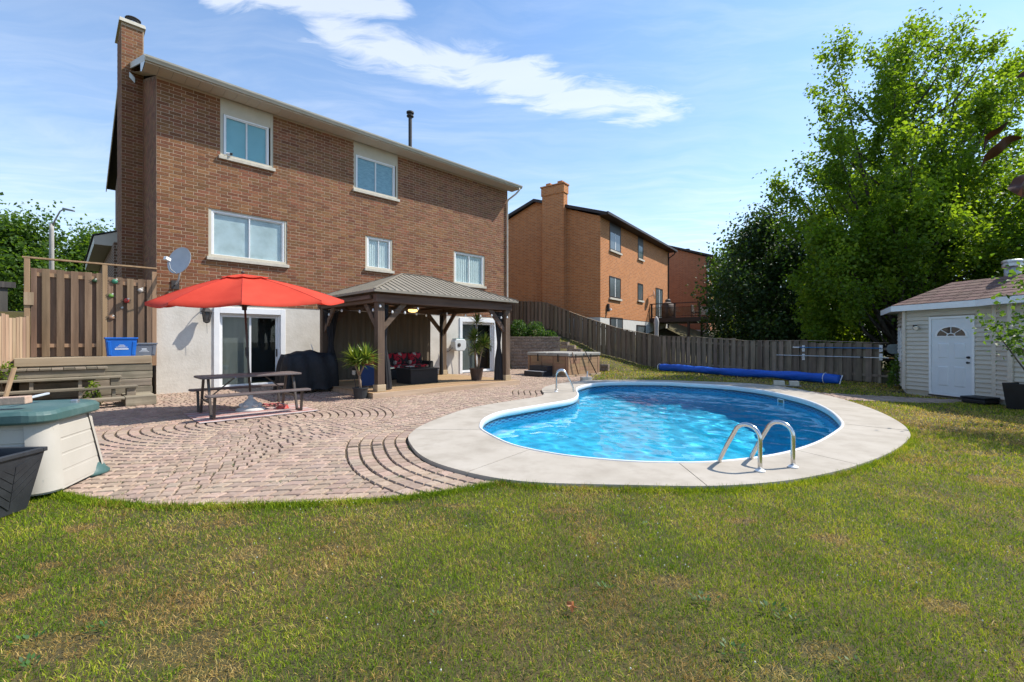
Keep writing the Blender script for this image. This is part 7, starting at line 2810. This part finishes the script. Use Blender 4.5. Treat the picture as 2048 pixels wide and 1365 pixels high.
    for sx in (-1, 1):
        for sy in (-1, 1):
            MB().box(sx * .8 - .03, sx * .8 + .03, sy * .42 - .03, sy * .42 + .03, 0, .66).build('leg', galvanised, fu)
    for k, (x, y) in enumerate(((10.3, -3.2), (10.25, -4.9))):
        c = thing('deck_chair', ['wicker patio chair on the raised deck nearest the grill', 'wicker patio chair at the stair end of the raised deck'][k], 'chair', at(x, y, 3.2), rz + k * .4, 'chairs on the raised deck')
        wk = MAT('brown_wicker', [(.06, .045, .035), (.1, .075, .06)], 40, rough=.8)
        MB().box(-.3, .3, -.3, .3, .36, .44).build('seat', wk, c, bevel=.02)
        MB().box(-.3, .3, .24, .31, .44, .98).build('backrest', wk, c, bevel=.02)
        for sx in (-1, 1):
            for sy in (-1, 1):
                MB().box(sx * .27 - .025, sx * .27 + .025, sy * .27 - .025, sy * .27 + .025, 0, .36).build('leg', wk, c)
    # dish on the brick
    ds = thing('neighbour_dish', 'small white satellite dish on the orange brick wall beside the narrow window', 'satellite dish', at(8.9, -.1, 5.0), rz)
    MB().lathe([(.01, 0), (.2, .02), (.32, .07), (.31, .08), (.02, .03)], 20).build('reflector', white_vinyl, ds, rot=(R(80), 0, R(30)), loc=(0, -.25, 0))
    MB().tube([(0, .1, -.1), (0, -.1, -.1), (0, -.25, 0)], .03, 6).build('mast', galvanised, ds)
    # third house
    h3 = neighbour('far_house', 'red brick house half hidden behind the raised deck and dark trees', (19.0, 44), math.atan2(.88, .475), 12, 9.0, 2.5, 9.6, .36, red_brick, None, 0)
    nb_window(h3, 1.2, 2.8, 4.0, 6.2, sill=False)
    nb_window(h3, 1.2, 2.8, 7.4, 8.9, panel=9.5)
    nb_window(h3, 6.2, 8.2, 7.4, 8.9, panel=9.5)
    MB().box(-.02, .1, -.12, -.01, 2, 9.5).build('downspout', brown_trim, h3)
    MB().lathe([(.2, 0), (.2, .4), (.28, .42), (.28, .6)], 12).build('roof_vent', dark_iron, h3, loc=(3.5, 2.2, 10.6))


build_neighbours()

# ================================================================== trees and shrubs
bark = MAT('tree_bark', [(.035, .028, .022), (.075, .062, .05), (.12, .10, .085)], 9, stretch=(1, 1, .25), rough=.95, bump=.8, dist=.03)
maple_leaf = LEAF('maple_leaf', [(0, (.06, .115, .014)), (.35, (.115, .20, .020)), (.75, (.18, .28, .028)), (1, (.28, .37, .05))], .60)
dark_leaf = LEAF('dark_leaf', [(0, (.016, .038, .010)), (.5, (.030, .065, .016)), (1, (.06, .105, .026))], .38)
mid_leaf = LEAF('mid_leaf', [(0, (.042, .090, .016)), (.5, (.085, .16, .026)), (1, (.15, .24, .042))], .5)
lime_leaf = LEAF('lime_leaf', [(0, (.065, .115, .016)), (.5, (.13, .21, .026)), (1, (.22, .30, .05))], .55)
box_leaf = LEAF('boxwood_leaf', [(0, (.02, .06, .012)), (.5, (.05, .12, .022)), (1, (.11, .19, .04))], .4)


def leaves_mesh(C, size, rng, up=.35, val=None):
    """one folded leaf (two triangles pairs) at each point of C"""
    n = len(C)
    nrm = rng.normal(0, 1, (n, 3))
    nrm[:, 2] += up * 2
    nrm /= np.linalg.norm(nrm, axis=1)[:, None]
    a = np.cross(nrm, rng.normal(0, 1, (n, 3)))
    a /= np.linalg.norm(a, axis=1)[:, None] + 1e-9
    b = np.cross(nrm, a)
    L = size * (.65 + .7 * rng.random(n))[:, None]
    W = L * (.72 + .2 * rng.random(n))[:, None]
    p0 = C - a * L * .5
    p1 = C + b * W * .5 + nrm * L * .10
    p2 = C + a * L * .55 - nrm * L * .12
    p3 = C - b * W * .5 + nrm * L * .10
    V = np.stack([p0, p1, p2, p3], 1).reshape(-1, 3)
    k = np.arange(n) * 4
    idx = np.stack([k, k + 1, k + 2, k, k + 2, k + 3], 1).reshape(-1)
    r = rng.random(n) * .75 + .12 if val is None else np.clip(val + rng.normal(0, .13, n), 0, 1)
    return V, idx, np.repeat(r, 4)


def tree(name, lab, base, H, crown_lo, prof, n_clump, n_leaf, size, leafm, seed, spread=.55, trunk_r=.2, gap=.0, lean=(0, 0), group=None, nlimb=28, stems=1, leaders=None):
    """prof(f): crown radius for height fraction f of the crown; clumps carry the leaves, limbs lead to them"""
    rng = np.random.default_rng(seed)
    rr = random.Random(seed)
    t_ = thing(name, lab, 'tree', base, 0, group)
    cl = []
    tries = 0
    for e in (leaders or []):
        e = np.array(e, float)
        k = int(n_clump * .62 / len(leaders))
        for _ in range(k):
            f = .26 + .74 * rng.random() ** .8
            c_ = np.array((e[0] * f ** 1.15, e[1] * f ** 1.15, 1.0 + (e[2] - 1.0) * f))
            cl.append(c_ + rng.normal(0, 1, 3) * np.array((1, 1, .5)) * (.8 * (1 - f) + .34))
    while len(cl) < n_clump and tries < n_clump * 60:
        tries += 1
        f = rng.random() * (.55 if leaders else 1)
        a = rng.random() * 2 * math.pi
        rad = prof(f) * (1 + .22 * math.sin(a * 3 + seed) + .16 * math.sin(a * 5 + f * 9 + seed * 2))
        q = rad * math.sqrt(rng.random()) if rng.random() < .45 else rad * (.72 + .3 * rng.random())
        z = crown_lo + (H - crown_lo) * f
        p = np.array((q * math.cos(a) + lean[0] * f, q * math.sin(a) + lean[1] * f, z))
        g_ = gap * (.92 + .30 * f) if gap > .4 else gap
        if gap and fbm(np.array([p[0] * .45 + 50 + seed]), np.array([p[2] * .45 + p[1] * .3 + 50]), seed, 3)[0] < g_:
            continue
        cl.append(p)
    cl = np.array(cl)
    per = rng.integers(int(n_leaf / len(cl) * .5), int(n_leaf / len(cl) * 1.5) + 1, len(cl))
    idx = np.repeat(np.arange(len(cl)), per)
    sc = spread * (.6 + .8 * rng.random(len(cl)))
    g3 = np.clip(rng.normal(0, 1, (len(idx), 3)), -1.7, 1.7)
    dirs = np.c_[cl[:, 0] - lean[0] * .5, cl[:, 1] - lean[1] * .5, np.full(len(cl), .9 * max(1.0, np.abs(cl[:, :2]).max()))]
    dirs /= np.linalg.norm(dirs, axis=1)[:, None]
    C = cl[idx] + g3 * sc[idx][:, None] * np.array((.72, .72, .5)) + dirs[idx] * (np.clip(rng.normal(0, 1, len(idx)), -1.7, 1.7) * sc[idx] * .95)[:, None]
    C[:, 2] -= .12 * sc[idx]
    tone = rng.random(len(cl)) * .5 + .18
    val = tone[idx] + .25 * (rng.random(len(idx)) - .4)
    V, ix, r = leaves_mesh(C, size, rng, .3, val)
    obj('crown', npmesh('crown', V, 3, ix, rnd=r), leafm, t_)
    # trunk and limbs
    top = crown_lo + (H - crown_lo) * .82
    tm = MB()
    for s in range(stems):
        off = Vector((rr.uniform(-.4, .4), rr.uniform(-.4, .4), 0)) if stems > 1 else Vector()
        pts = []
        for k in range(8):
            f = k / 7
            pts.append(Vector((lean[0] * f * .8 + off.x * (.3 + f * 3) + rr.uniform(-.06, .06) * H * .03, lean[1] * f * .8 + off.y * (.3 + f * 3) + rr.uniform(-.06, .06) * H * .03, -.3 + (top + .3) * f)))
        tm.tube(pts, [trunk_r * (1.25 if k == 0 else 1) * (1 - .88 * k / 7) + .012 for k in range(8)], 9)
    tm.build('trunk', bark, t_, smooth=True)
    order = list(range(len(cl)))
    rr.shuffle(order)
    br = MB()
    for e in (leaders or []):
        br.tube([Vector((e[0] * f ** 1.15, e[1] * f ** 1.15, 1.0 + (e[2] - 1.0) * f)) for f in (0, .2, .4, .6, .8, .97)], [.10, .08, .06, .045, .028, .01], 7)
    for i in order[:nlimb]:
        e = Vector(cl[i])
        zs = max(crown_lo * .6, e.z - (Vector((e.x, e.y)).length) * rr.uniform(.7, 1.1) - .3)
        f = min(1, zs / top)
        s_ = Vector((lean[0] * f * .8, lean[1] * f * .8, zs))
        m = s_.lerp(e, .5) + Vector((rr.uniform(-.2, .2), rr.uniform(-.2, .2), -.12 * (e - s_).length))
        br.tube([s_, m, e], [trunk_r * .34 * (1 - f * .6) + .012, trunk_r * .18 + .008, .008], 6)
    tag(br.build('limbs', bark, t_, smooth=True), kind='stuff')
    return t_


def oval(rm, pw=1.0, lo=.35):
    return lambda f: rm * (lo + (1 - lo) * math.sin(math.pi * min(1, (f * .92 + .08)) ** pw))


def build_trees():
    # the tall maple right of the fence: several leaders fanning up
    def big(f):
        return float(np.interp(f, [0, .12, .3, .5, .6], [3.0, 3.9, 4.2, 3.4, 2.6]))
    LEAD = [(-2.3, .5, 14.0), (-1.0, -1.0, 12.4), (.2, .6, 13.5), (1.3, .8, 14.8), (2.3, -.6, 13.2), (3.3, .6, 14.7), (4.3, .2, 13.4), (5.2, -.4, 12.6), (-3.3, -.5, 10.6), (-4.1, .6, 8.2), (5.6, .5, 9.4), (1.6, -2.5, 10.5), (-1.6, -2.6, 9.0), (-3.9, -1.2, 5.6), (4.8, -1.8, 6.8), (.5, 2.8, 10.8), (-2.2, 2.2, 9.6)]
    tree('maple_tree', 'tall airy maple with sunlit yellow green leaves behind the fence and shed', (15.6, 18.2, -.05), 13.3, 1.2, big, 720, 115000, .125, maple_leaf, 4, .33, .17, .40, (.6, .2), 'trees beyond the fence', 70, 1, LEAD)
    def dk(f):
        return float(np.interp(f, [0, .2, .5, .8, 1], [2.8, 3.3, 3.1, 2.1, .6]))
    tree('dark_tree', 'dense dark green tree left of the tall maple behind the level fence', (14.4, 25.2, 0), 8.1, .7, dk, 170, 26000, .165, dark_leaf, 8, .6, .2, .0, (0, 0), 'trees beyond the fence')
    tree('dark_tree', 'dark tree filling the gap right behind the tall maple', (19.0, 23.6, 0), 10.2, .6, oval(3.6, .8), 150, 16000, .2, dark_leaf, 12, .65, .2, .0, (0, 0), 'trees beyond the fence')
    tree('lime_tree', 'bright yellow green tree behind the shed at the right edge', (22.0, 18.0, 0), 7.2, .8, oval(3.6, .8), 150, 17000, .17, lime_leaf, 15, .6, .2, .25, (0, 0), 'trees beyond the fence')
    tree('lime_tree', 'green tree towering over the shed roof at the right edge', (19.5, 13.6, 0), 6.2, 1.2, oval(2.9, .8), 120, 13000, .17, mid_leaf, 16, .55, .18, .2, (0, 0), 'trees beyond the fence')
    tree('far_tree', 'light green tree top beside the red brick house', (22.0, 43.0, .8), 9.6, 2.0, oval(3.3, .8), 90, 7000, .32, mid_leaf, 21, .7, .2, .2, (0, 0), 'trees far behind')
    tree('far_tree', 'tree crown between the red brick house and the dark tree', (21.5, 38.5, .6), 6.2, .6, oval(3.0, .8), 90, 7000, .28, dark_leaf, 23, .7, .2, .0, (0, 0), 'trees far behind')
    tree('far_tree', 'shady tree far behind the raised deck stairs', (26, 36.0, .6), 8.0, .4, oval(4.0, .8), 100, 8000, .3, dark_leaf, 25, .8, .2, .0, (0, 0), 'trees far behind')
    # left edge
    tree('street_tree', 'leafy maple behind the fence at the far left edge', (-33.5, 30.0, 1.0), 7.9, 1.0, oval(4.8, .8), 190, 30000, .21, mid_leaf, 31, .75, .25, .1, (0, 0), 'trees at the left')
    tree('street_tree', 'slender tree right of the street lamp at the left', (-31.2, 34.0, 1.0), 8.6, 1.0, oval(2.8, .8), 110, 17000, .2, mid_leaf, 33, .6, .2, .25, (0, 0), 'trees at the left')
    tree('street_tree', 'low tree under the single storey eave at the left', (-34.0, 40.0, 1.2), 7.0, .6, oval(3.6, .8), 80, 7000, .3, mid_leaf, 35, .7, .2, .1, (0, 0), 'trees at the left')
    tree('street_tree', 'tree at the left edge behind the dark old fence', (-41.0, 33.0, 1.0), 8.8, .8, oval(5.0, .8), 120, 11000, .32, mid_leaf, 36, .8, .25, .1, (0, 0), 'trees at the left')
    # young tree at the right whose twigs reach into view
    tree('young_tree', 'young tree whose dark leafy twigs hang in front of the shed at the right edge', (9.35, 7.15, 0), 2.75, 1.0, oval(1.25, .8), 60, 3600, .075, mid_leaf, 41, .22, .035, .1, (0, 0), None, 40)

    # shrubs
    def shrub(name, lab, base, r, h, n, size, lm, seed, group=None):
        rng = np.random.default_rng(seed)
        s = thing(name, lab, 'shrub', base, 0, group)
        m = n
        a = rng.random(m) * 2 * math.pi
        v = rng.random(m)
        ph = np.arccos(1 - v)
        k = (.72 + .32 * rng.random(m)) * (1 + .12 * np.sin(a * 4 + seed) * np.sin(ph * 3))
        C = np.c_[r * k * np.sin(ph) * np.cos(a), r * k * np.sin(ph) * np.sin(a), .05 + h * k * np.cos(ph)]
        V, ix, rv = leaves_mesh(C, size, rng, .3)
        obj('foliage', npmesh('foliage', V, 3, ix, rnd=rv), lm, s)
        st = MB()
        for k in range(9):
            e = Vector(C[rng.integers(0, m)]) * .85
            st.tube([(0, 0, -.05), e * .5 + Vector((0, 0, .05)), e], [.02, .014, .006], 5)
        tag(st.build('stems', bark, s), kind='stuff')
        return s
    for i, (x, y, r, h, lab) in enumerate(((.35, 24.2, .55, .85, 'rounded green shrub on the retaining wall nearest the house'), (1.25, 24.3, .62, .98, 'tallest green shrub in the middle of the retaining wall'), (2.05, 24.15, .45, .72, 'small green shrub at the stepped end of the retaining wall'))):
        shrub('boxwood_shrub', lab, (x, y, float(zt(x, y)) - .05), r, h, 2600, .075, box_leaf, 50 + i, 'shrubs on the retaining wall')
    shrub('garden_bush', 'dark leafy bush in the corner between shed and fence', (12.1, 13.9, 0), .42, .95, 900, .08, mid_leaf, 61)
    for i, (x, y, r, h, lab) in enumerate(((13.8, 27.5, 1.5, 2.7, 'sunlit bush beside the raised deck'), (15.6, 21.3, 1.3, 2.3, 'bush glimpsed over the level fence under the tall maple'))):
        shrub('neighbour_bush', lab, (x, y, 0), r, h, 2600, .14, lime_leaf, 70 + i, 'bushes beyond the fence')
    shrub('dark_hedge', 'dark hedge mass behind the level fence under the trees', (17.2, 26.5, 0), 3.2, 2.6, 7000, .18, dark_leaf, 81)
    # weeds by the steps
    for i, (px, py, lab) in enumerate(((68, 760, 'yellow green weed growing beside the top step at the tan fence'), (222, 800, 'weed growing under the wooden steps'))):
        p = hw(-2.66, -1.35, .55) if i == 0 else hw(-1.35, -1.95, .0)
        shrub('weed', lab, p, .17, .42 if i == 0 else .5, 260, .05, lime_leaf, 90 + i)
    # street lamp
    L = thing('street_lamp', 'tall pale concrete street lamp behind the screen fence', 'street lamp', (-26.6, 26.0, 0), 0)
    L.scale = (.75, .75, .75)
    MB().lathe([(.19, 0), (.14, 10.4), (.13, 11.0)], 12).build('lamp_post', MAT('concrete_pole', [(.36, .34, .30), (.44, .42, .38)], 6, rough=.9), L, smooth=True)
    MB().tube([(0, 0, 10.6), (.25, 0, 11.2), (.65, 0, 11.9), (1.0, 0, 12.1)], [.07, .06, .05, .05], 8).build('arm', galvanised, L, smooth=True)
    MB().hexa([(.9, -.12, 12.02), (1.75, -.1, 11.86), (1.75, .1, 11.86), (.9, .12, 12.02), (.9, -.08, 12.18), (1.75, -.06, 11.98), (1.75, .06, 11.98), (.9, .08, 12.18)]).build('lamp_head', MAT('lamp_head_grey', [(.12, .14, .15), (.18, .2, .21)], 5), L, bevel=.03)


build_trees()


# ------------------------------------------------------------------ small things in the lawn and the near twig
def build_small():
    tw = thing('maroon_tree', 'young maroon leaved tree whose twig hangs into the upper right edge', 'tree', (1.35, 1.05, 1.95), 0)
    MB().tube([(1.15, -.25, -2.0), (1.12, -.2, -1.0), (1.16, -.18, 0), (1.1, -.15, .9), (1.15, -.15, 1.5)], [.05, .042, .036, .025, .01], 9).build('trunk', bark, tw, smooth=True)
    MB().tube([(1.14, -.17, .2), (.7, -.1, .62), (.3, .0, .62), (.05, .05, .45)], [.018, .013, .009, .006], 7).build('branch', bark, tw, smooth=True)
    lm = LEAF('maroon_leaf', [(0, (.020, .008, .006)), (.5, (.045, .018, .010)), (1, (.09, .036, .018))], .3)
    MB().tube([(.05, .05, .45), (-.02, 0, .2), (-.10, 0, .02), (-.14, 0, -.12)], [.006, .005, .004, .002], 6).build('stem', bark, tw, smooth=True)
    rr = random.Random(5)
    for i, (p, s, yaw) in enumerate((((-.16, 0, .02), .055, 2.6), ((-.13, .02, -.06), .05, 3.6), ((-.20, -.01, .05), .04, 2.2), ((-.05, 0, -.02), .07, 4.4), ((-.02, 0, -.08), .06, 4.9), ((-.06, 0, .19), .05, 2.9), ((-.04, 0, .30), .05, 3.3))):
        m = MB()
        V = []
        k = 7
        for j in range(k):
            f = j / (k - 1)
            w = s * .42 * math.sin(math.pi * min(.98, f * .9 + .06))
            c = Vector((f * s * 1.6, 0, -.25 * s * f * f * 2 + .1 * s * math.sin(f * 9 + i)))
            V += [c + Vector((0, -w, w * .6)), c, c + Vector((0, w, w * .6))]
        F = []
        for j in range(k - 1):
            F += [(3 * j, 3 * j + 1, 3 * j + 4, 3 * j + 3), (3 * j + 1, 3 * j + 2, 3 * j + 5, 3 * j + 4)]
        m.add(V, F, rr.random())
        m.build('leaf', lm, tw, smooth=True, loc=p, rot=(rr.uniform(-1, 1), rr.uniform(-.2, .6), yaw))
    rng = np.random.default_rng(6)
    C = np.array((1.15, -.2, 1.1)) + np.clip(rng.normal(0, 1, (700, 3)), -1.7, 1.7) * np.array((.3, .3, .35))
    V, ix, rv = leaves_mesh(C, .09, rng, .2)
    obj('crown', npmesh('crown', V, 3, ix, rnd=rv), lm, tw)
    # fallen leaf
    fl = MB()
    pts = []
    for k in range(20):
        a = 2 * math.pi * k / 20
        r_ = .024 * (1 + .35 * math.cos(a * 5))
        pts.append((r_ * math.cos(a), r_ * math.sin(a) * 1.1, .012 * math.sin(a * 3)))
    fl.add([(0, 0, .008)] + pts, [(0, i + 1, (i + 1) % 20 + 1) for i in range(20)], .5)
    f = fl.build('fallen_leaf', LEAF('orange_leaf', [(0, (.30, .10, .035)), (1, (.36, .14, .05))], .3))
    f.location = (*gp(1143, 1220), .022)
    f.rotation_euler = (R(25), R(-15), 1.0)
    tag(f, 'orange fallen leaf lying on the lawn in front of the pool', 'leaf')
    # clover heads dotted in the lawn
    cm = MB()
    rng = np.random.default_rng(99)
    n = 0
    while n < 150:
        y = 2.0 + 3.2 * rng.random()
        x = (rng.random() * 1.9 - .75) * y
        if inpoly([(x, y)], outer)[0] or inpoly([(x, y)], PATIO)[0]:
            continue
        if fbm(np.array([x * 1.2]), np.array([y * 1.2]), 44)[0] < .5:
            continue
        n += 1
        h = rng.uniform(.02, .045)
        r_ = rng.uniform(.003, .005)
        cm.lathe([(r_ * .5, h - r_), (r_, h), (r_ * .7, h + r_ * .8), (.001, h + r_)], 6, (x, y, -.03 + .02))
    tag(cm.build('clover_heads', MAT('clover_white', [(.48, .48, .40), (.62, .62, .55)], 90, rough=.9, bump=0)), 'tiny white clover heads dotted over the lawn', 'clover', kind='stuff')
    # broad weeds in the lawn
    wl = LEAF('weed_leaf', [(0, (.03, .09, .02)), (1, (.08, .17, .04))], .35)
    wm = MB()
    rr = random.Random(8)
    for (px, py, nn, s) in ((1410, 1200, 26, .035), (1535, 1215, 24, .035), (1590, 1240, 18, .03), (1470, 1300, 18, .035), (1720, 1330, 14, .03), (70, 1278, 10, .035), (215, 1250, 14, .035), (60, 1330, 14, .035), (1300, 1050, 12, .03), (880, 1230, 12, .03), (1215, 1175, 12, .03)):
        q = gp(px, py)
        for k in range(nn):
            a = rr.uniform(0, 6.28)
            r0 = rr.uniform(0, .06)
            c = Vector((q[0] + math.cos(a) * r0 * 1.5, q[1] + math.sin(a) * r0, -.005))
            d = Vector((math.cos(a), math.sin(a), rr.uniform(.3, .9))).normalized()
            sv = Vector((-d.y, d.x, 0)).normalized() * s * .22
            l = s * rr.uniform(.7, 1.1)
            wm.add([c, c + d * l * .5 + sv, c + d * l, c + d * l * .5 - sv], [(0, 1, 2), (0, 2, 3)], rr.random())
    # weeds in the paving joints
    for (px, py) in ((240, 965), (305, 973), (330, 955), (395, 975), (250, 985), (560, 965), (540, 1000), (800, 955), (640, 960), (660, 985), (880, 945), (810, 895), (815, 900), (985, 965), (1000, 963), (345, 945), (480, 930), (420, 948), (700, 975), (590, 950)):
        q = gp(px, py)
        for k in range(22):
            a = rr.uniform(0, 6.28)
            r0 = rr.uniform(0, .09)
            c = Vector((q[0] + math.cos(a) * r0 * 1.3, q[1] + math.sin(a) * r0 * .6, -.006))
            d = Vector((math.cos(a), math.sin(a), rr.uniform(.2, .9))).normalized()
            sv = Vector((-d.y, d.x, 0)).normalized() * .004
            l = rr.uniform(.015, .04)
            wm.add([c - sv, c + sv, c + d * l], [(0, 1, 2)], rr.random())
    tag(wm.build('lawn_weeds', wl), 'broad leaved weeds scattered in lawn and paving joints', 'weeds', kind='stuff')


build_small()
